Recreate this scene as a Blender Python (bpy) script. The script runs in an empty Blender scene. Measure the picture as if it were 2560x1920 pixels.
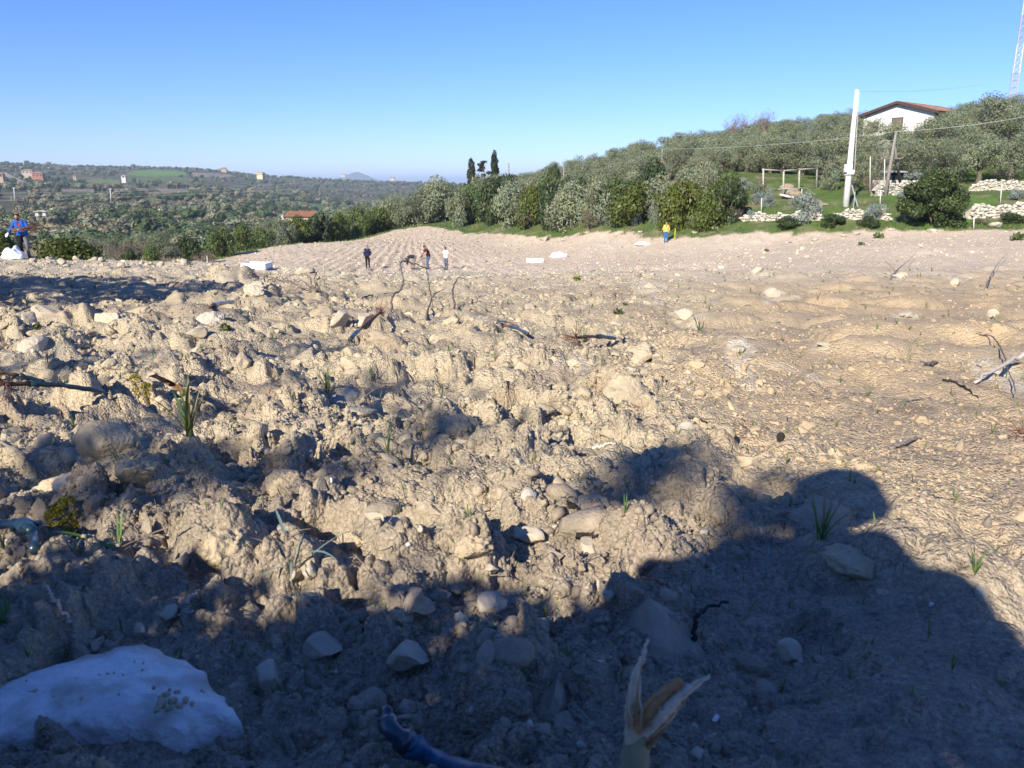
import bpy, bmesh, math, random
import numpy as np
from mathutils import Vector, Matrix, Euler

S = bpy.context.scene
COL = S.collection

# ------------------------------------------------------------------ camera, sky, sun, exposure
LENS, PITCH = 27.18, math.radians(14.65)
cam_data = bpy.data.cameras.new('camera')
cam_data.sensor_width = 36.0
cam_data.lens = LENS
cam_data.clip_start = 0.02
cam_data.clip_end = 30000
cam_data.dof.use_dof = True
cam_data.dof.focus_distance = 5.0
cam_data.dof.aperture_fstop = 12.0
cam = bpy.data.objects.new('camera', cam_data)
cam.location = (0, 0, 0)
cam.rotation_euler = (math.pi / 2 - PITCH, 0, 0)
COL.objects.link(cam)
S.camera = cam

SUN_EL, SUN_AZ = math.radians(31.0), math.radians(29.0)   # shadows run away from the camera and 29 degrees to the right
TO_SUN = Vector((-math.sin(SUN_AZ) * math.cos(SUN_EL), -math.cos(SUN_AZ) * math.cos(SUN_EL), math.sin(SUN_EL)))
world = bpy.data.worlds.new('World')
S.world = world
world.use_nodes = True
wn = world.node_tree.nodes
wl = world.node_tree.links
wn.clear()
w_out = wn.new('ShaderNodeOutputWorld')
w_bg = wn.new('ShaderNodeBackground')
w_sky = wn.new('ShaderNodeTexSky')
w_sky.sky_type = 'NISHITA'
w_sky.sun_disc = False
w_sky.sun_elevation = SUN_EL
w_sky.sun_rotation = math.atan2(TO_SUN.x, TO_SUN.y)
w_sky.altitude = 300
w_sky.air_density = 1.0
w_sky.dust_density = 0.0
w_sky.ozone_density = 4.5
w_hsv = wn.new('ShaderNodeHueSaturation')
w_hsv.inputs['Saturation'].default_value = 1.06
w_bg.inputs['Strength'].default_value = 0.112
w_tint = wn.new('ShaderNodeMixRGB')
w_tint.blend_type = 'MULTIPLY'
w_tint.inputs[0].default_value = 1.0
w_tint.inputs[2].default_value = (0.57, 0.645, 1.00, 1)
wl.new(w_sky.outputs[0], w_tint.inputs[1])
wl.new(w_tint.outputs[0], w_hsv.inputs['Color'])
wl.new(w_hsv.outputs[0], w_bg.inputs[0])
wl.new(w_bg.outputs[0], w_out.inputs[0])

sun_data = bpy.data.lights.new('sun', 'SUN')
sun_data.energy = 4.9
sun_data.angle = math.radians(0.53)
sun_data.color = (1.0, 0.92, 0.80)
sun = bpy.data.objects.new('sun', sun_data)
sun.rotation_euler = (-TO_SUN).to_track_quat('-Z', 'Y').to_euler()
sun.location = (-40, -60, 60)
COL.objects.link(sun)

S.view_settings.view_transform = 'Standard'
S.view_settings.look = 'None'
S.view_settings.gamma = 1.0
S.view_settings.use_curve_mapping = False
S.view_settings.exposure = 0.76
S.render.engine = 'CYCLES'
try:
    S.cycles.max_bounces = 6
    S.cycles.diffuse_bounces = 3
    S.cycles.glossy_bounces = 2
    S.cycles.transmission_bounces = 3
    S.cycles.transparent_max_bounces = 6
    S.cycles.volume_bounces = 0
    S.cycles.caustics_reflective = False
    S.cycles.caustics_refractive = False
    S.cycles.use_denoising = True
except Exception:
    pass

# ------------------------------------------------------------------ the view as a map from sight lines to ground
CP, SP = math.cos(PITCH), math.sin(PITCH)


def ray(px, py):
    """direction per unit of depth for a point of the 2212 x 1659 view"""
    u, v = (px - 1106.0) / 1670.0, (829.5 - py) / 1670.0
    k = CP + v * SP
    return u / k, (-SP + v * CP) / k


def at(px, py, d):
    a, s = ray(px, py)
    return a * d, d, s * d


def seen(x, y, z):
    """inverse of at()"""
    y = np.maximum(y, 1e-3)
    dep = y * CP - z * SP
    up = y * SP + z * CP
    return 1106 + 1670 * x / dep, 829.5 - 1670 * up / dep


# ------------------------------------------------------------------ noise
def _h(ix, iy, seed):
    n = (ix.astype(np.int64) * 374761393 + iy.astype(np.int64) * 668265263 + seed * 974711) & 0xFFFFFFFF
    n = ((n ^ (n >> 13)) * 1274126177) & 0xFFFFFFFF
    n = ((n ^ (n >> 16)) * 2246822519) & 0xFFFFFFFF
    n = n ^ (n >> 15)
    return (n & 0xFFFFFF).astype(np.float64) / float(0x1000000)


def perlin(x, y, seed=0):
    x0 = np.floor(x); y0 = np.floor(y)
    fx = x - x0; fy = y - y0
    ix = x0.astype(np.int64); iy = y0.astype(np.int64)
    out = 0
    ux = fx * fx * fx * (fx * (fx * 6 - 15) + 10)
    uy = fy * fy * fy * (fy * (fy * 6 - 15) + 10)
    vals = []
    for dx in (0, 1):
        for dy in (0, 1):
            a = _h(ix + dx, iy + dy, seed) * 2 * np.pi
            vals.append(np.cos(a) * (fx - dx) + np.sin(a) * (fy - dy))
    a0 = vals[0] + (vals[2] - vals[0]) * ux
    a1 = vals[1] + (vals[3] - vals[1]) * ux
    return (a0 + (a1 - a0) * uy) * 1.5


def fbm(x, y, seed=0, octaves=3, gain=0.5):
    s, a, f = 0, 1.0, 1.0
    for i in range(octaves):
        s = s + a * perlin(x * f, y * f, seed + i * 17)
        a *= gain
        f *= 2.03
    return s


def domes(x, y, seed, rmin=0.35, rmax=0.95, p=2.4, keep=1.0):
    """irregular clods of unit cell: height of the tallest dome over each point"""
    ix = np.floor(x).astype(np.int64); iy = np.floor(y).astype(np.int64)
    best = np.zeros_like(x)
    for dx in (-1, 0, 1):
        for dy in (-1, 0, 1):
            jx, jy = ix + dx, iy + dy
            h1 = _h(jx, jy, seed); h2 = _h(jx, jy, seed + 1); h3 = _h(jx, jy, seed + 2); h4 = _h(jx, jy, seed + 3)
            cx = jx + 0.5 + (h1 - 0.5) * 0.9
            cy = jy + 0.5 + (h2 - 0.5) * 0.9
            r = rmin + (rmax - rmin) * h3 ** 1.6
            an = h4 * 6.283
            ex, ey = x - cx, y - cy
            qx = ex * np.cos(an) + ey * np.sin(an)
            qy = (-ex * np.sin(an) + ey * np.cos(an)) * 1.35
            q = np.sqrt(qx * qx + qy * qy) / r
            tilt = 1 + 0.45 * qx / r
            v = np.where(q < 1, r * np.sqrt(np.maximum(0, 1 - np.minimum(q, 1) ** p)) * tilt, 0)
            if keep < 1:
                v = v * (_h(jx, jy, seed + 4) < keep)
            best = np.maximum(best, v)
    return best


def sstep(a, b, x):
    t = np.clip((x - a) / (b - a), 0, 1)
    return t * t * (3 - 2 * t)


# ------------------------------------------------------------------ the lie of the land
def _tps_points():
    P = []
    def xy(*pts): P.extend(pts)
    def px(x, y, d): P.append(at(x, y, d))
    # near slope below the camera
    xy((0, 0, -.55), (0, 4, -.95), (0, 10, -1.55), (0, 20, -2.55), (0, 33, -3.88), (6, 6, -1.2), (-5, 5, -1.02),
       (-10, 10, -1.35), (-8, 18, -2.3), (-18, 18, -1.95), (-19, 30, -2.97), (-26, 30, -2.75), (-12, 31, -3.25), (-8, 33, -3.7),
       (10, 10, -1.6), (12, 20, -2.55), (20, 20, -2.45), (24, 31, -3.45), (12, 34, -3.95), (0, 46, -5.55), (-8, 44, -5.4), (-3, 38.5, -4.6))
    # lower field
    xy((-11.5, 60, -6.55), (-6, 60, -6.55), (0, 60, -6.4), (26, 40, -3.85), (23.5, 50, -3.95), (14, 50, -4.9), (13.6, 69.5, -4.95),
       (31, 57.5, -3.5), (36, 55.5, -3.25), (-28.5, 66, -6.75), (-25.7, 86, -6.8), (-16, 110, -6.45), (4.7, 86, -5.95), (-6, 100, -6.3),
       (-10, 84, -6.6), (-20, 56, -6.5), (24, 61, -3.9), (46, 50, -2.4))
    # right-hand bank and hill
    px(1825, 447, 65); px(2150, 408, 75); px(1705, 415, 76); px(1430, 392, 86)
    xy((32.5, 66, -1.6), (38.5, 62.5, -2.5), (45, 66, -1.2),
       (5.4, 100, -3.2), (-6, 114, -5.4), (57.6, 122, 7.4), (48, 100, 2.2), (55, 95, 4.2), (62, 105, 6.0), (40, 118, 4.0), (52, 84, .6),
       (28, 100, 1.2), (30, 125, 3.6), (16, 125, 1.0), (15, 100, -.8), (2, 135, -2.0), (-8, 145, -4.4), (-16, 124, -6.4),
       (75, 110, 7.5), (75, 85, 3.5), (60, 70, .4), (60, 56, -1.2))
    # valley side, left
    xy((-20, 45, -4.95), (-32, 50, -4.5), (-45, 60, -6.8), (-32, 59, -5.3), (-60, 80, -10.6), (-40, 90, -9.2), (-30, 110, -9.6), (-60, 130, -14), (-30, 150, -13),
       (-45, 42, -3.9), (-100, 100, -14.5), (-100, 150, -15.5), (0, 165, -8), (-5, 200, -14), (-70, 50, -8.5), (-80, 30, -5))
    # out of view: behind the ridge and behind the camera
    xy((30, 170, 1), (70, 170, 6), (30, 220, -6), (80, 220, 2), (120, 150, 8), (120, 80, 4), (90, 45, -.5), (120, 30, -1), (0, -8, .2), (-20, -10, .6),
       (20, -10, .3), (0, -40, 2), (-40, 0, -.4), (40, 0, -.8), (40, 20, -2.2), (-40, 20, -1.9))
    return np.array(P)


_TP = _tps_points()
_SC = 40.0


def _phi(r2):
    return 0.5 * r2 * np.log(r2 + 1e-9)


def _tps_fit():
    X = _TP[:, :2] / _SC
    n = len(X)
    d2 = ((X[:, None, :] - X[None, :, :]) ** 2).sum(-1)
    K = _phi(d2) + np.eye(n) * 2e-4
    Q = np.hstack([np.ones((n, 1)), X])
    A = np.zeros((n + 3, n + 3))
    A[:n, :n] = K; A[:n, n:] = Q; A[n:, :n] = Q.T
    return np.linalg.solve(A, np.concatenate([_TP[:, 2], np.zeros(3)]))


_TW = _tps_fit()


def _tps(x, y):
    x = np.asarray(x, float) / _SC; y = np.asarray(y, float) / _SC
    out = _TW[-3] + _TW[-2] * x + _TW[-1] * y
    X = _TP[:, :2] / _SC
    for i in range(len(X)):
        out = out + _TW[i] * _phi((x - X[i, 0]) ** 2 + (y - X[i, 1]) ** 2)
    return out


_FD = np.log(np.array([120, 170, 260, 400, 600, 900, 1300, 1700, 2100, 3000, 6000, 14000.]))
_SKP = np.array([-900, -300, 0, 60, 150, 300, 450, 560, 640, 700, 780, 850, 900, 960, 1200, 2000, 3000.])
_SKY = np.array([352, 356, 358, 359, 364, 364, 367, 379, 383, 388, 394, 399, 404, 408, 412, 412, 412.])


def _far(x, y):
    d = np.sqrt(x * x * 0.6 + y * y)
    d = np.maximum(d, 100)
    ld = np.log(d)
    a = x / np.maximum(np.abs(y), 1.0)
    pxx = 1106 + 1670 * np.clip(a, -1.5, 1.5) * 1.03
    sky = np.interp(pxx, _SKP, _SKY)
    v = (829.5 - sky) / 1670
    sl = (-SP + v * CP) / (CP + v * SP)
    zs = sl * 1700
    k = np.clip(zs / 32.0, -.75, 1.15)
    prof = [-12, -15, -18, -15.5, -9, -1, 14, 32, 22, 0, -40, -60]
    z = np.interp(ld, _FD, prof)
    valley = np.interp(ld, _FD, [-12, -15, -20, -23, -24, -21, -14, 0, -8, -30, -50, -60])
    z = np.where(k > 0, valley + (z - valley) * np.minimum(k, 1.15), valley + np.where(ld > _FD[5], k * 14, 0))
    z = z + 2.2 * perlin(x / 160, y / 160, 91) * sstep(200, 420, d) + 4.5 * perlin(x / 420, y / 420, 92) * sstep(350, 800, d) * (1 - sstep(1250, 1600, d) * .8)
    return z


def land(x, y):
    x = np.asarray(x, float); y = np.asarray(y, float)
    r = np.sqrt(x * x + y * y)
    w = sstep(150, 260, r)
    a = np.where(r < 262, 1, 0)
    z = np.zeros_like(r)
    m = r < 262
    if np.any(m):
        z[m] = _tps(x[m], y[m]) * (1 - w[m])
    m2 = r > 148
    if np.any(m2):
        z[m2] += _far(x[m2], y[m2]) * w[m2]
    return z


# outline of the ploughed land
EDGE = np.array([(-60, -20), (-60, 30), (-45, 33.5), (-30, 35.5), (-24, 38), (-24.5, 46), (-29.5, 58), (-28.5, 66), (-25.7, 86), (-16, 110), (-12, 112), (-6, 100),
                 (4.7, 86), (13.6, 69.8), (24, 61), (31, 57.6), (36, 55.5), (60, 50), (110, 42), (110, -20)], float)


def edge_dist(x, y):
    """signed distance to the outline, positive inside"""
    x = np.asarray(x, float); y = np.asarray(y, float)
    best = np.full(x.shape, 1e9)
    ins = np.zeros(x.shape, bool)
    n = len(EDGE)
    for i in range(n):
        ax, ay = EDGE[i]; bx, by = EDGE[(i + 1) % n]
        ex, ey = bx - ax, by - ay
        t = np.clip(((x - ax) * ex + (y - ay) * ey) / (ex * ex + ey * ey), 0, 1)
        best = np.minimum(best, np.hypot(x - ax - t * ex, y - ay - t * ey))
        if ay != by:
            c = ((ay > y) != (by > y)) & (x < (bx - ax) * (y - ay) / (by - ay) + ax)
            ins ^= c
    return np.where(ins, best, -best)


def roughness_of(x, y):
    """how cloddy the soil is: broken on the left and along the brow, crusted smooth on the right"""
    r = np.hypot(x, y)
    t = x - (-.02 + 0.19 * r) + 0.25 * perlin(x * .7, y * .7, 5) * np.minimum(1, r / 3)
    rough = 1 - .76 * sstep(-0.14 - .06 * r, 0.25 + .16 * r, t)
    brow = sstep(17, 27, y) * (1 - .55 * sstep(1, 14, x))
    rough = np.maximum(rough, .8 * brow)
    rough = np.where(r > 3, rough * (1 - .35 * sstep(3, 9, r) * (1 - sstep(16, 26, y)) * sstep(-4, 0, x)), rough)
    return np.clip(rough, .12, 1)


# mounds (+) and hollows (-) of the near soil: view x, view y of the middle, half width in view units, height m, how block-like
LUMPS = [(480, 1200, 105, .085, 3), (290, 1020, 90, .07, 3), (985, 965, 62, .085, 4), (1060, 1010, 50, .05, 3), (625, 1035, 62, .06, 3), (430, 1075, 55, .05, 3),
         (2040, 1250, 190, .07, 2.2), (1850, 1215, 130, .055, 3), (1080, 1440, 125, .045, 3.5), (1030, 1225, 75, .04, 4), (1410, 1190, 125, .04, 2.4),
         (1553, 1120, 42, .045, 3), (1230, 905, 90, .05, 2.4), (700, 830, 90, .05, 2.4), (600, 870, 80, .06, 3), (560, 660, 75, .22, 2.4), (500, 612, 60, .3, 2.4),
         (160, 700, 80, .12, 2.6), (80, 760, 110, .08, 2.4), (830, 1400, 70, .03, 3), (860, 1335, 60, .03, 3), (100, 905, 140, .05, 2.4), (1630, 790, 90, .05, 2.6),
         (1990, 1130, 80, .025, 2.4), (1250, 1300, 60, .025, 3), (1960, 1480, 260, .03, 2.2), (2150, 1400, 200, .04, 2.2), (1210, 1250, 60, .03, 3),
         (705, 1045, 62, -.075, 3), (1135, 990, 58, -.09, 3), (905, 1028, 34, -.06, 3), (880, 1180, 62, -.06, 3), (860, 885, 50, -.09, 3), (735, 868, 55, -.08, 3),
         (495, 775, 42, -.10, 3), (960, 1600, 150, -.035, 2.4), (755, 1310, 60, -.04, 3), (380, 950, 45, -.06, 3), (700, 1160, 70, -.05, 2.6), (1095, 930, 26, -.05, 3),
         (240, 1090, 60, -.05, 2.6), (1740, 1250, 60, -.03, 2.4), (610, 820, 30, -.05, 3), (1000, 1280, 70, -.03, 2.4), (620, 1290, 70, -.035, 2.4), (250, 640, 200, -.2, 2), (1190, 1085, 60, -.02, 2)]
_LG = None


def _lumps():
    global _LG
    if _LG is None:
        _LG = []
        for (px_, py_, w, h, p) in LUMPS:
            ds = np.geomspace(.3, 45, 500)
            a, s = ray(px_, py_)
            g = land(a * ds, ds) > s * ds
            i = int(np.argmax(g))
            d = ds[i]
            _LG.append((a * d, d, w / 1670 * d * 1.05, h, p))
    return _LG


def tone(x, y, h):
    return ground_colour(x, y, np.zeros_like(x), h, edge_dist(x, y))[:, :3]


def step_at(d):
    """spacing of the ground mesh at distance d"""
    return np.maximum(.0066 * d, .0035)


def soil(x, y, z0):
    """relief of the ploughed soil; returns (height, cavity)"""
    x = np.asarray(x, float); y = np.asarray(y, float)
    r = np.hypot(x, y)
    R = roughness_of(x, y)
    sp = step_at(r)
    fade = lambda cell: sstep(1.3, 3.2, cell / sp)
    inside = sstep(-.5, 1.5, edge_dist(x, y))
    far = sstep(36, 48, y)
    A = (R * (1 - far) + .22 * far)
    wx = x + .075 * perlin(x * 4, y * 4, 11) + .03 * perlin(x * 13, y * 13, 12) + .010 * perlin(x * 41, y * 41, 17)
    wy = y + .075 * perlin(x * 4, y * 4, 13) + .03 * perlin(x * 13, y * 13, 14) + .010 * perlin(x * 41, y * 41, 18)
    near = sstep(.5, 3.5, r)
    h = A * (.060 * perlin(x / 1.5, y / 1.5, 21) + .040 * perlin(x / .62, y / .62, 22)) * (.4 + .6 * near)
    # soft swells and hollows everywhere
    h += .035 * perlin(x / 2.2, y / 2.2, 23) + (1 - A) * (.080 * perlin(x / 1.3, y / .8, 27) * near + .018 * perlin(x / .35, y / .3, 28)) * (1 - far)
    h += .15 * perlin(x / 4.5, y / 3.2, 29) * sstep(3, 8, r) * (1 - far)
    # the brow on the right: a low lumpy bank
    yc = 25 + 2.5 * perlin(x / 6, x * 0 + 3.3, 30)
    h += (.24 + .12 * perlin(x / 1.6, y / 1.6, 32)) * np.exp(-((y - yc) / 2.6) ** 2) * sstep(-3, 5, x)
    soft = domes(wx / .75 + 3.1, wy / .75, 33, .25, .8, 2.6, .6) * .75
    h += (1 - A) * (1 - far) * .24 * soft * sstep(2.2, 5, r)
    m1 = sstep(-.25, .25, perlin(x / .8, y / .8, 24))
    m2 = sstep(-.35, .3, perlin(x / .33, y / .33, 25))
    m3 = sstep(-.3, .3, perlin(x / .13, y / .13, 26))
    # broken blocks: flat tops, steep sides
    big = domes(wx / .50, wy / .50, 31, .3, .85, 5.0, .65) * .50
    h += A * big * (.16 + .12 * sstep(2, 9, r)) * m1 * fade(.5)
    mid = domes(wx / .21, wy / .21, 35, .28, .85, 4.5, .75) * .21
    h += A * mid * (.08 + .34 * m2) * (.75 + .25 * near) * fade(.2)
    # pits between the blocks
    pit = domes(wx / .30 + 7.3, wy / .30 + 1.7, 37, .14, .42, 3.0, .45) * .30
    h -= A * pit * .75 * fade(.16) * (1 - .5 * m2)
    w3x = x + .020 * perlin(x * 23, y * 23, 15); w3y = y + .020 * perlin(x * 23, y * 23, 16)
    sm = domes(w3x / .085, w3y / .085, 41, .3, .85, 3.6, .8) * .085
    h += (A * .58 + .04) * sm * (.25 + .75 * m2) * fade(.08)
    ti = domes((.86 * w3x - .5 * w3y) / .036, (.86 * w3y + .5 * w3x) / .036, 51, .3, .9, 2.8, .85) * .036
    h += (A * .80 + .045) * ti * (.3 + .7 * m3) * fade(.034)
    vx_ = (.8 * x + .6 * y + .010 * perlin(x * 37, y * 37, 65) + .006 * perlin(x * 90, y * 90, 66)) / .017
    vy_ = (.8 * y - .6 * x + .010 * perlin(x * 37, y * 37, 67) + .006 * perlin(x * 90, y * 90, 68)) / .017
    vt = domes(vx_, vy_, 61, .25, .95, 2.2, .7) * .016
    h += (A * .75 + .065) * vt * (.4 + .6 * m3) * fade(.0155)
    rg_ = np.abs(perlin(x / .11, y / .11, 63)) + .5 * np.abs(perlin(x / .05, y / .05, 64))
    h += A * .022 * (rg_ - .3) * fade(.06)
    if np.any(far > 0):
        lump = domes(x / .8, y / .8, 71, .2, .8, 2.2, .7) * .8
        h += far * .10 * lump + far * .05 * perlin(x / .5, y / .5, 72)
        c = (x + 16) / np.maximum(125 - y, 6)
        row = np.sin(c * 2 * np.pi * 58 + 1.6 * perlin(x / 5, y / 5, 73))
        h += far * .10 * row * (1 - sstep(-8, 6, x + .15 * (y - 60))) * (.55 + .45 * perlin(x / 1.2, y / .9, 74))
    if np.any(r < 48):
        for (lx, ly, w, amp, p) in _lumps():
            q = np.sqrt(((x - lx) / w) ** 2 + ((y - ly) / (w * 1.15)) ** 2) * (1 + .22 * perlin(x * .9 / w, y * .9 / w, 81))
            m = q < 1
            if np.any(m):
                h = h + np.where(m, amp * (1 - np.minimum(q, 1) ** p), 0)
    cav = h
    return h * inside, R


GRID = {}


def ground_fast(x, y):
    """height read off the finished ground mesh"""
    d, a, Z = GRID['d'], GRID['a'], GRID['Z']
    r = np.hypot(x, y); an = np.arctan2(x, y)
    i = np.clip(np.searchsorted(d, r) - 1, 0, len(d) - 2)
    fi = np.clip((r - d[i]) / (d[i + 1] - d[i]), 0, 1)
    q = np.clip((an - a[0]) / (a[1] - a[0]), 0, len(a) - 1.001)
    j = q.astype(int); fj = q - j
    return (Z[i, j] * (1 - fi) + Z[i + 1, j] * fi) * (1 - fj) + (Z[i, j + 1] * (1 - fi) + Z[i + 1, j + 1] * fi) * fj


def ground(x, y):
    """height of the finished ground"""
    shape = np.shape(x)
    x = np.atleast_1d(np.asarray(x, float)); y = np.atleast_1d(np.asarray(y, float))
    z = land(x, y)
    m = (np.hypot(x, y) < 135) & (edge_dist(x, y) > -.6)
    if np.any(m):
        h, _ = soil(x[m], y[m], z[m])
        z[m] += h
    return z.reshape(shape) if shape else float(z[0])


def hit(px_, py_, far=160.0, near=.35):
    """where the sight line through a view point meets the ground"""
    a, s = ray(px_, py_)
    ds = np.geomspace(near, far, 900)
    g = ground(a * ds, ds) >= s * ds
    d = ds[int(np.argmax(g))] if g.any() else far
    return Vector((a * d, d, ground(a * d, d)))


def spot(px_, d):
    """ground point at depth d under a view column"""
    a = (px_ - 1106) / 1670 / CP
    for _ in range(6):
        z = ground(a * d, d)
        dep = d * CP - z * SP
        a = (px_ - 1106) / 1670 * dep / d
    return Vector((a * d, d, ground(a * d, d)))

# ------------------------------------------------------------------ mesh helpers
def mesh_from(name, V, F, smooth=False, mats=(), col=None, colname='Col', mat_idx=None):
    """V: n x 3, F: list of arrays (m x k) or one array"""
    V = np.asarray(V, np.float32)
    if not isinstance(F, (list, tuple)):
        F = [F]
    F = [np.asarray(f, np.int32) for f in F if len(f)]
    me = bpy.data.meshes.new(name)
    me.vertices.add(len(V))
    me.vertices.foreach_set('co', V.ravel())
    nl = sum(f.size for f in F)
    nf = sum(len(f) for f in F)
    me.loops.add(nl)
    me.loops.foreach_set('vertex_index', np.concatenate([f.ravel() for f in F]))
    me.polygons.add(nf)
    starts, o = [], 0
    for f in F:
        starts.append(o + np.arange(len(f)) * f.shape[1])
        o += f.size
    me.polygons.foreach_set('loop_start', np.concatenate(starts).astype(np.int32))
    me.polygons.foreach_set('use_smooth', np.full(nf, bool(smooth)))
    for m in mats:
        me.materials.append(m)
    if mat_idx is not None:
        me.polygons.foreach_set('material_index', np.asarray(mat_idx, np.int32))
    me.update(calc_edges=True)
    if col is not None:
        c = np.ones((len(V), 4), np.float32)
        c[:, :col.shape[1]] = col
        at_ = me.color_attributes.new(colname, 'FLOAT_COLOR', 'POINT')
        at_.data.foreach_set('color', c.ravel())
    me.validate(verbose=False)
    return me


def link(name, me, parent=None, loc=None, rot=None, scale=None):
    o = bpy.data.objects.new(name, me)
    COL.objects.link(o)
    if parent is not None:
        o.parent = parent
    if loc is not None:
        o.location = loc
    if rot is not None:
        o.rotation_euler = rot
    if scale is not None:
        o.scale = scale if hasattr(scale, '__len__') else (scale,) * 3
    return o


def tag(o, label=None, cat=None, group=None, kind=None):
    if label: o['label'] = label
    if cat: o['category'] = cat
    if group: o['group'] = group
    if kind: o['kind'] = kind
    return o


def thing(name, label, cat, loc=(0, 0, 0), rz=0.0, group=None):
    o = bpy.data.objects.new(name, None)
    o.empty_display_size = .2
    COL.objects.link(o)
    o.location = loc
    o.rotation_euler = (0, 0, rz)
    return tag(o, label, cat, group)


def copy_tree(o, parent=None):
    c = o.copy()
    COL.objects.link(c)
    c.parent = parent
    for ch in list(o.children):
        copy_tree(ch, c)
    return c


class MB:
    """gathers boxes, bars and tubes into one mesh"""
    def __init__(self):
        self.V, self.F3, self.F4, self.n = [], [], [], 0

    def add(self, V, F):
        V = np.asarray(V, float)
        F = np.asarray(F, int) + self.n
        (self.F4 if F.shape[1] == 4 else self.F3).append(F)
        self.V.append(V)
        self.n += len(V)
        return self

    def box(self, c, s, R=None):
        sx, sy, sz = s[0] / 2, s[1] / 2, s[2] / 2
        V = np.array([(x, y, z) for x in (-sx, sx) for y in (-sy, sy) for z in (-sz, sz)])
        if R is not None:
            V = V @ np.array(R.to_3x3()).T
        V = V + np.array(c)
        return self.add(V, [(0, 1, 3, 2), (4, 6, 7, 5), (0, 4, 5, 1), (2, 3, 7, 6), (0, 2, 6, 4), (1, 5, 7, 3)])

    def tube(self, pts, rad, seg=7, cap=True):
        P = np.asarray(pts, float)
        n = len(P)
        rad = np.broadcast_to(np.asarray(rad, float), (n,))
        T = np.gradient(P, axis=0)
        T /= np.linalg.norm(T, axis=1)[:, None] + 1e-9
        ref = np.array([0, 0, 1.]) if abs(T[0, 2]) < .9 else np.array([1., 0, 0])
        rings = []
        for i in range(n):
            u = np.cross(T[i], ref); u /= np.linalg.norm(u) + 1e-9
            v = np.cross(T[i], u)
            ref = np.cross(u, T[i]) if False else ref
            an = np.arange(seg) * 2 * np.pi / seg
            rings.append(P[i] + rad[i] * (np.cos(an)[:, None] * u + np.sin(an)[:, None] * v))
        V = np.concatenate(rings)
        F = []
        for i in range(n - 1):
            for k in range(seg):
                a = i * seg + k; b = i * seg + (k + 1) % seg
                F.append((a, b, b + seg, a + seg))
        base = self.n
        self.add(V, F)
        if cap:
            c = np.array([P[0], P[-1]])
            Fc = [(base + (k + 1) % seg, base + k, self.n) for k in range(seg)]
            e = base + (n - 1) * seg
            Fc += [(e + k, e + (k + 1) % seg, self.n + 1) for k in range(seg)]
            self.V.append(c)
            self.F3.append(np.array(Fc))
            self.n += 2
        return self

    def arrays(self):
        F = []
        if self.F4: F.append(np.concatenate(self.F4))
        if self.F3: F.append(np.concatenate(self.F3))
        return np.concatenate(self.V), F

    def mesh(self, name, mat, smooth=False):
        V, F = self.arrays()
        return mesh_from(name, V, F, smooth, [mat] if mat else [])

    def build(self, name, mat, parent=None, smooth=False, loc=None, rot=None):
        return link(name, self.mesh(name, mat, smooth), parent, loc, rot)


_ICO = {}


def ico(sub):
    if sub not in _ICO:
        bm = bmesh.new()
        bmesh.ops.create_icosphere(bm, subdivisions=sub, radius=1)
        V = np.array([v.co[:] for v in bm.verts]); F = np.array([[v.index for v in f.verts] for f in bm.faces])
        bm.free()
        _ICO[sub] = (V, F)
    return _ICO[sub]


def p3(V, s, seed):
    """cheap 3-d noise from three planes"""
    x, y, z = (V * s).T
    return (perlin(x + z * .7, y + 3.1, seed) + perlin(y - x * .6, z + 7.7, seed + 1) + perlin(z + y * .5, x + 1.3, seed + 2)) / 1.6


def rock_arrays(rng, sub=2, squash=(1, .8, .6), facet=.35, rough=.25):
    """an angular lump of about unit radius"""
    V, F = ico(sub)
    V = V.copy()
    for _ in range(rng.integers(10, 17)):
        n = rng.normal(size=3); n /= np.linalg.norm(n)
        lim = rng.uniform(.48, .82)
        d = V @ n
        over = np.maximum(0, d - lim)
        V -= over[:, None] * n * (.6 + facet)
    sd = int(rng.integers(1, 9999))
    V *= (1 + rough * p3(V, 1.3, sd) + rough * .45 * p3(V, 3.4, sd + 9))[:, None]
    V *= np.array(squash)
    return V, F


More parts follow.
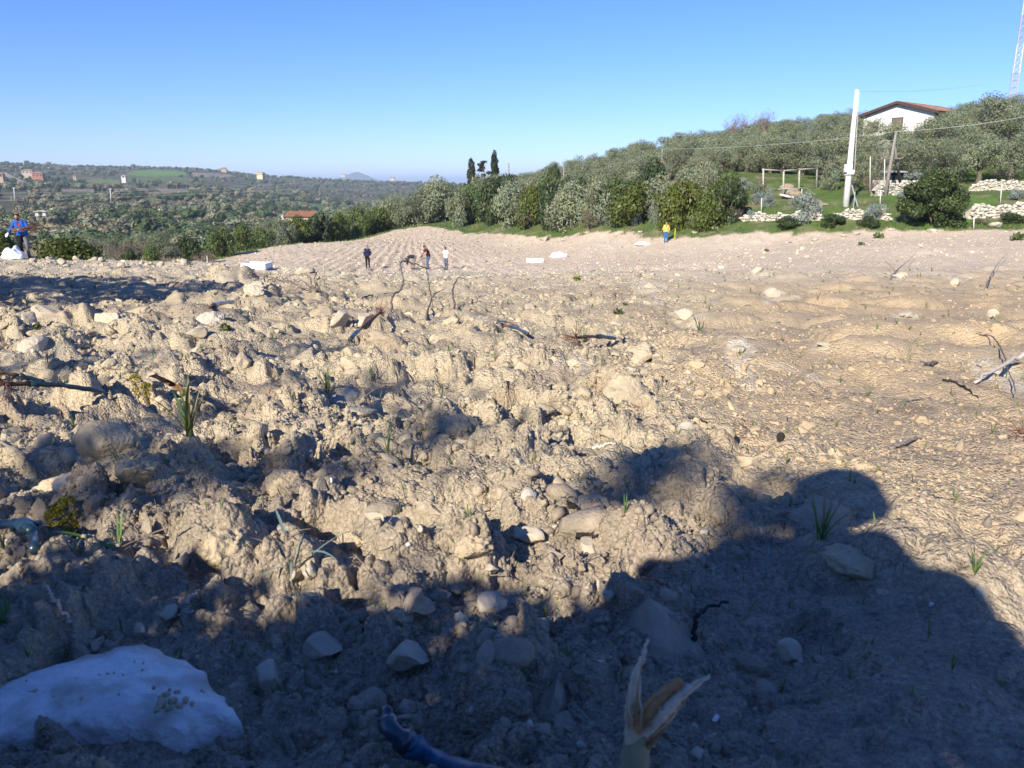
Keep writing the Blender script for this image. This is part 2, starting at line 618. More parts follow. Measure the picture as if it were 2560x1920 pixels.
def scatter_mesh(name, variants, pos, scale, rng, mat, tilt=.5, smooth=False, col=None):
    """many small copies merged into one mesh"""
    n = len(pos)
    pick = rng.integers(0, len(variants), n)
    Vs, Fs, Cs, o = [], [], [], 0
    for k, (V, F) in enumerate(variants):
        idx = np.where(pick == k)[0]
        if not len(idx):
            continue
        az = rng.uniform(0, 2 * np.pi, len(idx)); tx = rng.normal(0, tilt, len(idx)); ty = rng.normal(0, tilt, len(idx))
        ca, sa = np.cos(az), np.sin(az)
        Rz = np.zeros((len(idx), 3, 3)); Rz[:, 0, 0] = ca; Rz[:, 0, 1] = -sa; Rz[:, 1, 0] = sa; Rz[:, 1, 1] = ca; Rz[:, 2, 2] = 1
        c, s_ = np.cos(tx), np.sin(tx)
        Rx = np.zeros_like(Rz); Rx[:, 0, 0] = 1; Rx[:, 1, 1] = c; Rx[:, 1, 2] = -s_; Rx[:, 2, 1] = s_; Rx[:, 2, 2] = c
        c, s_ = np.cos(ty), np.sin(ty)
        Ry = np.zeros_like(Rz); Ry[:, 1, 1] = 1; Ry[:, 0, 0] = c; Ry[:, 0, 2] = s_; Ry[:, 2, 0] = -s_; Ry[:, 2, 2] = c
        R = Rz @ Rx @ Ry
        W = np.einsum('nij,vj->nvi', R, V) * np.asarray(scale)[idx][:, None, None] + pos[idx][:, None, :]
        Vs.append(W.reshape(-1, 3))
        Fs.append((F[None] + (np.arange(len(idx)) * len(V))[:, None, None] + o).reshape(-1, F.shape[1]))
        if col is not None:
            Cs.append(np.repeat(col[idx], len(V), 0))
        o += len(idx) * len(V)
    return mesh_from(name, np.concatenate(Vs), np.concatenate(Fs), smooth, [mat], np.concatenate(Cs) if col is not None else None)


def leaf_arrays(C, size, rng, aspect=.5, updir=0.0, out=None, facing=1.0):
    """small diamond leaves; with 'out' given they lie more or less across that direction"""
    n = len(C)
    nr = rng.normal(size=(n, 3)) * .62
    if out is not None:
        nr = nr + out * facing
    nr /= np.linalg.norm(nr, axis=1)[:, None] + 1e-9
    w = rng.normal(size=(n, 3)); w[:, 2] += updir
    u = w - nr * (w * nr).sum(1)[:, None]
    u /= np.linalg.norm(u, axis=1)[:, None] + 1e-9
    v = np.cross(nr, u)
    size = np.broadcast_to(np.asarray(size, float), (n,))[:, None]
    V = np.stack([C - u * size, C - v * size * aspect, C + u * size, C + v * size * aspect], 1).reshape(-1, 3)
    F = np.arange(4 * n).reshape(n, 4)
    return V, F


def blob_points(rng, n, blobs, shell=.38):
    B = np.asarray(blobs, float)
    w = (B[:, 3] * B[:, 4] + B[:, 4] * B[:, 5] + B[:, 3] * B[:, 5])
    k = rng.choice(len(B), n, p=w / w.sum())
    d = rng.normal(size=(n, 3)); d /= np.linalg.norm(d, axis=1)[:, None]
    r = 1 - shell * rng.random(n) ** 1.5 + rng.normal(0, .06, n)
    return B[k, :3] + d * B[k, 3:6] * r[:, None], k, d


def sprig(C, k, rng, sd=.15):
    """leaf tint per point, a little different from one clump to the next"""
    per = rng.normal(0, sd, int(k.max()) + 1)
    t = 1 + per[k] + rng.normal(0, .10, len(k))
    hue = rng.normal(0, .05, len(k)) + rng.normal(0, .05, int(k.max()) + 1)[k]
    return np.stack([t * (1 + hue), t, t * (1 - hue)], 1).clip(.35, 1.8)


def instanced(name, pts, scale, rot, pick, sources, tint):
    """one object of stuff: sources (meshes) set on points, each with its own size, turn and tint"""
    n = len(pts)
    me = bpy.data.meshes.new(name)
    me.vertices.add(n)
    me.vertices.foreach_set('co', np.asarray(pts, np.float32).ravel())
    for nm, ty, arr, key in (('i_scale', 'FLOAT_VECTOR', scale, 'vector'), ('i_rot', 'FLOAT_VECTOR', rot, 'vector'), ('i_tint', 'FLOAT_VECTOR', tint, 'vector'), ('i_pick', 'INT', pick, 'value')):
        at_ = me.attributes.new(nm, ty, 'POINT')
        at_.data.foreach_set(key, np.asarray(arr, np.int32 if ty == 'INT' else np.float32).ravel())
    me.update()
    ng = bpy.data.node_groups.new(name + '_spread', 'GeometryNodeTree')
    ng.interface.new_socket('Geometry', in_out='INPUT', socket_type='NodeSocketGeometry')
    ng.interface.new_socket('Geometry', in_out='OUTPUT', socket_type='NodeSocketGeometry')
    N, L = ng.nodes, ng.links
    gi, go = N.new('NodeGroupInput'), N.new('NodeGroupOutput')
    join = N.new('GeometryNodeJoinGeometry')
    for m in reversed(sources):
        so = bpy.data.objects.new(name + '_source', m)
        oi = N.new('GeometryNodeObjectInfo'); oi.inputs['Object'].default_value = so; oi.inputs['As Instance'].default_value = True
        L.new(oi.outputs['Geometry'], join.inputs[0])
    ip = N.new('GeometryNodeInstanceOnPoints')
    ip.inputs['Pick Instance'].default_value = True

    def attr(nm, ty):
        a = N.new('GeometryNodeInputNamedAttribute'); a.data_type = ty; a.inputs['Name'].default_value = nm
        return a.outputs['Attribute']
    L.new(gi.outputs[0], ip.inputs['Points']); L.new(join.outputs[0], ip.inputs['Instance'])
    L.new(attr('i_pick', 'INT'), ip.inputs['Instance Index'])
    e2r = N.new('FunctionNodeEulerToRotation'); L.new(attr('i_rot', 'FLOAT_VECTOR'), e2r.inputs[0])
    L.new(e2r.outputs[0], ip.inputs['Rotation']); L.new(attr('i_scale', 'FLOAT_VECTOR'), ip.inputs['Scale'])
    L.new(ip.outputs[0], go.inputs[0])
    o = link(name, me)
    md = o.modifiers.new('spread', 'NODES'); md.node_group = ng
    return o


# ------------------------------------------------------------------ materials
MATS = {}


def mat(name, color, rough=.85, spec=.25, var=.15, scale=6.0, bump=0.0, bscale=40.0, attr=None, sub=0.0, metal=0.0, coat=0.0, objvar=0.0, second=None, ramp=(.42, .62), bdist=.02, itint=False):
    if name in MATS:
        return MATS[name]
    m = bpy.data.materials.new(name)
    m.use_nodes = True
    nt = m.node_tree
    N, L = nt.nodes, nt.links
    N.clear()
    out = N.new('ShaderNodeOutputMaterial')
    b = N.new('ShaderNodeBsdfPrincipled')
    b.inputs['Roughness'].default_value = rough
    b.inputs['Specular IOR Level'].default_value = spec
    b.inputs['Metallic'].default_value = metal
    if coat:
        b.inputs['Coat Weight'].default_value = coat
    geo = N.new('ShaderNodeTexCoord')
    nz = N.new('ShaderNodeTexNoise')
    nz.inputs['Scale'].default_value = scale
    nz.inputs['Detail'].default_value = 5
    nz.inputs['Roughness'].default_value = .62
    L.new(geo.outputs['Object'], nz.inputs['Vector'])
    rmp = N.new('ShaderNodeMapRange')
    rmp.inputs['From Min'].default_value = .3
    rmp.inputs['From Max'].default_value = .7
    rmp.inputs['To Min'].default_value = 1 - var
    rmp.inputs['To Max'].default_value = 1 + var
    L.new(nz.outputs['Fac'], rmp.inputs['Value'])
    base = N.new('ShaderNodeRGB')
    base.outputs[0].default_value = (*color, 1)
    src = base.outputs[0]
    if second is not None:
        b2 = N.new('ShaderNodeRGB'); b2.outputs[0].default_value = (*second, 1)
        n2 = N.new('ShaderNodeTexNoise'); n2.inputs['Scale'].default_value = scale * .45; n2.inputs['Detail'].default_value = 6
        L.new(geo.outputs['Object'], n2.inputs['Vector'])
        r2 = N.new('ShaderNodeMapRange'); r2.inputs['From Min'].default_value = ramp[0]; r2.inputs['From Max'].default_value = ramp[1]
        L.new(n2.outputs['Fac'], r2.inputs['Value'])
        mx = N.new('ShaderNodeMixRGB')
        L.new(r2.outputs[0], mx.inputs['Fac']); L.new(src, mx.inputs[1]); L.new(b2.outputs[0], mx.inputs[2])
        src = mx.outputs[0]
    if attr:
        at_ = N.new('ShaderNodeAttribute'); at_.attribute_name = attr
        mu = N.new('ShaderNodeMixRGB'); mu.blend_type = 'MULTIPLY'; mu.inputs['Fac'].default_value = 1
        L.new(src, mu.inputs[1]); L.new(at_.outputs['Color'], mu.inputs[2])
        src = mu.outputs[0]
    if itint:
        a3 = N.new('ShaderNodeAttribute'); a3.attribute_type = 'INSTANCER'; a3.attribute_name = 'i_tint'
        m3 = N.new('ShaderNodeMixRGB'); m3.blend_type = 'MULTIPLY'; m3.inputs['Fac'].default_value = 1
        L.new(src, m3.inputs[1]); L.new(a3.outputs['Color'], m3.inputs[2])
        src = m3.outputs[0]
    vm = N.new('ShaderNodeVectorMath'); vm.operation = 'SCALE'
    L.new(src, vm.inputs[0]); L.new(rmp.outputs[0], vm.inputs['Scale'])
    src = vm.outputs[0]
    if objvar:
        oi = N.new('ShaderNodeObjectInfo')
        r3 = N.new('ShaderNodeMapRange'); r3.inputs['To Min'].default_value = 1 - objvar; r3.inputs['To Max'].default_value = 1 + objvar
        L.new(oi.outputs['Random'], r3.inputs['Value'])
        v3 = N.new('ShaderNodeVectorMath'); v3.operation = 'SCALE'
        L.new(src, v3.inputs[0]); L.new(r3.outputs[0], v3.inputs['Scale'])
        src = v3.outputs[0]
    L.new(src, b.inputs['Base Color'])
    if bump:
        nb = N.new('ShaderNodeTexNoise'); nb.inputs['Scale'].default_value = bscale; nb.inputs['Detail'].default_value = 6
        L.new(geo.outputs['Object'], nb.inputs['Vector'])
        bp = N.new('ShaderNodeBump'); bp.inputs['Strength'].default_value = bump; bp.inputs['Distance'].default_value = bdist
        L.new(nb.outputs['Fac'], bp.inputs['Height'])
        L.new(bp.outputs[0], b.inputs['Normal'])
    if sub:
        tr = N.new('ShaderNodeBsdfTranslucent')
        L.new(src, tr.inputs['Color'])
        mxs = N.new('ShaderNodeMixShader'); mxs.inputs[0].default_value = sub
        L.new(b.outputs[0], mxs.inputs[1]); L.new(tr.outputs[0], mxs.inputs[2])
        L.new(mxs.outputs[0], out.inputs[0])
    else:
        L.new(b.outputs[0], out.inputs[0])
    MATS[name] = m
    return m


def soil_material(name, fine=1.0, cracks=True, big=False, strength=.8):
    m = bpy.data.materials.new(name)
    m.use_nodes = True
    nt = m.node_tree
    N, L = nt.nodes, nt.links
    N.clear()
    out = N.new('ShaderNodeOutputMaterial')
    b = N.new('ShaderNodeBsdfPrincipled')
    b.inputs['Roughness'].default_value = .95
    b.inputs['Specular IOR Level'].default_value = .12
    g = N.new('ShaderNodeNewGeometry')
    at_ = N.new('ShaderNodeAttribute'); at_.attribute_name = 'Col'
    src = at_.outputs['Color']

    def noise(scale, detail=4, rough=.6):
        n = N.new('ShaderNodeTexNoise')
        n.inputs['Scale'].default_value = scale; n.inputs['Detail'].default_value = detail; n.inputs['Roughness'].default_value = rough
        L.new(g.outputs['Position'], n.inputs['Vector'])
        return n.outputs['Fac']

    def rng_(v, a, b_, c, d):
        r = N.new('ShaderNodeMapRange')
        for k, x in zip(('From Min', 'From Max', 'To Min', 'To Max'), (a, b_, c, d)):
            r.inputs[k].default_value = x
        L.new(v, r.inputs['Value'])
        return r.outputs[0]

    def mul(c, f):
        v = N.new('ShaderNodeVectorMath'); v.operation = 'SCALE'
        L.new(c, v.inputs[0]); L.new(f, v.inputs['Scale'])
        return v.outputs[0]
    src = mul(src, rng_(noise(9 if not big else 1.2, 5), .3, .7, .86, 1.13))
    src = mul(src, rng_(noise(110 * fine, 4), .3, .7, .70, 1.24))
    src = mul(src, rng_(noise(330 * fine, 2), .35, .65, .80, 1.16))
    # pale grit
    grit = rng_(noise(260 * fine, 2), .66, .74, 0, .55)
    mx = N.new('ShaderNodeMixRGB'); L.new(grit, mx.inputs['Fac']); L.new(src, mx.inputs[1]); mx.inputs[2].default_value = (.52, .47, .38, 1)
    src = mx.outputs[0]
    hgt = None
    n1 = N.new('ShaderNodeMath'); n1.operation = 'MULTIPLY'; L.new(noise(60 * fine, 6, .65), n1.inputs[0]); n1.inputs[1].default_value = 1.0
    hgt = n1.outputs[0]
    for sc_, amt in ((16, -.5), (42, -.9), (130, -.7)):
        vo = N.new('ShaderNodeTexVoronoi'); vo.feature = 'F1'; vo.inputs['Scale'].default_value = sc_ * (1 if fine > .5 else fine * 3)
        wv = N.new('ShaderNodeTexNoise'); wv.inputs['Scale'].default_value = sc_ * .8; wv.inputs['Detail'].default_value = 3
        L.new(g.outputs['Position'], wv.inputs['Vector'])
        ad = N.new('ShaderNodeVectorMath'); ad.operation = 'MULTIPLY_ADD'
        L.new(wv.outputs['Color'], ad.inputs[0]); ad.inputs[1].default_value = (.7 / sc_,) * 3; L.new(g.outputs['Position'], ad.inputs[2])
        L.new(ad.outputs[0], vo.inputs['Vector'])
        sq = N.new('ShaderNodeMath'); sq.operation = 'POWER'; L.new(vo.outputs['Distance'], sq.inputs[0]); sq.inputs[1].default_value = 2
        h3 = N.new('ShaderNodeMath'); h3.operation = 'MULTIPLY_ADD'; L.new(sq.outputs[0], h3.inputs[0]); h3.inputs[1].default_value = amt; L.new(hgt, h3.inputs[2])
        hgt = h3.outputs[0]
    if cracks:
        vo = N.new('ShaderNodeTexVoronoi'); vo.feature = 'DISTANCE_TO_EDGE'; vo.inputs['Scale'].default_value = 11
        wv = N.new('ShaderNodeTexNoise'); wv.inputs['Scale'].default_value = 14; wv.inputs['Detail'].default_value = 4
        L.new(g.outputs['Position'], wv.inputs['Vector'])
        ad = N.new('ShaderNodeVectorMath'); ad.operation = 'MULTIPLY_ADD'
        L.new(wv.outputs['Color'], ad.inputs[0]); ad.inputs[1].default_value = (.11, .11, .11); L.new(g.outputs['Position'], ad.inputs[2])
        L.new(ad.outputs[0], vo.inputs['Vector'])
        line = rng_(vo.outputs['Distance'], .0, .03, 1, 0)
        gate = rng_(noise(5.5, 3), .50, .60, 0, 1)
        al = N.new('ShaderNodeMath'); al.operation = 'MULTIPLY'; L.new(line, al.inputs[0]); L.new(gate, al.inputs[1])
        a2 = N.new('ShaderNodeMath'); a2.operation = 'MULTIPLY'; L.new(al.outputs[0], a2.inputs[0]); L.new(at_.outputs['Alpha'], a2.inputs[1])
        crack = a2.outputs[0]
        src = mul(src, rng_(crack, 0, 1, 1, .62))
        h2 = N.new('ShaderNodeMath'); h2.operation = 'MULTIPLY_ADD'; L.new(crack, h2.inputs[0]); h2.inputs[1].default_value = -.45; L.new(hgt, h2.inputs[2])
        hgt = h2.outputs[0]
    bp = N.new('ShaderNodeBump'); bp.inputs['Strength'].default_value = strength; bp.inputs['Distance'].default_value = .012 / fine
    L.new(hgt, bp.inputs['Height'])
    L.new(bp.outputs[0], b.inputs['Normal'])
    L.new(src, b.inputs['Base Color'])
    L.new(b.outputs[0], out.inputs[0])
    return m

# ------------------------------------------------------------------ the ground
# view areas of the far slope that carry something other than scrub: (polygon in view units, colour)
PATCH = [([(268, 377), (300, 368), (345, 367), (405, 372), (400, 379), (330, 382)], (.17, .30, .06)),
         ([(178, 396), (200, 386), (255, 388), (262, 397), (215, 399)], (.19, .26, .08)),
         ([(90, 407), (180, 409), (300, 406), (415, 408), (412, 413), (300, 418), (180, 414), (90, 412)], (.30, .25, .18)),
         ([(330, 412), (415, 412), (400, 424), (352, 424)], (.27, .22, .15)),
         ([(304, 432), (330, 425), (345, 432), (340, 440), (308, 442)], (.17, .24, .07)),
         ([(640, 432), (655, 436), (738, 452), (735, 462), (650, 446)], (.15, .22, .08)),
         ([(0, 375), (10, 372), (62, 396), (58, 399), (28, 390)], (.42, .38, .30)),
         ([(560, 372), (590, 372), (640, 380), (600, 384)], (.30, .25, .17)),
         ([(410, 372), (500, 377), (495, 384), (420, 382)], (.32, .28, .20)),
         ([(262, 381), (420, 384), (470, 389), (330, 392), (262, 390)], (.15, .21, .07)),
         ([(125, 490), (150, 484), (175, 490), (170, 503), (130, 505)], (.13, .27, .03)),
         ([(190, 392), (262, 398), (300, 404), (200, 404)], (.22, .20, .13))]


# pale chalky smears and damp brown patches of the near soil, in view units
CHALKY = [(1598, 770, 38, 50, .95), (1620, 830, 44, 40, .6), (1484, 688, 46, 22, .75), (1668, 640, 26, 20, .7), (1955, 684, 36, 12, .8), (1400, 622, 44, 18, .9), (1238, 786, 42, 20, .8), (1425, 640, 20, 22, .7),
          (2135, 795, 46, 28, .8), (2190, 820, 40, 34, .8), (1780, 746, 30, 6, .9), (1640, 594, 36, 9, .8), (1945, 602, 20, 10, .9), (1730, 960, 50, 26, .35), (2060, 600, 50, 10, .6), (1000, 620, 60, 14, .5), (1420, 1100, 60, 16, .3)]
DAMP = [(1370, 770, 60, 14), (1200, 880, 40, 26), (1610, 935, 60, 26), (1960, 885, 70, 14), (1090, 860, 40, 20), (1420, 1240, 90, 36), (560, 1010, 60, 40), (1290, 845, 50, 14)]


def in_poly(px_, py_, poly):
    ins = np.zeros(np.shape(px_), bool)
    n = len(poly)
    for i in range(n):
        ax, ay = poly[i]; bx, by = poly[(i + 1) % n]
        if ay != by:
            ins ^= ((ay > py_) != (by > py_)) & (px_ < (bx - ax) * (py_ - ay) / (by - ay) + ax)
    return ins


def ground_colour(x, y, z, h, ed):
    n = len(x)
    r = np.hypot(x, y)
    R = roughness_of(x, y)
    cream = np.array([.485, .405, .272]); ochre = np.array([.505, .385, .235]); pale = np.array([.57, .50, .375]); pink = np.array([.565, .462, .335]); dark_soil = np.array([.23, .185, .14])
    c = cream + (ochre - cream) * (np.clip(.75 * sstep(-.02, .35, x / np.maximum(r, .5) - .10) + .45 * (1 - R) + .45 * perlin(x / 1.7, y / 1.7, 101), 0, 1) * sstep(1.2, 2.2, r))[:, None]
    c = c + (pale - c) * np.clip(sstep(12, 30, y + 3 * perlin(x / 5, y / 3, 102)) * (.55 + .5 * perlin(x / 2, y / 2, 103)), 0, 1)[:, None]
    t = np.clip(sstep(.12, .42, perlin(x / .9, y / .9, 104) + .4 * perlin(x / .25, y / .25, 105)), 0, 1) * (.30 + .45 * R) * (1 - sstep(8, 20, y))  # scattered damp patches
    t = np.maximum(t, .85 * (1 - sstep(1.0, 2.3, r + .5 * perlin(x * 1.5, y * 1.5, 106))))  # darker brown close to the camera
    t = np.maximum(t, .55 * sstep(.0, -.06, h) * (1 - sstep(9, 20, y)))  # darker brown in the hollows
    c = c + (dark_soil * 1.25 - c) * (t * .8)[:, None]
    # chalky scrapes
    w = .5 * sstep(.40, .8, fbm(x / 1.1, y / 1.1, 107, 4)) * sstep(2.5, 4, r)
    near = (r < 40) & (y > 0)
    if np.any(near):
        vx, vy = seen(x[near], y[near], z[near])
        vx = vx + 16 * perlin(x[near] * 5, y[near] * 5, 171) + 7 * perlin(x[near] * 17, y[near] * 17, 172)
        vy = vy + 8 * perlin(x[near] * 5, y[near] * 5, 173) + 4 * perlin(x[near] * 17, y[near] * 17, 174)
        wn_ = w[near]
        for (cx, cy, rx, ry, am) in CHALKY:
            q = ((vx - cx) / rx) ** 2 + ((vy - cy) / ry) ** 2
            wn_ = np.maximum(wn_, am * (1 - sstep(.55, 1.15, q)))
        gx, gy = x[near], y[near]
        w[near] = np.clip(wn_ * 1.1, 0, 1) * sstep(-.10, .30, fbm(gx / .16, gy / .16, 176, 4) + 1.1 * (wn_ - .45))
    c = c + (np.array([.62, .545, .405]) - c) * (w * .85)[:, None]
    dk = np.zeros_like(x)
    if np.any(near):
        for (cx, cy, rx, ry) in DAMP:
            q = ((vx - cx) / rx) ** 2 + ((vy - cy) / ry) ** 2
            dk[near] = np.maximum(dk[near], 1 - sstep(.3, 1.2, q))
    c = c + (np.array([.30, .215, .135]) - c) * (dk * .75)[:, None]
    far = sstep(30, 44, y + .25 * x + 2 * perlin(x / 6, y / 6, 108))
    c = c + (pink * (1 + .08 * perlin(x / 7, y / 5, 109))[:, None] - c) * far[:, None]
    # grown-over land
    green = np.array([.10, .145, .04]); dry = np.array([.24, .205, .12]); dark = np.array([.095, .105, .055]); bright = np.array([.11, .20, .03])
    nz = fbm(x / 3.1, y / 3.1, 110, 3)
    g = green + (dry - green) * np.clip(sstep(.0, .6, nz), 0, 1)[:, None]
    g = g + (bright - g) * (sstep(.0, .5, fbm(x / 6, y / 6, 112, 2)) * sstep(20, 34, x) * (1 - sstep(90, 100, y)))[:, None]
    g = g + (dry * .8 - g) * (sstep(-24, -32, x) * (1 - sstep(90, 120, y)) * .7)[:, None]
    slope = sstep(130, 200, r)
    scrub = dark + (np.array([.19, .18, .11]) - dark) * np.clip(.5 + .8 * fbm(x / 45, y / 45, 113, 3), 0, 1)[:, None]
    g = g + (scrub - g) * slope[:, None]
    if np.any(r > 250):
        vx, vy = seen(x, y, z)
        m = (r > 170) & (y > 0)
        for poly, colr in PATCH:
            k = m & in_poly(vx + 1.5 * perlin(x / 25, y / 25, 120), vy + .8 * perlin(x / 25, y / 25, 121), poly)
            g[k] = np.array(colr) * (1 + .15 * perlin(x[k] / 30, y[k] / 30, 122))[:, None]
    e = sstep(-.25, .25, ed + .9 * perlin(x / 1.3, y / 1.3, 114) + .3 * perlin(x / .4, y / .4, 115))
    e = np.where(r > 140, 0, e)
    c = g + (c - g) * e[:, None]
    crack = (1 - R) * (1 - sstep(2.2, 4.2, r)) * e
    return np.concatenate([np.clip(c, .01, .8), crack[:, None]], 1)


def build_ground():
    # rows: even steps in the view close by, even ratios farther off
    th = np.linspace(0, 1, 400)
    d = [.06, .15, .25, .33, .40]
    pyv = np.linspace(1700, 745, 375)
    for p in pyv:
        s = ray(0, p)[1]
        dd = .55 / (-s - .1)
        if dd > d[-1]:
            d.append(dd)
    while d[-1] < 46: d.append(d[-1] * 1.0070)
    while d[-1] < 140: d.append(d[-1] * 1.0085)
    while d[-1] < 2200: d.append(d[-1] * 1.022)
    while d[-1] < 14000: d.append(d[-1] * 1.12)
    d = np.array(d)
    a = np.concatenate([np.linspace(-42, 42, 740), np.linspace(42, 318, 64)[1:-1]])
    a = np.radians(a)
    nr, na = len(d), len(a)
    DD, AA = np.meshgrid(d, a, indexing='ij')
    X = (DD * np.sin(AA)).ravel(); Y = (DD * np.cos(AA)).ravel()
    Z = land(X, Y)
    ed = edge_dist(X, Y)
    H = np.zeros_like(Z)
    m = (np.hypot(X, Y) < 135) & (ed > -.6)
    H[m] = soil(X[m], Y[m], Z[m])[0]
    g = (~m) & (np.hypot(X, Y) < 160)
    H[g] = .10 * perlin(X[g] / 1.1, Y[g] / 1.1, 141) + .05 * perlin(X[g] / .4, Y[g] / .4, 142)
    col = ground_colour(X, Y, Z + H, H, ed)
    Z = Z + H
    GRID.update(d=d, a=a[:740], Z=Z.reshape(nr, na)[:, :740])
    V = np.stack([X, Y, Z], 1)
    i = np.arange(nr - 1)[:, None] * na
    j = np.arange(na)[None, :]
    j2 = (j + 1) % na
    F = np.stack([i + j, i + j2, i + na + j2, i + na + j], -1).reshape(-1, 4)
    F = F[:, ::-1]
    fc = V[F].mean(1)
    r = np.hypot(fc[:, 0], fc[:, 1])
    fe = ed[F].mean(1)
    region = np.full(len(F), 3)
    region[(fe > -.3) & (r < 135)] = 1
    region[(fe > -.3) & (r < 46)] = 0
    region[(fe <= -.3) & (r < 135)] = 2
    specs = [('ploughed_soil', soil_material('cloddy_soil'), 'broken clods of pale clay soil across the foreground', 'soil'),
             ('field', soil_material('field_soil', .12, False, True, .28), 'pale ploughed field with faint planted rows in the middle distance', 'field'),
             ('grass_verge', soil_material('verge_ground', .15, False, True, .5), 'green grassy ground around the edge of the ploughed field', 'grass'),
             ('hills', soil_material('hill_ground', .012, False, True), 'scrub covered valley slope and low hills in the far distance', 'hills')]
    for k, (nm, mt, lab, cat) in enumerate(specs):
        f = F[region == k]
        u, inv = np.unique(f, return_inverse=True)
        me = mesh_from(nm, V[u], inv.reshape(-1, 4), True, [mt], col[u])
        tag(link(nm, me), lab, cat, kind='structure')


build_ground()

# ------------------------------------------------------------------ the air, the far mountain
def build_haze():
    me = MB().box((0, 6000, -2.5), (34000, 34000, 165)).mesh('haze', None)
    m = bpy.data.materials.new('haze_air')
    m.use_nodes = True
    N, L = m.node_tree.nodes, m.node_tree.links
    N.clear()
    out = N.new('ShaderNodeOutputMaterial')
    v = N.new('ShaderNodeVolumePrincipled')
    v.inputs['Color'].default_value = (.66, .82, 1.0, 1)
    v.inputs['Density'].default_value = 1.7e-4
    v.inputs['Anisotropy'].default_value = 0.0
    L.new(v.outputs[0], out.inputs['Volume'])
    me.materials.append(m)
    tag(link('haze', me), 'thin bluish air between the camera and the far hills', 'haze', kind='stuff')


def build_mountain():
    V, F = [], []
    xs = np.linspace(-1, 1, 60); ts = np.linspace(-1, 1, 24)
    for (pxc, hw, top, d, nm) in [(770, 105, 371, 6400, 'mountain'), (640, 120, 383, 7400, 'mountain')]:
        c = at(pxc, 393, d)
        zt = at(pxc, top, d)[2] + 40
        W = hw / 1670 * d
        X, T = np.meshgrid(xs, ts)
        prof = np.maximum(0, 1 - np.abs(X) ** 1.1) ** 1.25 * np.maximum(0, 1 - np.abs(T) ** 1.6)
        Z = -60 + (zt + 20) * prof + 6 * perlin(X * 6, T * 4, 201) * prof
        P = np.stack([c[0] + X * W, d + T * 700, Z], -1).reshape(-1, 3)
        n = len(xs)
        i = np.arange(len(ts) - 1)[:, None] * n; j = np.arange(n - 1)[None]
        f = np.stack([i + j, i + j + 1, i + n + j + 1, i + n + j], -1).reshape(-1, 4)
        me = mesh_from(nm, P, f, True, [mat('mountain_rock', (.16, .16, .13), 1, .05, .2, .01)])
        tag(link(nm, me), 'hazy blue mountain on the horizon' if d < 7000 else 'faint low ridge on the horizon beside the mountain', 'mountain', kind='structure')


build_haze()
build_mountain()

# ------------------------------------------------------------------ leaves and woods
def leaf_mat(name, color, sub=.22, rough=.7, objvar=.0, spec=.25):
    return mat(name, color, rough, spec, .12, 1.5, attr='Tint', sub=sub, objvar=objvar)


LM = dict(
    olive=leaf_mat('olive_leaves', (.205, .230, .132), .2, .55, .12),
    lentisk=leaf_mat('lentisk_leaves', (.105, .13, .026), .25, .45, .10),
    dark=leaf_mat('dark_leaves', (.052, .078, .026), .2, .45, .10),
    myrtle=leaf_mat('mid_green_leaves', (.115, .155, .045), .25, .5, .10),
    grey=leaf_mat('grey_blue_leaves', (.22, .26, .22), .15, .8, .08),
    dry=leaf_mat('dry_twigs', (.16, .13, .095), .1, .9, .1),
    yellow=leaf_mat('bright_green_leaves', (.17, .24, .02), .3, .5, .05),
    cypress=leaf_mat('cypress_leaves', (.035, .045, .022), .1, .7, .05),
    wood=leaf_mat('woodland_leaves', (.105, .125, .070), .15, .75),
)
BARK = mat('bark', (.13, .105, .08), .95, .1, .25, 5, .5, 18)
PALEBARK = mat('pale_bark', (.23, .19, .15), .95, .1, .25, 6, .5, 18)

rng0 = np.random.default_rng(7)


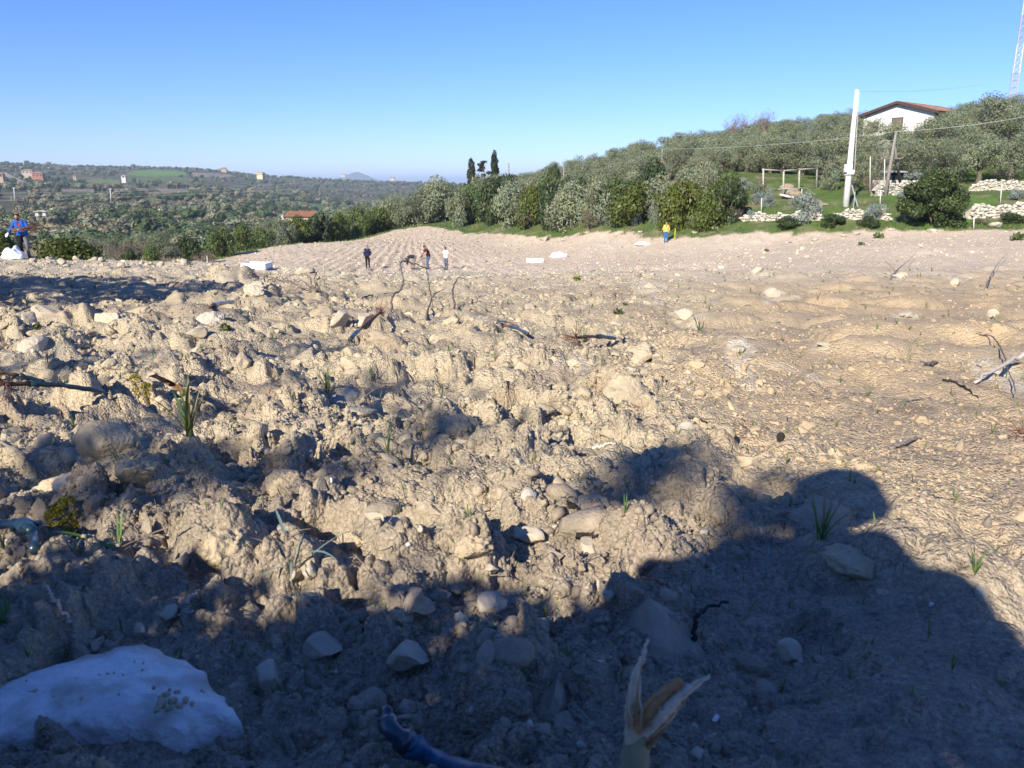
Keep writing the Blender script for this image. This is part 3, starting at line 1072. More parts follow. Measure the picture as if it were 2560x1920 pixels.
def woodland():
    """trees of the far slope, too many to count, one object per belt"""
    rngt = np.random.default_rng(8)
    wm = mat('woodland_leaves_spread', (.20, .215, .14), .8, .15, .12, .8, attr='Tint', sub=.15, itint=True)
    src = []
    for i in range(6):
        n = 420
        B = [(0, 0, .50, .40, .40, .40)]
        for _ in range(8):
            a = rngt.uniform(0, 6.28); q = rngt.uniform(.15, .36)
            B.append((math.cos(a) * q, math.sin(a) * q, rngt.uniform(.3, .78), rngt.uniform(.18, .28), rngt.uniform(.18, .28), rngt.uniform(.16, .24)))
        C, k, d = blob_points(rngt, n, B, .25)
        V, F = leaf_arrays(C, .085 * rngt.uniform(.6, 1.4, n), rngt, .7, .2, d, 2.2)
        src.append(mesh_from('woodland_tree', V, F, False, [wm], np.repeat(sprig(C, k, rngt, .1), 4, 0), 'Tint'))
    belts = [('woodland', 150, 430, 1500, 'grey green wood filling the valley below the field'),
             ('woodland', 430, 950, 2900, 'belt of scrubby trees half way up the far slope'),
             ('woodland', 950, 2050, 4300, 'distant trees along the top of the far hill')]
    for (nm, d0, d1, n, lab) in belts:
        rng = np.random.default_rng(int(d0))
        P, need = [], n
        while need > 0:
            k = need * 3
            d = np.sqrt(rng.uniform(d0 * d0, d1 * d1, k))
            a = rng.uniform(-.86, .02, k) if d0 < 400 else rng.uniform(-.80, .06, k)
            x, y = d * np.sin(a), d * np.cos(a)
            z = land(x, y)
            vx, vy = seen(x, y, z)
            ok = np.ones(k, bool)
            for poly, _ in PATCH:
                ok &= ~in_poly(vx, vy, poly) & ~in_poly(vx, vy - 4 * 400 / d, poly)
            dens = .42 + .95 * fbm(x / 80, y / 80, 301, 3) + (.35 if d0 < 400 else 0)
            if d0 > 900:
                dens = dens - .10 + .9 * sstep(1560, 1700, d)
            ok &= rng.random(k) < dens
            x, y, z = x[ok][:need], y[ok][:need], z[ok][:need]
            P.append(np.stack([x, y, z], 1))
            need -= len(x)
        P = np.concatenate(P)
        n = len(P)
        h = rng.uniform(3.2, 6.2, n)
        h *= np.where(rng.random(n) < .05, 1.5, 1)
        w = h * rng.uniform(.85, 1.35, n)
        kind = fbm(P[:, 0] / 60, P[:, 1] / 60, 303, 2) + rng.normal(0, .35, n)
        tint = np.where(kind[:, None] > .10, np.array([.42, .56, .34]), np.where(kind[:, None] > -.3, np.array([1.10, 1.08, 1.02]), np.array([1.15, .98, .90])))
        tint = tint * rng.uniform(.72, 1.22, (n, 1))
        P[:, 2] -= h * .10
        o = instanced(nm, P, np.stack([w, w, h], 1), np.stack([np.zeros(n), np.zeros(n), rng.uniform(0, 6.28, n)], 1), rng.integers(0, 6, n), src, tint)
        tag(o, lab, 'woodland', kind='stuff')


woodland()


def crown_mesh(name, rng, blobs, n, size, m, aspect=.45, shell=.4, stalk=None, sd=.11, updir=.2, facing=1.15):
    C, k, d = blob_points(rng, n, blobs, shell)
    V, F = leaf_arrays(C, size * rng.uniform(.6, 1.35, n), rng, aspect, updir, d, facing)
    return mesh_from(name, V, F, False, [m], np.repeat(sprig(C, k, rng, sd), 4, 0), 'Tint')


def rand_blobs(rng, n, rx, ry, z0, z1, r0, r1, power=1.0):
    B = []
    for _ in range(n):
        a = rng.uniform(0, 2 * np.pi); q = math.sqrt(rng.random())
        t = rng.random() ** power
        wmax = math.sqrt(max(.05, 1 - (2 * t - .85) ** 2 * .75))
        r = rng.uniform(r0, r1)
        B.append((math.cos(a) * q * rx * wmax, math.sin(a) * q * ry * wmax, z0 + (z1 - z0) * t, r, r * rng.uniform(.8, 1.1), r * rng.uniform(.6, .9)))
    return B


def trunk_mesh(name, rng, h, r, limbs, spread, m, top):
    mb = MB()
    base = [(0, 0, -.25), (rng.normal(0, .05), rng.normal(0, .05), h * .45), (rng.normal(0, .12), rng.normal(0, .12), h)]
    mb.tube([base[0], tuple(np.mean(base[:2], 0)), base[1], base[2]], [r * 1.5, r * 1.1, r, r * .8], 8)
    for i in range(limbs):
        a = i * 2 * np.pi / limbs + rng.uniform(-.5, .5)
        e = np.array([math.cos(a) * spread, math.sin(a) * spread, top * rng.uniform(.75, 1)])
        s = np.array(base[2]) * .95
        mid = s * .5 + e * .5 + rng.normal(0, .12, 3) + np.array([0, 0, -.1])
        mb.tube([s, mid, e], [r * .62, r * .4, r * .12], 6)
    return mb.mesh(name, m, True)


def olive_variants(k=7, n=4200, size=.098):
    out = []
    for i in range(k):
        rng = np.random.default_rng(400 + i)
        B = rand_blobs(rng, 20, 2.0, 2.0, .8, 3.7, .6, 1.05, .8)
        out.append((crown_mesh('olive_crown', rng, B, n, size, LM['olive'], .34, .5),
                    trunk_mesh('olive_trunk', rng, 1.1, .2, 4, 1.2, BARK, 2.9)))
    return out


OLIVES = olive_variants()


def olive_tree(p, s, rng, label, group, name='olive_tree', parts=True):
    c, t = OLIVES[rng.integers(0, len(OLIVES))]
    o = thing(name, label, 'tree', p, rng.uniform(0, 6.28), group)
    o.scale = (s * rng.uniform(.9, 1.15), s * rng.uniform(.9, 1.15), s)
    link('crown', c, o)
    link('trunk', t, o)
    return o


def grove():
    """olive trees over the right-hand hill"""
    rng = np.random.default_rng(55)
    placed = []
    zones = [(960, 'left end of the hillside grove'), (1110, 'grove below the two cypresses'), (1225, 'grove left of the short lone pole'),
             (1430, 'grove left of the thin braced pole'), (1600, 'grove right of the braced pole'), (1760, 'grove below the bare reddish trees'),
             (1870, 'grove behind the tall white pole'), (2020, 'grove in front of the white house'), (9999, 'grove right of the white house')]
    tries = 0
    while len(placed) < 290 and tries < 16000:
        tries += 1
        y = rng.uniform(62, 152); x = rng.uniform(-24, 82)
        ed = -float(edge_dist(np.array([x]), np.array([y]))[0])
        a = x / y
        if a > .72 or ed < 10 or y < 78 and a < .28 or ed > 95:
            continue
        # keep the track, the pergola, the poles and the house clear
        vx, vy = seen(x, y, float(land(np.array([x]), np.array([y]))[0]))
        if 1560 < vx < 1860 and y < 86: continue
        if vx > 1780 and y < 84: continue
        if 1855 < vx < 2060 and y > 104: continue
        if 1840 < vx < 1960 and 90 < y: continue
        if x < -8 and y < 112: continue
        if any((x - q[0]) ** 2 + (y - q[1]) ** 2 < (2.4 if y < 110 else 2.8) ** 2 for q in placed):
            continue
        placed.append((x, y))
        z = float(land(np.array([x]), np.array([y]))[0])
        zl = next(t for lim, t in zones if vx < lim)
        olive_tree((x, y, z - .15), rng.uniform(.8, 1.12), rng, 'grey green olive tree in the ' + zl, 'olive trees, ' + zl)


grove()


# tall bushes in front of the house and at the right-hand end, each picked out by where it stands
def olive_at(px_, d, s, label, seed, sink=0):
    p = spot(px_, d)
    if s > 20:
        s = (at(px_, s, d)[2] - p.z) / 4.15
    return olive_tree(p, s, np.random.default_rng(seed), label, None)


for (px_, d, s, lab) in [
        (2130, 92, 203, 'largest olive tree, its round crown rising right beside the white house'),
        (2205, 96, 214, 'tall olive tree at the picture edge below the lattice mast'),
        (2068, 92, 232, 'olive tree reaching the right eave of the white house'),
        (1990, 100, 258, 'olive tree under the side wall of the white house'),
        (1893, 102, 255, 'low olive tree under the left window of the white house'),
        (2040, 82, 290, 'olive tree directly above the big dark bush, with a shaded trunk'),
        (2110, 81, 285, 'olive tree standing on the strip of grass above the upper stone wall'),
        (2180, 82, 280, 'olive tree with low branches above the right end of the upper wall'),
        (1785, 80, 285, 'shady olive tree just left of the tall white pole'),
        (1735, 88, 290, 'olive tree with a pale trunk behind the wooden frame'),
        (1815, 88, 268, 'olive tree behind the middle of the tall white pole'),
        (1690, 88, 295, 'olive tree behind the left post of the wooden frame'),
        (1850, 76, 322, 'small olive tree right behind the foot of the white pole'),
        (1965, 80, 296, 'olive tree behind the braced wooden pole'),
        (1930, 104, 274, 'olive tree under the middle window of the white house'),
        (1870, 92, 285, 'olive tree between the tall white pole and the house'),
        (2010, 96, 252, 'olive tree below the small side window of the white house'),
        (1912, 79, 300, 'olive tree half hiding the square stone pillar'),
        (1940, 92, 292, 'olive tree behind the top of the braced wooden pole'),
        (2085, 88, 262, 'olive tree left of the largest one beside the house'),
        (245, 66, 510, 'pale olive tree behind the dark round bush on the left'),
        (300, 78, 500, 'silvery olive tree left of the small yellow green bush'),
        (355, 84, 492, 'silvery olive tree behind the dark bush beside the furrows'),
        (200, 84, 503, 'washed out olive tree above the dry grass'),
        (600, 96, 468, 'grey olive tree just left of the orange roof'),
        (560, 100, 480, 'grey olive tree behind the fresh green strip of grass'),
        (790, 118, 434, 'grey olive tree over the hedge left of the field tip'),
        (850, 124, 418, 'grey olive tree over the hedge at the field tip'),
        (740, 120, 447, 'olive tree at the hedge right of the orange roof'),
        (905, 116, 402, 'broad olive tree right of the field tip'),
        (955, 118, 392, 'olive tree below the left cypress')]:
    olive_at(px_, d, s, lab, int(px_ * 7 + d))


# ------------------------------------------------------------------ bushes
def bush_variants(kind, k, n, size, blobs=16, tall=1.0, aspect=.5, shell=.35):
    out = []
    for i in range(k):
        rng = np.random.default_rng(sum(map(ord, kind)) * 3 + i)
        B = rand_blobs(rng, blobs, .62, .62, .12, .80, .22, .36, .9)
        me = crown_mesh(kind + '_foliage', rng, B, n, size, LM[kind], aspect, shell)
        mb = MB()
        for q in range(7):
            a = rng.uniform(0, 6.28)
            mb.tube([(0, 0, -.08), (math.cos(a) * .15, math.sin(a) * .15, .3), (math.cos(a) * .45, math.sin(a) * .45, .62)], [.03, .022, .008], 5)
        out.append((me, mb.mesh(kind + '_stem', BARK, True)))
    return out


BUSH = dict(
    lentisk=bush_variants('lentisk', 3, 4800, .042, 20, aspect=.6),
    dark=bush_variants('dark', 3, 4200, .044, 18, aspect=.6),
    myrtle=bush_variants('myrtle', 3, 4200, .042, 18, aspect=.5),
    grey=bush_variants('grey', 3, 2600, .045, 16, aspect=.4),
    dry=bush_variants('dry', 2, 1000, .07, 14, aspect=.12, shell=.8),
    olive=bush_variants('olive', 3, 4000, .042, 18, aspect=.4),
    yellow=bush_variants('yellow', 1, 900, .08, 10, aspect=.5),
)


def land_hit(px_, py_, near=20.0, far=170.0):
    """where a sight line meets the smooth lie of the land"""
    a, s = ray(px_, py_)
    ds = np.linspace(near, far, 1200)
    g = land(a * ds, ds) >= s * ds
    d = ds[int(np.argmax(g))] if g.any() else far
    return Vector((a * d, d, float(land(np.array([a * d]), np.array([d]))[0])))


def bush(kind, px_, d, wpx, hpx, label, name=None, sink=.1, group=None):
    """a bush wpx wide and hpx high in the view; d is its depth, or (above 200) the view row of its foot, or (negative) minus the row of its top at depth hpx"""
    if d < 0:
        top, dep = -d, hpx
        p = spot(px_, dep); p.z = float(land(np.array([p.x]), np.array([p.y]))[0])
        h = at(px_, top, dep)[2] - p.z
        d = dep
    elif d > 200:
        p = land_hit(px_, d - (8 if 880 < px_ < 1600 and d > 470 else 0))
        d = p.y
        h = hpx / 1670 * d
    else:
        p = spot(px_, d)
        h = hpx / 1670 * d
    w = wpx / 1670 * d / 2 * 1.22
    rng = np.random.default_rng(int(px_ * 13 + d * 7))
    me, st = BUSH[kind][rng.integers(0, len(BUSH[kind]))]
    o = thing(name or {'grey': 'grey_shrub', 'dry': 'dry_shrub'}.get(kind, 'shrub'), label, 'shrub', (p.x, p.y, p.z - sink * h), rng.uniform(0, 6.28), group)
    o.scale = (w, w, h * 1.12)
    link('foliage', me, o)
    link('stem', st, o)
    return o


# the big dark bush by the wall has its own denser foliage
rngb = np.random.default_rng(91)
pb = spot(2018, 60)
pb = land_hit(2018, 488)
ob = thing('lentisk_bush', 'big dense dark green bush standing at the field edge below the white house', 'shrub', (pb.x, pb.y, pb.z - .2))
Bb = rand_blobs(rngb, 54, 2.45, 2.1, .25, 3.7, .5, .85, .8)
link('foliage', crown_mesh('lentisk_bush_foliage', rngb, Bb, 15000, .11, LM['dark'], .6, .3, sd=.22), ob)
mbb = MB()
for q in range(9):
    a = rngb.uniform(0, 6.28)
    mbb.tube([(0, 0, -.1), (math.cos(a) * .5, math.sin(a) * .5, 1.1), (math.cos(a) * 1.4, math.sin(a) * 1.4, 2.4)], [.1, .07, .03], 6)
mbb.build('stem', BARK, ob, True)
LM['dark2'] = leaf_mat('bush_tips', (.10, .13, .03), .25, .45)
C_, k_, d_ = blob_points(rngb, 4500, [(b[0], b[1], b[2] + .05, b[3] * 1.04, b[4] * 1.04, b[5] * 1.06) for b in Bb], .06)
V_, F_ = leaf_arrays(C_, .10 * rngb.uniform(.6, 1.3, len(C_)), rngb, .5, .6, d_)
link('shoots', mesh_from('lentisk_bush_shoots', V_, F_, False, [LM['dark2']], np.repeat(sprig(C_, k_, rngb), 4, 0), 'Tint'), ob)

for row in [
    # right bank, from the right
    ('lentisk', 1466, 496, 118, 94, 'rounded olive green bush directly behind the person in yellow'),
    ('lentisk', 1528, 500, 94, 78, 'yellowish dense bush in the middle of the three bushes on the bank'),
    ('dark', 1570, 488, 100, 88, 'darkest of the three dense bushes on the bank, nearest the wooden frame'),
    ('lentisk', 1372, 490, 136, 80, 'broad olive green bush left of the person in yellow'),
    ('olive', 1425, 460, 100, 74, 'dull green bush at the foot of the thin braced pole'),
    ('olive', 1290, 496, 110, 92, 'tall grey green bush in the middle of the bank'),
    ('olive', 1235, 496, 120, 92, 'large grey green bush with bare tips on the bank'),
    ('dark', 1185, 496, 88, 84, 'dark bush between two grey bushes on the bank'),
    ('lentisk', 1150, 496, 90, 82, 'brownish green bush on the middle left of the bank'),
    ('olive', 1110, 496, 104, 90, 'tall grey bush on the left of the bank'),
    ('dark', 1060, 495, 84, 86, 'dark green bush on the left part of the bank'),
    ('olive', 992, 498, 62, 74, 'single rounded olive bush standing forward on the grass'),
    ('myrtle', 1022, 490, 90, 80, 'green bush behind the rounded olive bush'),
    ('olive', 930, 490, 100, 78, 'large grey bush where the bank meets the field tip'),
    ('dark', 900, 490, 64, 58, 'dark bush right above the tip of the field'),
    ('myrtle', 1330, 470, 80, 80, 'mid green bush behind the broad bush on the bank'),
    ('dry', 1130, 503, 64, 60, 'leafless brown bush at the foot of the bank'),
    ('dry', 1215, 503, 80, 56, 'brown twiggy bush low on the bank in the centre'),
    ('dry', 1275, 503, 60, 50, 'brown dead bush left of the grey shrubs'),
    ('dry', 1510, 500, 62, 36, 'dry brown brush in front of the three dense bushes'),
    ('dry', 1585, 488, 44, 44, 'dry brush left of the lower stone wall'),
    ('grey', 1416, 494, 36, 58, 'silver blue shrub immediately left of the person in yellow'),
    ('grey', 1320, 494, 40, 34, 'pale silver shrub low on the bank left of the yellow jacket'),
    ('grey', 1375, 496, 26, 30, 'small silver shrub between two larger ones on the bank'),
    ('grey', 1244, 494, 22, 28, 'small pale shrub beside white stones low on the bank'),
    ('grey', 1345, 420, 40, 30, 'pale shrub high on the bank above the broad bush'),
    ('grey', 1522, 424, 44, 30, 'pale blue shrub peeping between the dense bushes'),
    ('grey', 1602, 410, 44, 24, 'pale blue shrub at the top right of the dense bushes'),
    ('grey', 1640, 440, 44, 26, 'silver shrub left of the white track slab'),
    ('grey', 1735, 478, 88, 60, 'wide silver shrub growing over the lower stone wall'),
    ('grey', 1660, 446, 34, 34, 'silver shrub beside the short white post'),
    ('grey', 1888, 478, 56, 40, 'silver shrub over the right end of the lower wall'),
    ('grey', 1950, 401, 78, 36, 'large silver blue shrub below the braced wooden pole'),
    ('grey', 2000, 396, 50, 26, 'silver blue shrub right of the large one below the wooden pole'),
    ('grey', 1915, 404, 30, 24, 'silver shrub under the left end of the upper wall'),
    ('grey', 1955, 430, 40, 22, 'silver shrub partly behind the left side of the big dark bush'),
    ('grey', 2195, 432, 40, 24, 'silver shrub on the bright grass at the right edge'),
    ('grey', 1622, 476, 26, 24, 'small silver shrub at the start of the lower wall'),
    ('yellow', 1875, 394, 32, 26, 'bright yellow green shrub right of the white pole'),
    ('yellow', 1548, 402, 40, 22, 'bright green shrub above the dense bushes'),
    ('dry', 1880, 412, 44, 40, 'dry tan shrub below the bright green one'),
    ('dark', 1700, 492, 60, 26, 'low dark scrub in front of the lower wall'),
    ('dark', 1800, 490, 56, 26, 'low dark scrub below the tall white pole'),
    ('dark', 1875, 492, 50, 22, 'low dark scrub between the silver shrub and the big bush'),
    ('dark', 2180, 482, 60, 24, 'dark scrub under the right end of the front wall'),
    ('dry', 2120, 486, 50, 18, 'dry weeds at the foot of the front wall'),
    ('olive', 1640, 432, 50, 40, 'grey green bush at the left post of the wooden frame'),
    ('olive', 1790, 412, 50, 56, 'shady bush left of the white pole'),
    # left, beyond the brow
    ('lentisk', 148, -503, 140, 42, 'wide dark green bush right of the man in blue'),
    ('lentisk', 8, -502, 80, 40, 'dark bush cut by the left picture edge behind the white sack'),
    ('myrtle', 332, -528, 50, 52, 'small yellow green bush at the corner of the furrows'),
    ('dark', 408, -502, 56, 68, 'compact dark bush beside the furrows'),
    ('myrtle', 478, -488, 80, 76, 'bright green rounded bush along the edge of the furrows'),
    ('myrtle', 530, -484, 66, 84, 'green bush right of the bright rounded one'),
    ('dry', 258, -528, 80, 52, 'pale bare bush in the dry grass'),
    ('dry', 300, -508, 100, 66, 'grey leafless bush in front of the olives'),
    ('dry', 205, -515, 70, 60, 'dry bush behind the wide dark bush'),
    ('dry', 440, -535, 60, 64, 'dry low bush in front of the compact dark bush'),
    ('dark', 282, -542, 44, 48, 'low green bush at the left end of the furrows'),
    ('lentisk', 650, -466, 80, 99, 'olive green bush in front of the orange roof'),
    ('dark', 692, -456, 90, 101, 'largest dark bush of the hedge along the field'),
    ('lentisk', 735, -462, 66, 104, 'olive green bush in the middle of the hedge along the field'),
    ('myrtle', 775, -448, 76, 108, 'green bush of the hedge along the field'),
    ('lentisk', 818, -440, 76, 112, 'olive green bush near the tip end of the hedge'),
    ('olive', 860, -428, 80, 119, 'grey bush at the tip end of the hedge'),
    ('olive', 615, -472, 60, 95, 'grey bush at the near end of the hedge'),
    ('myrtle', 565, -492, 66, 90, 'low green bush on the fresh green strip'),
]:
    bush(*row)


# scrub filling the bank between and behind the named bushes
rngf = np.random.default_rng(66)
for i in range(46):
    px_ = rngf.uniform(900, 1585)
    base = np.interp(px_, [900, 1100, 1300, 1585], [478, 470, 462, 446]) + rngf.uniform(-22, 14)
    bush(['olive', 'olive', 'dark', 'lentisk', 'myrtle', 'dry'][rngf.integers(0, 6)], px_, base, rngf.uniform(60, 100), rngf.uniform(50, 84),
         'bush in the tangled scrub on the bank ' + ('near the tip of the field' if px_ < 1000 else 'right of the rounded forward bush' if px_ < 1180 else 'left of the silver shrubs' if px_ < 1330 else 'behind the person in yellow' if px_ < 1470 else 'behind the three dense bushes'),
         group='tangled scrub on the bank, part ' + ('one' if px_ < 1000 else 'two' if px_ < 1180 else 'three' if px_ < 1330 else 'four' if px_ < 1470 else 'five'))


# ------------------------------------------------------------------ cypresses and the thin tree between them
def cypress(px_, d, top, wpx, label, seed, r=.9):
    rng = np.random.default_rng(seed)
    p = spot(px_, d)
    zt = at(px_, top, d)[2]
    h = zt - p.z; w = wpx / 1670 * d / 2
    B = [(rng.normal(0, .12 * w), rng.normal(0, .12 * w), h * t, w * s, w * s, h * .10) for t, s in
         zip(np.linspace(.12, .92, 14), np.interp(np.linspace(0, 1, 14), [0, .3, .7, .9, 1], [.75, .95, 1.0, .75, .5]))]
    o = thing('cypress_tree', label, 'tree', p)
    link('crown', crown_mesh('cypress_crown', rng, B, 2600, .26, LM['cypress'], .45, .35, updir=1.2), o)
    mb = MB(); mb.tube([(0, 0, -.3), (0, 0, h * .5), (0, 0, h * .9)], [.2, .15, .05], 7)
    mb.build('trunk', BARK, o, True)


cypress(1020, 150, 343, 19, 'shorter and wider dark cypress on the skyline', 5)
cypress(1069, 150, 325, 16, 'taller slim dark cypress on the skyline', 6)
rngc = np.random.default_rng(17)
pc = spot(1046, 152)
oc = thing('cedar_tree', 'thin ragged tree standing between the two cypresses', 'tree', pc)
hc = at(1046, 347, 152)[2] - pc.z
Bc = [(rngc.uniform(-1.1, 1.1), rngc.uniform(-.8, .8), hc * t, rngc.uniform(.4, .75), .5, .28) for t in np.linspace(.35, .97, 13)]
link('crown', crown_mesh('cedar_crown', rngc, Bc, 900, .24, LM['cypress'], .45, .5), oc)
mc_ = MB(); mc_.tube([(0, 0, -.3), (.1, 0, hc * .5), (0, 0, hc)], [.2, .14, .04], 6)
for b in Bc:
    mc_.tube([(0, 0, b[2] - .3), (b[0], b[1], b[2])], [.05, .02], 4)
mc_.build('trunk', BARK, oc, True)

# bare reddish trees on the skyline
for (px_, d, hpx, lab) in [(1575, 128, 44, 'bare twiggy tree left on the skyline above the grove'), (1610, 128, 40, 'bare reddish tree on the skyline above the grove'),
                           (1650, 126, 46, 'widest bare reddish tree on the skyline above the grove')]:
    rng = np.random.default_rng(int(px_))
    p = spot(px_, d)
    o = thing('bare_tree', lab, 'tree', p)
    h = 4.0 + hpx / 1670 * d * .45
    mb = MB()
    mb.tube([(0, 0, -.2), (.1, 0, h * .35)], [.13, .09], 6)
    ends = []
    for q in range(12):
        a = rng.uniform(0, 6.28); s = rng.uniform(.5, 1.5)
        e = np.array([math.cos(a) * s, math.sin(a) * s, h * rng.uniform(.7, 1)])
        mb.tube([(.1, 0, h * .33), e * .5 + np.array([.05, 0, h * .2]), e], [.06, .04, .015], 5)
        ends.append(e)
    mb.build('trunk', PALEBARK, o, True)
    E = np.array(ends)
    C = E[rng.integers(0, len(E), 700)] * rng.uniform(.75, 1.05, (700, 1)) + rng.normal(0, .35, (700, 3))
    V, F = leaf_arrays(C, rng.uniform(.15, .3, 700), rng, .07, 1.0)
    link('twigs', mesh_from('bare_tree_twigs', V, F, False, [mat('red_twigs', (.20, .12, .10), .9, .1)]), o)['kind'] = 'stuff'

# dark row of slim trees on the far slope
rngp = np.random.default_rng(3)
for (px0, px1, py, d, n, hpx) in [(360, 475, 388.5, 780, 22, 10), (204, 243, 400.5, 640, 11, 10)]:
    mb_c = None
    for i in range(n):
        px_ = px0 + (px1 - px0) * i / (n - 1) + rngp.normal(0, 1)
        a_, s_ = ray(px_, py)
        x, y = a_ * d, d
        z = float(land(np.array([x]), np.array([y]))[0])
        h = hpx / 1670 * d * rngp.uniform(.8, 1.15)
        B = [(0, 0, h * t, h * .16, h * .16, h * .16) for t in (.25, .5, .75, .9)]
        if i < 3:
            me = crown_mesh('slim_tree_crown', rngp, B, 260, .5, LM['cypress'], .5, .5, updir=1)
            tm = MB().tube([(0, 0, -1), (0, 0, h * .6)], [.25, .1], 5).mesh('slim_tree_trunk', BARK)
            vs = [(me, tm)] if i == 0 else vs + [(me, tm)]
        me, tm = vs[i % 3]
        o = thing('slim_tree', 'dark slim tree in the long row on the far slope' if n > 15 else 'dark slim tree in the short row above the bare brown field',
                  'tree', (x, y, z), 0, 'long row of slim dark trees on the far slope' if n > 15 else 'short row of slim dark trees above the bare field')
        link('crown', me, o)
        link('trunk', tm, o)

# ------------------------------------------------------------------ grass along the field edge
def verge_grass():
    rng = np.random.default_rng(21)
    n = 60000
    y = rng.uniform(46, 118, n); x = rng.uniform(-42, 62, n)
    ed = edge_dist(x, y) + .5 * perlin(x / 1.3, y / 1.3, 114)
    ok = (ed < .15) & (ed > -11) & (rng.random(n) < np.exp(ed / 5)) 
    ok &= (x > -28) | (rng.random(n) < .5)
    x, y = x[ok][:16000], y[ok][:16000]
    z = ground(x, y)
    h = rng.uniform(.08, .26, len(x)) * (1 + .8 * (perlin(x / 2, y / 2, 133) > .3))
    a = rng.uniform(0, 6.28, len(x)); w = rng.uniform(.03, .08, len(x))
    ox, oy = np.cos(a) * w, np.sin(a) * w
    lx, ly = rng.normal(0, .08, len(x)), rng.normal(0, .08, len(x))
    V = np.stack([np.stack([x - ox, y - oy, z - .02], 1), np.stack([x + ox, y + oy, z - .02], 1), np.stack([x + lx, y + ly, z + h], 1)], 1).reshape(-1, 3)
    F = np.arange(len(V)).reshape(-1, 3)
    dry = (perlin(x / 3, y / 3, 134) > .25)[:, None]
    t = np.where(dry, np.array([1.5, 1.0, 1.3]), np.array([1., 1., 1.])) * rng.uniform(.7, 1.25, (len(x), 1))
    me = mesh_from('verge_grass', V, F, False, [leaf_mat('grass_blades', (.12, .20, .04), .3, .6)], np.repeat(t, 3, 0), 'Tint')
    tag(link('verge_grass', me), 'short green grass and weeds along the edge of the field', 'grass', kind='stuff')
    # dry grass behind the brow, left
    n = 9000
    y = rng.uniform(42, 74, n); x = rng.uniform(-44, -23, n)
    ok = edge_dist(x, y) < -.6
    x, y = x[ok], y[ok]
    z = ground(x, y)
    h = rng.uniform(.2, .6, len(x)); a = rng.uniform(0, 6.28, len(x))
    ox, oy = np.cos(a) * .04, np.sin(a) * .04
    V = np.stack([np.stack([x - ox, y - oy, z - .02], 1), np.stack([x + ox, y + oy, z - .02], 1), np.stack([x + rng.normal(0, .15, len(x)), y + rng.normal(0, .15, len(x)), z + h], 1)], 1).reshape(-1, 3)
    t = rng.uniform(.7, 1.2, (len(x), 1)) * np.array([1, 1, 1.])
    me = mesh_from('dry_grass', V, np.arange(len(V)).reshape(-1, 3), False, [leaf_mat('dry_grass_blades', (.36, .29, .18), .2, .8)], np.repeat(t, 3, 0), 'Tint')
    tag(link('dry_grass', me), 'tall pale dry grass behind the brow on the left', 'grass', kind='stuff')


verge_grass()

# ------------------------------------------------------------------ dry stone walls
LIMESTONE = mat('limestone', (.53, .49, .40), .9, .15, .14, 4, .7, 14, objvar=.14, second=(.42, .40, .34), ramp=(.55, .72))
rngw = np.random.default_rng(31)
STONES = [mesh_from('wall_stone', *rock_arrays(rngw, 2, (1, .9, .9), .55, .08), False, [LIMESTONE]) for _ in range(9)]


def stone_wall(pts, height, label, size=.32, seed=1, ragged=.25):
    """courses of rough stones along a line of (view x, depth) points"""
    rng = np.random.default_rng(seed)
    P = [land_hit(px_, d) for px_, d in pts]
    P = [np.array((p.x, p.y, 0)) for p in P]
    L = [0]
    for a, b in zip(P, P[1:]):
        L.append(L[-1] + np.linalg.norm(b - a))
    tot = L[-1]
    P = np.array(P)
    pos = lambda s: np.array([np.interp(s, L, P[:, 0]), np.interp(s, L, P[:, 1])])
    q = pos(tot / 2)
    o = thing('stone_wall', label, 'wall', (q[0], q[1], float(land(q[:1], q[1:])[0])))
    base = np.array(o.location)
    tang = P[-1] - P[0]; ang = math.atan2(tang[1], tang[0])
    rows = max(2, int(round(height / (size * .60))))
    # rubble filling behind the face
    mb = MB()
    n = max(3, int(tot / .6))
    ss = np.linspace(0, tot, n)
    nrm = np.array([-math.sin(ang), math.cos(ang)])
    if nrm[1] < 0: nrm = -nrm
    xy = np.array([pos(s) for s in ss])
    zz = land(xy[:, 0], xy[:, 1])
    hh = height * .82 * np.clip(1 - ragged * np.abs(rng.normal(0, .6, n)), .5, 1)
    hh[0] *= .5; hh[-1] *= .6
    V, F = [], []
    for i in range(n):
        a = xy[i] + nrm * .06; b = xy[i] + nrm * .5
        for p_, h_ in ((a, -.3), (a, hh[i]), (b, hh[i]), (b, -.3)):
            V.append((p_[0] - base[0], p_[1] - base[1], zz[i] + h_ - base[2]))
    for i in range(n - 1):
        for k in range(3):
            F.append((i * 4 + k, i * 4 + k + 1, i * 4 + 5 + k, i * 4 + 4 + k))
    link('wall_core', mesh_from('wall_core', V, np.array(F), False, [mat('wall_rubble', (.38, .34, .27), .95, .1, .3, 3)]), o)
    cnt = 0
    for r in range(rows + 1):
        s = rng.uniform(0, size)
        while s < tot:
            w = size * rng.uniform(.7, 1.45)
            c = pos(min(s + w / 2, tot))
            z = float(land(c[:1], c[1:])[0])
            hl = float(np.interp(s, ss, hh)) / .82
            zc = (r + .45) * size * .60 + rng.normal(0, .03)
            if zc < hl and cnt < 290:
                st = link('stone', STONES[rng.integers(0, len(STONES))], o,
                          (c[0] - base[0] + rng.normal(0, .03), c[1] - base[1] + rng.normal(0, .05), z + zc - base[2]),
                          (rng.normal(0, .2), rng.normal(0, .2), ang + rng.normal(0, .25) + (math.pi if rng.random() < .5 else 0)),
                          (w * .64, size * .55, size * rng.uniform(.42, .60)))
                cnt += 1
            s += w * .97
    return o


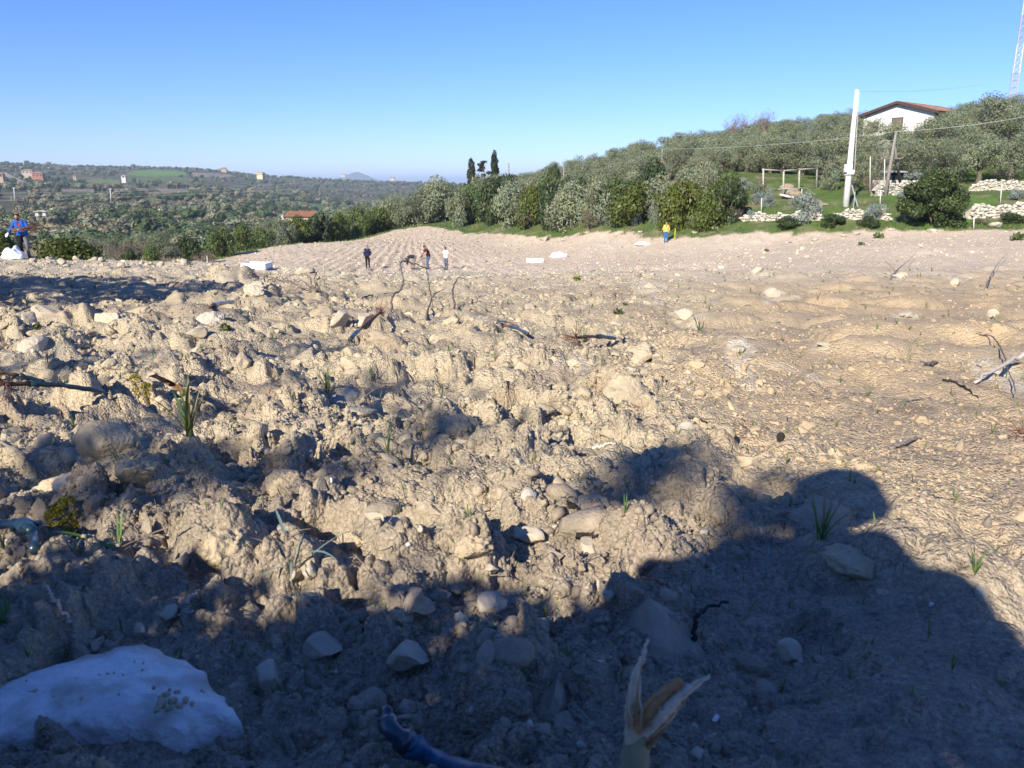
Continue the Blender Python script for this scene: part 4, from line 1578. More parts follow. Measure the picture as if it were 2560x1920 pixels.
stone_wall([(2084, 474), (2150, 472), (2215, 470), (2330, 467)], 1.15, 'front dry stone wall of white blocks right of the big dark bush', .34, 2, .08)
stone_wall([(2092, 413), (2150, 412), (2215, 411), (2320, 410)], .95, 'upper dry stone wall along the bright grass on the right', .28, 3, .08)
stone_wall([(1890, 424), (1920, 422), (1955, 420), (2010, 418)], 1.15, 'dry stone wall behind the foot of the braced wooden pole', .28, 4, .12)
stone_wall([(1786, 475), (1830, 476), (1880, 476), (1922, 476)], .95, 'low dry stone wall in front of the tall white pole', .30, 5, .5)
stone_wall([(1592, 478), (1650, 478), (1710, 477), (1772, 477)], .95, 'low tumbled stone wall below the white track slab', .30, 6, .6)

# loose white boulders at the foot of the bank
rngs = np.random.default_rng(77)
BOULD = [mesh_from('boulder', *rock_arrays(rngs, 2, (1, .8, .55), .5, .26), False, [mat('bank_rock', (.46, .42, .34), .9, .15, .2, 3, .6, 14)]) for _ in range(4)]
for (px_, d, w, lab) in [(1218, 80.5, 24, 'pale boulder beside the small pale shrub on the bank'), (1268, 80, 18, 'white boulder low on the bank left of the silver shrubs'),
                         (1545, 68.5, 26, 'pale boulder in front of the three dense bushes'), (1500, 69, 20, 'flat pale boulder right of the yellow jacket'),
                         (1700, 59.8, 20, 'white boulder in the dark scrub below the silver shrub'), (1760, 59.4, 22, 'white boulder below the low wall and white pole'),
                         (1852, 59, 24, 'white boulder left of the big dark bush'), (1925, 58.7, 22, 'white boulder touching the left foot of the big dark bush'),
                         (1822, 59, 18, 'small white boulder below the low wall'), (2150, 57.6, 40, 'flat white boulder on the grass below the front wall'),
                         (1385, 73.5, 20, 'pale boulder left of the silver blue shrub'), (1175, 86, 40, 'flat pale slab on the grass in the middle of the bank'),
                         (1310, 92, 44, 'pale rock outcrop high on the bank'), (1440, 86, 26, 'pale rock at the foot of the thin braced pole'),
                         (2012, 57.3, 34, 'low pale clump of earth in front of the big dark bush')]:
    p = spot(px_, d)
    s = w / 1670 * d / 2 * .8
    o = link('boulder', BOULD[rngs.integers(0, 4)], None, (p.x, p.y, p.z + s * .2), (rngs.normal(0, .2), 0, rngs.uniform(0, 6.28)), s)
    tag(o, lab, 'boulder')

# ------------------------------------------------------------------ track and slab
def track():
    L = [(1772, 447), (1758, 438), (1742, 430), (1726, 421), (1712, 413), (1702, 405), (1696, 398)]
    P = [land_hit(*q) for q in L]
    V, F = [], []
    t = np.linspace(0, len(P) - 1, 40)
    xs = np.interp(t, range(len(P)), [p.x for p in P]); ys = np.interp(t, range(len(P)), [p.y for p in P])
    for i in range(40):
        for k, off in enumerate((-.8, -.4, 0, .4, .8)):
            x, y = xs[i] + off + .1 * math.sin(i * .9), ys[i]
            V.append((x, y, ground(x, y) + .05 - (.10 if abs(off) > .6 else 0)))
    for i in range(39):
        for k in range(4):
            F.append((i * 5 + k, i * 5 + k + 1, i * 5 + 6 + k, i * 5 + 5 + k))
    tag(link('path', mesh_from('path', V, np.array(F), True, [mat('track_earth', (.40, .32, .21), .95, .1, .25, 2)])), 'pale earth track leading up to the open wooden frame', 'path', kind='structure')
    p = land_hit(1706, 430)
    mb = MB().box((0, 0, 0), (1.7, .75, .14))
    o = mb.build('concrete_slab', mat('white_concrete', (.70, .68, .64), .8, .2, .08, 3), None, False, (p.x, p.y, p.z + .18), (-.12, .2, -.7))
    tag(o, 'white slab lying beside the earth track', 'slab')


track()

# ------------------------------------------------------------------ the white house on the hill
WHITE = mat('white_plaster', (.68, .66, .62), .9, .15, .10, .9, .15, 30)
ROOF = mat('terracotta_tiles', (.28, .155, .11), .85, .2, .30, 2.2, attr=None, second=(.40, .27, .20), ramp=(.45, .65))
DKWOOD = mat('dark_fascia', (.085, .05, .04), .7, .2, .2, 3)
SHUT = mat('shutter_wood', (.17, .14, .105), .75, .2, .2, 5)
GLASS = mat('window_glass', (.04, .05, .06), .15, .5, .02)
GREYM = mat('grey_metal', (.38, .38, .37), .5, .4, .1, 3, metal=.3)


def tiled_slope(name, p00, p10, p01, p11, rows, cols, thick, parent, mt=None):
    """rows of rounded tiles over the quad p00-p10 (eave) / p01-p11 (ridge)"""
    p00, p10, p01, p11 = [np.array(p, float) for p in (p00, p10, p01, p11)]
    n = np.cross(p10 - p00, p01 - p00); n /= np.linalg.norm(n)
    if n[2] < 0: n = -n
    V, F = [], []
    U = cols * 4 + 1
    for r in range(rows):
        for e in (0, 1):
            v = (r + e * 1.12) / rows
            lift = .05 * (1 - e)
            for i in range(U):
                u = i / (U - 1)
                a = p00 * (1 - u) * (1 - v) + p10 * u * (1 - v) + p01 * (1 - u) * v + p11 * u * v
                V.append(a + n * (thick + lift + .045 * math.sin(i * math.pi / 2)))
        b = r * 2 * U
        for i in range(U - 1):
            F.append((b + i, b + i + 1, b + U + i + 1, b + U + i))
    return link(name, mesh_from(name, V, np.array(F), False, [mt or ROOF]), parent)


def house():
    px_, d = 1938, 118
    a, s = ray(px_, 262)
    x0, y0, z0 = a * d, d, s * d - 2.6
    vdir = np.array([-x0, -y0]); vdir /= np.linalg.norm(vdir)
    al = math.radians(27)
    # local frame: -Y is the gable face, turned so that the right flank shows too
    gx = math.cos(-al) * vdir[0] - math.sin(-al) * vdir[1]; gy = math.sin(-al) * vdir[0] + math.cos(-al) * vdir[1]
    rz = math.atan2(gy, gx) + math.pi / 2
    o = thing('house', 'white house with a terracotta roof on top of the right hand hill', 'house', (x0, y0, z0), rz)
    W, D, H = 10.3, 11.5, 3.7
    tp = math.tan(math.radians(15.8)) * W / 2
    mb = MB()
    V = [(-W / 2, 0, -3), (W / 2, 0, -3), (W / 2, 0, H), (0, 0, H + tp), (-W / 2, 0, H), (-W / 2, D, -3), (W / 2, D, -3), (W / 2, D, H), (0, D, H + tp), (-W / 2, D, H)]
    me = bpy.data.meshes.new('house_wall')
    me.from_pydata(V, [], [(0, 1, 2, 3, 4), (9, 8, 7, 6, 5), (1, 6, 7, 2), (5, 0, 4, 9), (4, 3, 8, 9), (3, 2, 7, 8)])
    me.materials.append(WHITE)
    link('wall', me, o)
    ov, oe = .75, .8
    k = tp / (W / 2)
    for sg, nm in ((1, 'roof'), (-1, 'roof')):
        e = sg * (W / 2 + oe)
        p00 = (e, -ov, H - k * oe); p10 = (e, D + ov, H - k * oe); p01 = (0, -ov, H + tp); p11 = (0, D + ov, H + tp)
        R = tiled_slope(nm, p00, p10, p01, p11, 16, 34, .16, o)
        # slab and verge boards under the tiles
        mb = MB()
        q = [np.array(p) for p in (p00, p10, p11, p01)]
        up = np.array((0, 0, .02)); dn = np.array((0, 0, -.16)); up2 = np.array((0, 0, .14))
        vv = [p + dn for p in q] + [p + up2 for p in q]
        mb.add(vv, [(0, 1, 2, 3), (4, 7, 6, 5), (0, 4, 5, 1), (1, 5, 6, 2), (2, 6, 7, 3), (3, 7, 4, 0)])
        mb.build('fascia', DKWOOD, o)
    # exposed rafters under the right eave
    mb = MB()
    for y in np.linspace(.2, D - .2, 12):
        mb.box((W / 2 + .38, y, H - .32), (.76, .12, .14))
    mb.build('rafters', DKWOOD, o)

    def window(x, z, w, h, face='g', shut=True, y=0):
        fr = MB()
        if face == 'g':
            t = [((x, -.03, z + h / 2 + .05), (w + .2, .12, .1)), ((x, -.03, z - h / 2 - .05), (w + .2, .16, .1)), ((x - w / 2 - .05, -.03, z), (.1, .12, h)), ((x + w / 2 + .05, -.03, z), (.1, .12, h))]
        else:
            t = [((W / 2 + .03, y, z + h / 2 + .05), (.12, w + .2, .1)), ((W / 2 + .03, y, z - h / 2 - .05), (.16, w + .2, .1)), ((W / 2 + .03, y - w / 2 - .05, z), (.12, .1, h)), ((W / 2 + .03, y + w / 2 + .05, z), (.12, .1, h))]
        for c, s_ in t: fr.box(c, s_)
        f = fr.build('window', DKWOOD, o)
        if shut:
            for sg in (-1, 1):
                lm = MB()
                for q in range(9):
                    zz = z - h / 2 + (q + .5) * h / 9
                    lm.box((x + sg * w / 4, -.045, zz), (w / 2 - .04, .03, h / 9 * .82))
                lm.box((x + sg * w / 4, -.025, z), (w / 2 - .02, .02, h))
                lm.build('shutter', SHUT, f)
        else:
            MB().box((x, -.012, z) if face == 'g' else (W / 2 + .012, y, z), (w, .02, h) if face == 'g' else (.02, w, h)).build('pane', GLASS, f)
            if face != 'g':
                MB().box((W / 2 + .05, y, z), (.05, .06, h)).build('mullion', WHITE, f)

    window(.05, 2.35, 1.45, 1.35)
    window(-3.55, 2.0, 1.5, 1.3)
    window(0, 2.75, .85, 1.2, 'r', False, 4.2)
    MB().tube([(W / 2 + .1, .5, H - .3), (W / 2 + .1, .5, -1)], .06, 6).build('downpipe', GREYM, o)
    MB().tube([(W / 2 + .85, -.6, H - .36), (W / 2 + .85, D + .6, H - .36)], .09, 6).build('gutter', DKWOOD, o)
    MB().box((1.5, -1.6, -.55), (10.5, 3.2, .25)).build('terrace', mat('terrace_edge', (.62, .60, .55), .9, .1), o)


house()


# ------------------------------------------------------------------ far houses
def far_house(px_, py, d, w, h, dep, wallc, roofc, label, rz=.3, windows=3, hip=True):
    a, s = ray(px_, py)
    x, y = a * d, d
    z = float(land(np.array([x]), np.array([y]))[0])
    z = max(z, s * d)
    o = thing('house', label, 'house', (x, y, z), rz)
    wm = mat('plaster_%d' % int(wallc[0] * 100 + wallc[1] * 1000), wallc, .9, .1, .06, .5)
    rm = mat('roof_%d' % int(roofc[0] * 100 + roofc[1] * 1000), roofc, .9, .1, .15, .6)
    MB().box((0, 0, h / 2 - 2), (w, dep, h + 4)).build('wall', wm, o)
    mb = MB()
    e = .6; rh = dep * .2
    V = [(-w / 2 - e, -dep / 2 - e, h), (w / 2 + e, -dep / 2 - e, h), (w / 2 + e, dep / 2 + e, h), (-w / 2 - e, dep / 2 + e, h),
         (-w / 2 * (.5 if hip else 1.1), 0, h + rh), (w / 2 * (.5 if hip else 1.1), 0, h + rh)]
    me = bpy.data.meshes.new('house_roof')
    me.from_pydata(V, [], [(0, 1, 5, 4), (1, 2, 5), (2, 3, 4, 5), (3, 0, 4), (3, 2, 1, 0)])
    me.materials.append(rm)
    link('roof', me, o)
    for i in range(windows):
        xx = -w / 2 + (i + .5) * w / windows
        MB().box((xx, -dep / 2 - .02, h * .55), (1.3, .12, 1.5)).build('window', GLASS, o)
    return o


far_house(84, 385, 760, 9, 4.6, 7, (.36, .17, .12), (.33, .19, .14), 'red walled villa on the far slope at the left', .25)
far_house(62, 376, 900, 11, 3.6, 8, (.42, .36, .27), (.33, .19, .13), 'cream villa with a tiled roof behind the red villa', .2)
far_house(1, 384, 640, 5.5, 2.8, 5, (.42, .30, .23), (.36, .19, .13), 'house with a tiled roof at the very left picture edge', .2, 2)
far_house(268, 384, 640, 3.2, 1.5, 3, (.62, .58, .50), (.46, .41, .34), 'tiny white shed below the bright green field', .1, 1)
far_house(564, 381, 1150, 9, 5, 8, (.56, .49, .30), (.44, .35, .22), 'cream yellow house among trees on the hill top', -.2)
far_house(162, 383, 900, 3.5, 2.4, 3, (.38, .28, .23), (.32, .2, .15), 'small reddish hut in the middle of the far slope', .2, 1)
far_house(484, 367, 1350, 8, 3, 6, (.42, .33, .24), (.32, .2, .14), 'brownish farmhouse on the skyline in the middle of the far hill', .2, 2)
far_house(90, 463, 300, 3.6, 1.0, 2.5, (.58, .53, .40), (.46, .42, .31), 'low cream ruin among trees behind the man in blue', .2, 1)
far_house(742, 379, 1900, 10, 3, 7, (.46, .41, .33), (.36, .28, .2), 'pale house near the foot of the blue mountain', 0, 2)
far_house(848, 386, 1700, 8, 2.6, 6, (.46, .41, .33), (.36, .28, .2), 'pale farm building on the low end of the hill', 0, 2)

# barn with the orange roof
p = at(652, 468, 150)
zb = p[2] - 2.2
ob = thing('barn', 'low barn with a bright orange tiled roof beyond the hedge', 'barn', (p[0], p[1], zb), -.12)
MB().box((0, 0, .2), (4.9, 4, 4.2)).build('wall', mat('barn_wall', (.42, .36, .28), .9, .1), ob)
ORANGE = mat('orange_tiles', (.46, .20, .10), .85, .15, .22, 1.2, second=(.36, .20, .13))
tiled_slope('roof', (-2.75, -2.4, 2.2), (2.75, -2.4, 2.2), (-2.75, 1.0, 3.2), (2.75, 1.0, 3.2), 8, 16, .05, ob, ORANGE)
MB().box((-3.1, -1.2, 2.1), (.4, 1.2, .8)).build('chimney', WHITE, ob)

# ------------------------------------------------------------------ poles, wires, mast
WOODP = mat('weathered_wood', (.24, .22, .19), .9, .1, .25, 6, .3, 25)
PALEP = mat('pale_grey_post', (.55, .53, .48), .8, .2, .12, 5)
CREAM = mat('painted_pole', (.66, .64, .59), .7, .25, .16, 2.5, second=(.52, .50, .45), ramp=(.5, .75))


def top_of(px_, py, d):
    return Vector(at(px_, py, d))


# the tall white pole
pb_ = spot(1827, 65)
pt_ = top_of(1851, 194, 65.6)
op = thing('utility_pole', 'tall tapering white pole with a cable box half way up', 'pole', pb_)
v = pt_ - pb_
MB().tube([(0, 0, -.4), tuple(v * .33), tuple(v * .66), tuple(v)], [.27, .235, .195, .14], 14).build('shaft', CREAM, op, True)
q = v * .325
mbx = MB()
mbx.box((q.x - .22, q.y - .28, q.z + .1), (.55, .3, .62))
mbx.box((q.x - .02, q.y - .3, q.z - .2), (.5, .28, .34))
mbx.tube([(q.x + .33 * math.cos(t), q.y + .33 * math.sin(t), q.z - .42) for t in np.linspace(0, 6.28, 14)], .045, 6)
mbx.build('cable_box', mat('white_box', (.8, .8, .78), .5, .3, .03), op)
c1 = v * .99; c2 = v * .33
MB().tube([(c1.x + .16, c1.y - .1, c1.z), (v.x * .7 + .22, v.y * .7 - .15, v.z * .7), (v.x * .45 + .29, v.y * .45 - .2, v.z * .45), (c2.x + .34, c2.y - .25, c2.z - .3)], .018, 5).build('cable', mat('pale_cable', (.62, .60, .56), .6, .2), op)
MB().tube([(.95, -.3, -.25), (.25, -.1, 1.75)], .06, 6).build('strut', GREYM, op)
MB().tube([(.42, -.5, -.2), (.44, -.45, 1.2)], .035, 6).build('earth_rod', GREYM, op)

# braced wooden pole with a cross bar
pb2 = spot(1912, 69)
v2 = top_of(1936, 284, 69.4) - pb2
ow = thing('wooden_pole', 'old dark wooden pole with a leaning brace and cross bar', 'pole', pb2)
MB().tube([(0, 0, -.3), tuple(v2 * .5), tuple(v2)], [.16, .14, .11], 9).build('shaft', WOODP, ow, True)
f2 = top_of(1944, 392, 71.5) - pb2
MB().tube([tuple(f2), tuple(v2 * .8)], [.14, .11], 8).build('brace', WOODP, ow, True)
l1 = top_of(1905, 342, 69) - pb2; l2 = top_of(1946, 342, 70.2) - pb2
MB().box(tuple((l1 + l2) / 2), ((l2 - l1).length, .18, .14), Euler((0, 0, math.atan2((l2 - l1).y, (l2 - l1).x))).to_matrix()).build('cross_bar', WOODP, ow)

# thin braced pole on the bank
pb3 = spot(1427, 86)
v3 = top_of(1431, 322, 86) - pb3
o3 = thing('wooden_pole', 'thin grey pole with one diagonal brace among the bushes', 'pole', pb3)
MB().tube([(0, 0, -.4), tuple(v3)], [.15, .11], 8).build('shaft', WOODP, o3, True)
MB().tube([(1.35, -.2, -.2), tuple(v3 * .72)], [.09, .07], 7).build('brace', WOODP, o3, True)
for (px_, top, d, lab) in [(1218, 352, 100, 'short lone pole sticking up among the olives'), (1099, 352, 128, 'thin pole on the skyline right of the cypresses'),
                           (1021, 382, 135, 'thin pole in front of the shorter cypress')]:
    pp = spot(px_, d)
    tag(MB().tube([(0, 0, -.5), tuple(top_of(px_, top, d) - pp)], [.13, .1], 7).build('wooden_pole', WOODP, None, True, pp), lab, 'pole')


def cable(a, b, sag, r, label, name='overhead_cable'):
    a, b = np.array(a), np.array(b)
    t = np.linspace(0, 1, 25)[:, None]
    P = a * (1 - t) + b * t
    P[:, 2] -= sag * 4 * (t * (1 - t))[:, 0]
    tag(MB().tube(P - a, r, 5).build(name, mat('cable_grey', (.42, .42, .40), .7, .2), None, True, tuple(a)), label, 'cable')


W3 = pb3 + v3; W2 = pb2 + v2
cable(W3, W2, .35, .013, 'cable running from the thin braced pole to the wooden pole')
far_end = Vector(at(2330, 228, 66))
cable(W2, far_end, .35, .016, 'cable running from the wooden pole out of the right edge')
cable(pb_ + v * .985, Vector(at(2120, 182, 118)), .3, .012, 'thin wire leaving the top of the tall white pole')
# a pole further along that the right-hand cable runs to, out of view
ppx = spot(2330, 66)
tag(MB().tube([(0, 0, -.4), tuple(far_end - ppx)], [.16, .11], 8).build('wooden_pole', WOODP, None, True, ppx), 'wooden pole beyond the right edge that carries the cable', 'pole')

# lattice mast, right
pm = spot(2186, 165); pm.x = at(2184, 210, 165)[0]; pm.z = float(land(np.array([pm.x]), np.array([165.]))[0])
mtop = Vector(at(2222, -130, 165))
om = thing('lattice_mast', 'tall red and white lattice mast on the hill at the right edge', 'mast', pm)
hm = mtop.z - pm.z
REDP = mat('mast_red', (.44, .38, .40), .6, .3, .05); WHP = mat('mast_white', (.58, .55, .57), .6, .3, .05)
legs = [(-.85, -.6), (.85, -.6), (0, .9)]
ns = 34
for i in range(ns):
    z0_, z1_ = hm * i / ns, hm * (i + 1) / ns
    mb = MB()
    tp0, tp1 = 1 - .45 * i / ns, 1 - .45 * (i + 1) / ns
    for (lx, ly) in legs:
        mb.tube([(lx * tp0, ly * tp0, z0_), (lx * tp1, ly * tp1, z1_)], .10, 5)
    for k in range(3):
        a_, b_ = legs[k], legs[(k + 1) % 3]
        mb.tube([(a_[0] * tp0, a_[1] * tp0, z0_), (b_[0] * tp1, b_[1] * tp1, z1_)], .05, 4)
        mb.tube([(a_[0] * tp1, a_[1] * tp1, z1_), (b_[0] * tp1, b_[1] * tp1, z1_)], .05, 4)
    mb.build('mast_section', REDP if (i // 4) % 2 else WHP, om)

# fence posts
for (px_, top, bot_d, lab) in [(1645, 428, 70, 'thin white fence post left of the white slab'), (1732, 408, 75, 'thin grey fence post right of the earth track'),
                               (1902, 412, 65, 'thin fence post left of the foot of the wooden pole'), (1880, 338, 73, 'tall thin fence post right of the white pole'),
                               (1911, 342, 73, 'tall thin fence post beside the braced pole'), (2161, 402, 66, 'thin fence post on the bright grass at the right'),
                               (2104, 468, 57.6, 'thin cane stake at the field edge below the front wall')]:
    pp = spot(px_, bot_d)
    tag(MB().tube([(0, 0, -.3), tuple(top_of(px_ + (3 if 'bright' in lab else 0), top, bot_d) - pp)], .045, 6).build('fence_post', PALEP, None, True, pp), lab, 'fence post')
pp = spot(1457, 68.5)
tag(MB().tube([(0, 0, -.2), (.02, 0, 1.05)], .03, 6).build('stake', mat('yellow_paint', (.62, .55, .04), .6, .3, .05), None, True, pp), 'yellow stake beside the person in yellow', 'stake')
pp = spot(450, 56)
tag(MB().tube([(0, 0, -.2), (.02, 0, 1.2)], .03, 6).build('stake', PALEP, None, True, pp), 'thin stake beside the furrows at the left', 'stake')

# wooden frame over the track
of = thing('gateway', 'open wooden frame of four posts and a rail over the earth track', 'gateway', spot(1705, 75))
FRAMEW = mat('bleached_wood', (.40, .37, .31), .9, .1, .2, 6)
ptsf = [(1648, 366, 74), (1692, 369, 75), (1726, 366, 76), (1764, 364, 77)]
for i, (px_, top, d) in enumerate(ptsf):
    b0 = spot(px_, d) - of.location
    MB().tube([(b0.x, b0.y, b0.z - .2), tuple(top_of(px_ + 1, top - 2, d) - of.location)], i < 9 and .085, 7).build('post', FRAMEW if i < 3 else WOODP, of, True)
for (a_, b_) in zip(ptsf, ptsf[1:]):
    A = top_of(a_[0] - 2, a_[1], a_[2]) - of.location; B = top_of(b_[0] + 2, b_[1], b_[2]) - of.location
    MB().tube([tuple(A), tuple(B)], .06, 6).build('rail', FRAMEW, of, True)
A = top_of(1680, 409, 74.6) - of.location; B = top_of(1762, 404, 76.6) - of.location
MB().tube([tuple(A), tuple(B)], .045, 6).build('rail', FRAMEW, of, True)

# stone ruin and lean-to behind the wooden pole
pr = spot(1922, 74)
orr = thing('stone_hut', 'low pale hut with a small dark opening behind the wooden pole', 'hut', (pr.x, pr.y, pr.z), -.2)
MB().box((-.2, 0, .25), (3.0, 1.2, 1.3)).build('wall', mat('hut_wall', (.42, .39, .33), .95, .1, .2, 3, .4, 8), orr)
MB().box((.35, .1, 1.25), (1.1, 1.3, .7)).build('opening', mat('inside_shade', (.02, .02, .02), .95, .05), orr)  # solid black box paints the shade inside the opening
MB().box((.1, -.1, 1.66), (2.0, 1.8, .08), Euler((.06, 0, 0)).to_matrix()).build('roof', mat('grey_sheet', (.34, .33, .31), .7, .2, .1), orr)
p9 = spot(1899, 82)
zt9 = at(1899, 303, 82)[2]
tag(MB().box((0, 0, (zt9 - p9.z) / 2), (.85, .85, zt9 - p9.z)).build('stone_pillar', mat('pillar_stone', (.30, .27, .22), .95, .1, .2, 3, .5, 8), None, False, p9), 'square stone pillar half hidden in the olive grove', 'pillar')

# valley power line
tops = []
for (px_, base, top, d, lab) in [(30, 417, 406, 420, 'left pale pole of the valley power line'), (238, 421, 408, 430, 'right pale pole of the valley power line')]:
    b0 = Vector(at(px_, base, d)); t0 = Vector(at(px_, top, d))
    o = thing('utility_pole', lab, 'pole', b0)
    MB().tube([(0, 0, -4), tuple(t0 - b0)], .24, 6).build('shaft', PALEP, o, True)
    MB().box(tuple(t0 - b0), (2.2, .2, .2)).build('cross_arm', PALEP, o)
for (y0, y1, y2, lab) in [(417, 414, 402, 'highest of the three wires across the valley'), (425, 419, 408, 'middle wire across the valley'), (434, 427, 414, 'lowest wire across the valley')]:
    P = np.array([at(-160, y0 + 3, 300), at(0, y0, 300), at(240, y1, 300), at(480, y2 + 3, 300), at(720, y2 - 10, 300)])
    tag(MB().tube(P - P[0], .022, 5).build('overhead_cable', mat('cable_grey', (.60, .60, .58)), None, True, tuple(P[0])), lab, 'cable')

# ------------------------------------------------------------------ people
SKIN = mat('skin', (.42, .25, .17), .6, .3, .05, 8)
HAIRM = mat('dark_hair', (.02, .016, .013), .7, .3, .2, 30)
SHOE = mat('work_shoe', (.06, .05, .045), .8, .2, .2, 10)


def cloth(name, c, var=.12):
    return mat('cloth_' + name, c, .9, .1, var, 9, .4, 35, bdist=.01)


def capsule(mb, a, b, ra, rb, seg=10):
    a, b = np.array(a, float), np.array(b, float)
    d = b - a; L = np.linalg.norm(d)
    if L < 1e-6:
        d = np.array([0, 0, 1.]); L = 1e-6
    d /= L
    pts, rr = [], []
    for t in (1.0, .87, .5, 0):
        pts.append(a - d * ra * t); rr.append(ra * math.sqrt(max(0, 1 - t * t)) + .0015)
    for t in (0, .5, .87, 1.0):
        pts.append(b + d * rb * t); rr.append(rb * math.sqrt(max(0, 1 - t * t)) + .0015)
    mb.tube(pts, rr, seg)


STAND = dict(pelvis=(0, 0, .95), chest=(0, 0, 1.27), neck=(0, .01, 1.47), head=(0, -.015, 1.63),
             sl=(.18, .01, 1.42), el=(.235, .03, 1.14), wl=(.245, -.05, .90), sr=(-.18, .01, 1.42), er=(-.235, .03, 1.14), wr=(-.245, -.05, .90),
             hl=(.09, 0, .91), kl=(.10, -.02, .50), al=(.10, .03, .09), tl=(.12, -.13, .045), hr=(-.09, 0, .91), kr=(-.10, -.02, .50), ar=(-.10, .03, .09), tr=(-.12, -.13, .045),
             look=(0, -1, -.05))


def person(label, loc, rz, pose, top, legs, scale=1.0, sleeves=1.0, top_mat=None, leg_mat=None, hair=True, beard=False, gloves=None, inner=None, parent_extra=None, voxel=.013, lit_leg=None, cap=None, split_sleeve=None):
    J = dict(STAND); J.update(pose)
    J = {k: np.array(v, float) for k, v in J.items()}
    look = J['look'] / np.linalg.norm(J['look'])
    side = np.cross(look, (0, 0, 1)); side /= np.linalg.norm(side)
    up = np.cross(side, look)
    bones = []

    def B(a, b, ra, rb, tg): bones.append((np.array(a, float), np.array(b, float), ra, rb, tg))
    P, C, Nk, Hd = J['pelvis'], J['chest'], J['neck'], J['head']
    acr = (J['sl'] - J['sr']); acr /= np.linalg.norm(acr)
    acp = (J['hl'] - J['hr']); acp /= np.linalg.norm(acp)
    for s in (-1, 1):
        B(P + acp * s * .065, C + acr * s * .075, .112, .118, 'torso')
        B(C + acr * s * .075, Nk - (Nk - C) * .22 + acr * s * .085, .118, .085, 'torso')
    B(P, C, .115, .12, 'torso')
    B(J['sl'], J['sr'], .068, .068, 'torso')
    B(P + acp * .07, P - acp * .07, .118, .118, 'hip')
    B(Nk - (Nk - C) * .1, Hd - up * .03, .058, .055, 'neck')
    # head: skull, face, jaw, nose, ears
    B(Hd + up * .025 + look * -.012, Hd + up * .035 + look * .018, .088, .084, 'head')
    B(Hd - up * .03 + look * .03, Hd - up * .075 + look * .055, .066, .04, 'head')
    B(Hd - up * .0 + look * .095, Hd - up * .028 + look * .112, .012, .017, 'head')
    for s in (-1, 1):
        B(Hd + side * s * .088 - up * .01, Hd + side * s * .09 + up * .02, .016, .018, 'head')
    for s in 'lr':
        S_, E_, W_ = J['s' + s], J['e' + s], J['w' + s]
        B(S_, E_, .062, .046, 'arm' + s)
        B(E_, W_, .045, .030, 'fore' + s)
        f = (W_ - E_) / np.linalg.norm(W_ - E_)
        hd = J.get('hand' + s, None)
        f = f if hd is None else hd / np.linalg.norm(hd)
        pn = np.cross(f, side); pn = pn / (np.linalg.norm(pn) + 1e-6)
        wd = np.cross(pn, f)
        B(W_ + f * .03 - wd * .02, W_ + f * .085 - wd * .024, .02, .018, 'hand' + s)
        B(W_ + f * .03 + wd * .02, W_ + f * .085 + wd * .024, .02, .018, 'hand' + s)
        curl = pn * (.35 if hd is None else .9)
        for q, (o_, ln) in enumerate(zip((-.033, -.011, .011, .033), (.058, .072, .078, .066))):
            k0 = W_ + f * .092 + wd * o_ * 1.05
            k1 = k0 + (f + curl * .3) / np.linalg.norm(f + curl * .3) * ln * .55
            k2 = k1 + (f * .6 + curl) / np.linalg.norm(f * .6 + curl) * ln * .55
            B(k0, k1, .0105, .0098, 'hand' + s); B(k1, k2, .0098, .0085, 'hand' + s)
        t0 = W_ + f * .03 + wd * .03
        t1 = t0 + (f * .6 + wd * .8) * .035
        B(t0, t1, .013, .012, 'hand' + s); B(t1, t1 + (f + curl * .5) * .028, .0115, .0095, 'hand' + s)
        H_, K_, A_, T_ = J['h' + s], J['k' + s], J['a' + s], J['t' + s]
        B(H_, K_, .095, .062, 'leg' + s)
        B(K_, A_, .060, .040, 'shin' + s)
        B(K_ * .62 + A_ * .38 + np.array([0, .012, 0]), K_ * .45 + A_ * .55, .056, .048, 'shin' + s)
        B(A_ - np.array([0, 0, .03]), T_, .045, .038, 'foot' + s)
    mb = MB()
    for a, b, ra, rb, tg in bones:
        capsule(mb, a, b, ra, rb)
    me = mb.mesh('person_raw', SKIN)
    tmp = bpy.data.objects.new('person_raw', me)
    COL.objects.link(tmp)
    md = tmp.modifiers.new('remesh', 'REMESH'); md.mode = 'VOXEL'; md.voxel_size = voxel; md.use_smooth_shade = True
    ms = tmp.modifiers.new('smooth', 'SMOOTH'); ms.iterations = 3; ms.factor = .5
    dg = bpy.context.evaluated_depsgraph_get()
    body = bpy.data.meshes.new_from_object(tmp.evaluated_get(dg))
    bpy.data.objects.remove(tmp)
    body.name = 'body'
    body.materials.clear()
    body.materials.append(SKIN)
    n = len(body.vertices)
    V = np.empty(n * 3); body.vertices.foreach_get('co', V); V = V.reshape(-1, 3)
    Nn = np.empty(n * 3); body.vertices.foreach_get('normal', Nn); Nn = Nn.reshape(-1, 3)
    best = np.full(n, 1e9); tg_i = np.zeros(n, int); tt = np.zeros(n)
    names = sorted(set(b[4] for b in bones))
    for a, b, ra, rb, tg in bones:
        d = b - a; L2 = max(d @ d, 1e-9)
        t = np.clip((V - a) @ d / L2, 0, 1)
        dist = np.linalg.norm(V - a - t[:, None] * d, axis=1) - (ra + (rb - ra) * t)
        m = dist < best
        best[m] = dist[m]; tg_i[m] = names.index(tg); tt[m] = t[m]
    nm = np.array(names)[tg_i]
    nfa = len(body.polygons)
    lt = np.empty(nfa, np.int32); body.polygons.foreach_get('loop_total', lt)
    lv = np.empty(int(lt.sum()), np.int32); body.loops.foreach_get('vertex_index', lv)
    ls = np.concatenate([[0], np.cumsum(lt)[:-1]])
    quad = lt == 4
    Fq = lv[ls[quad][:, None] + np.arange(4)]
    root = thing('person', label, 'person', loc, rz)
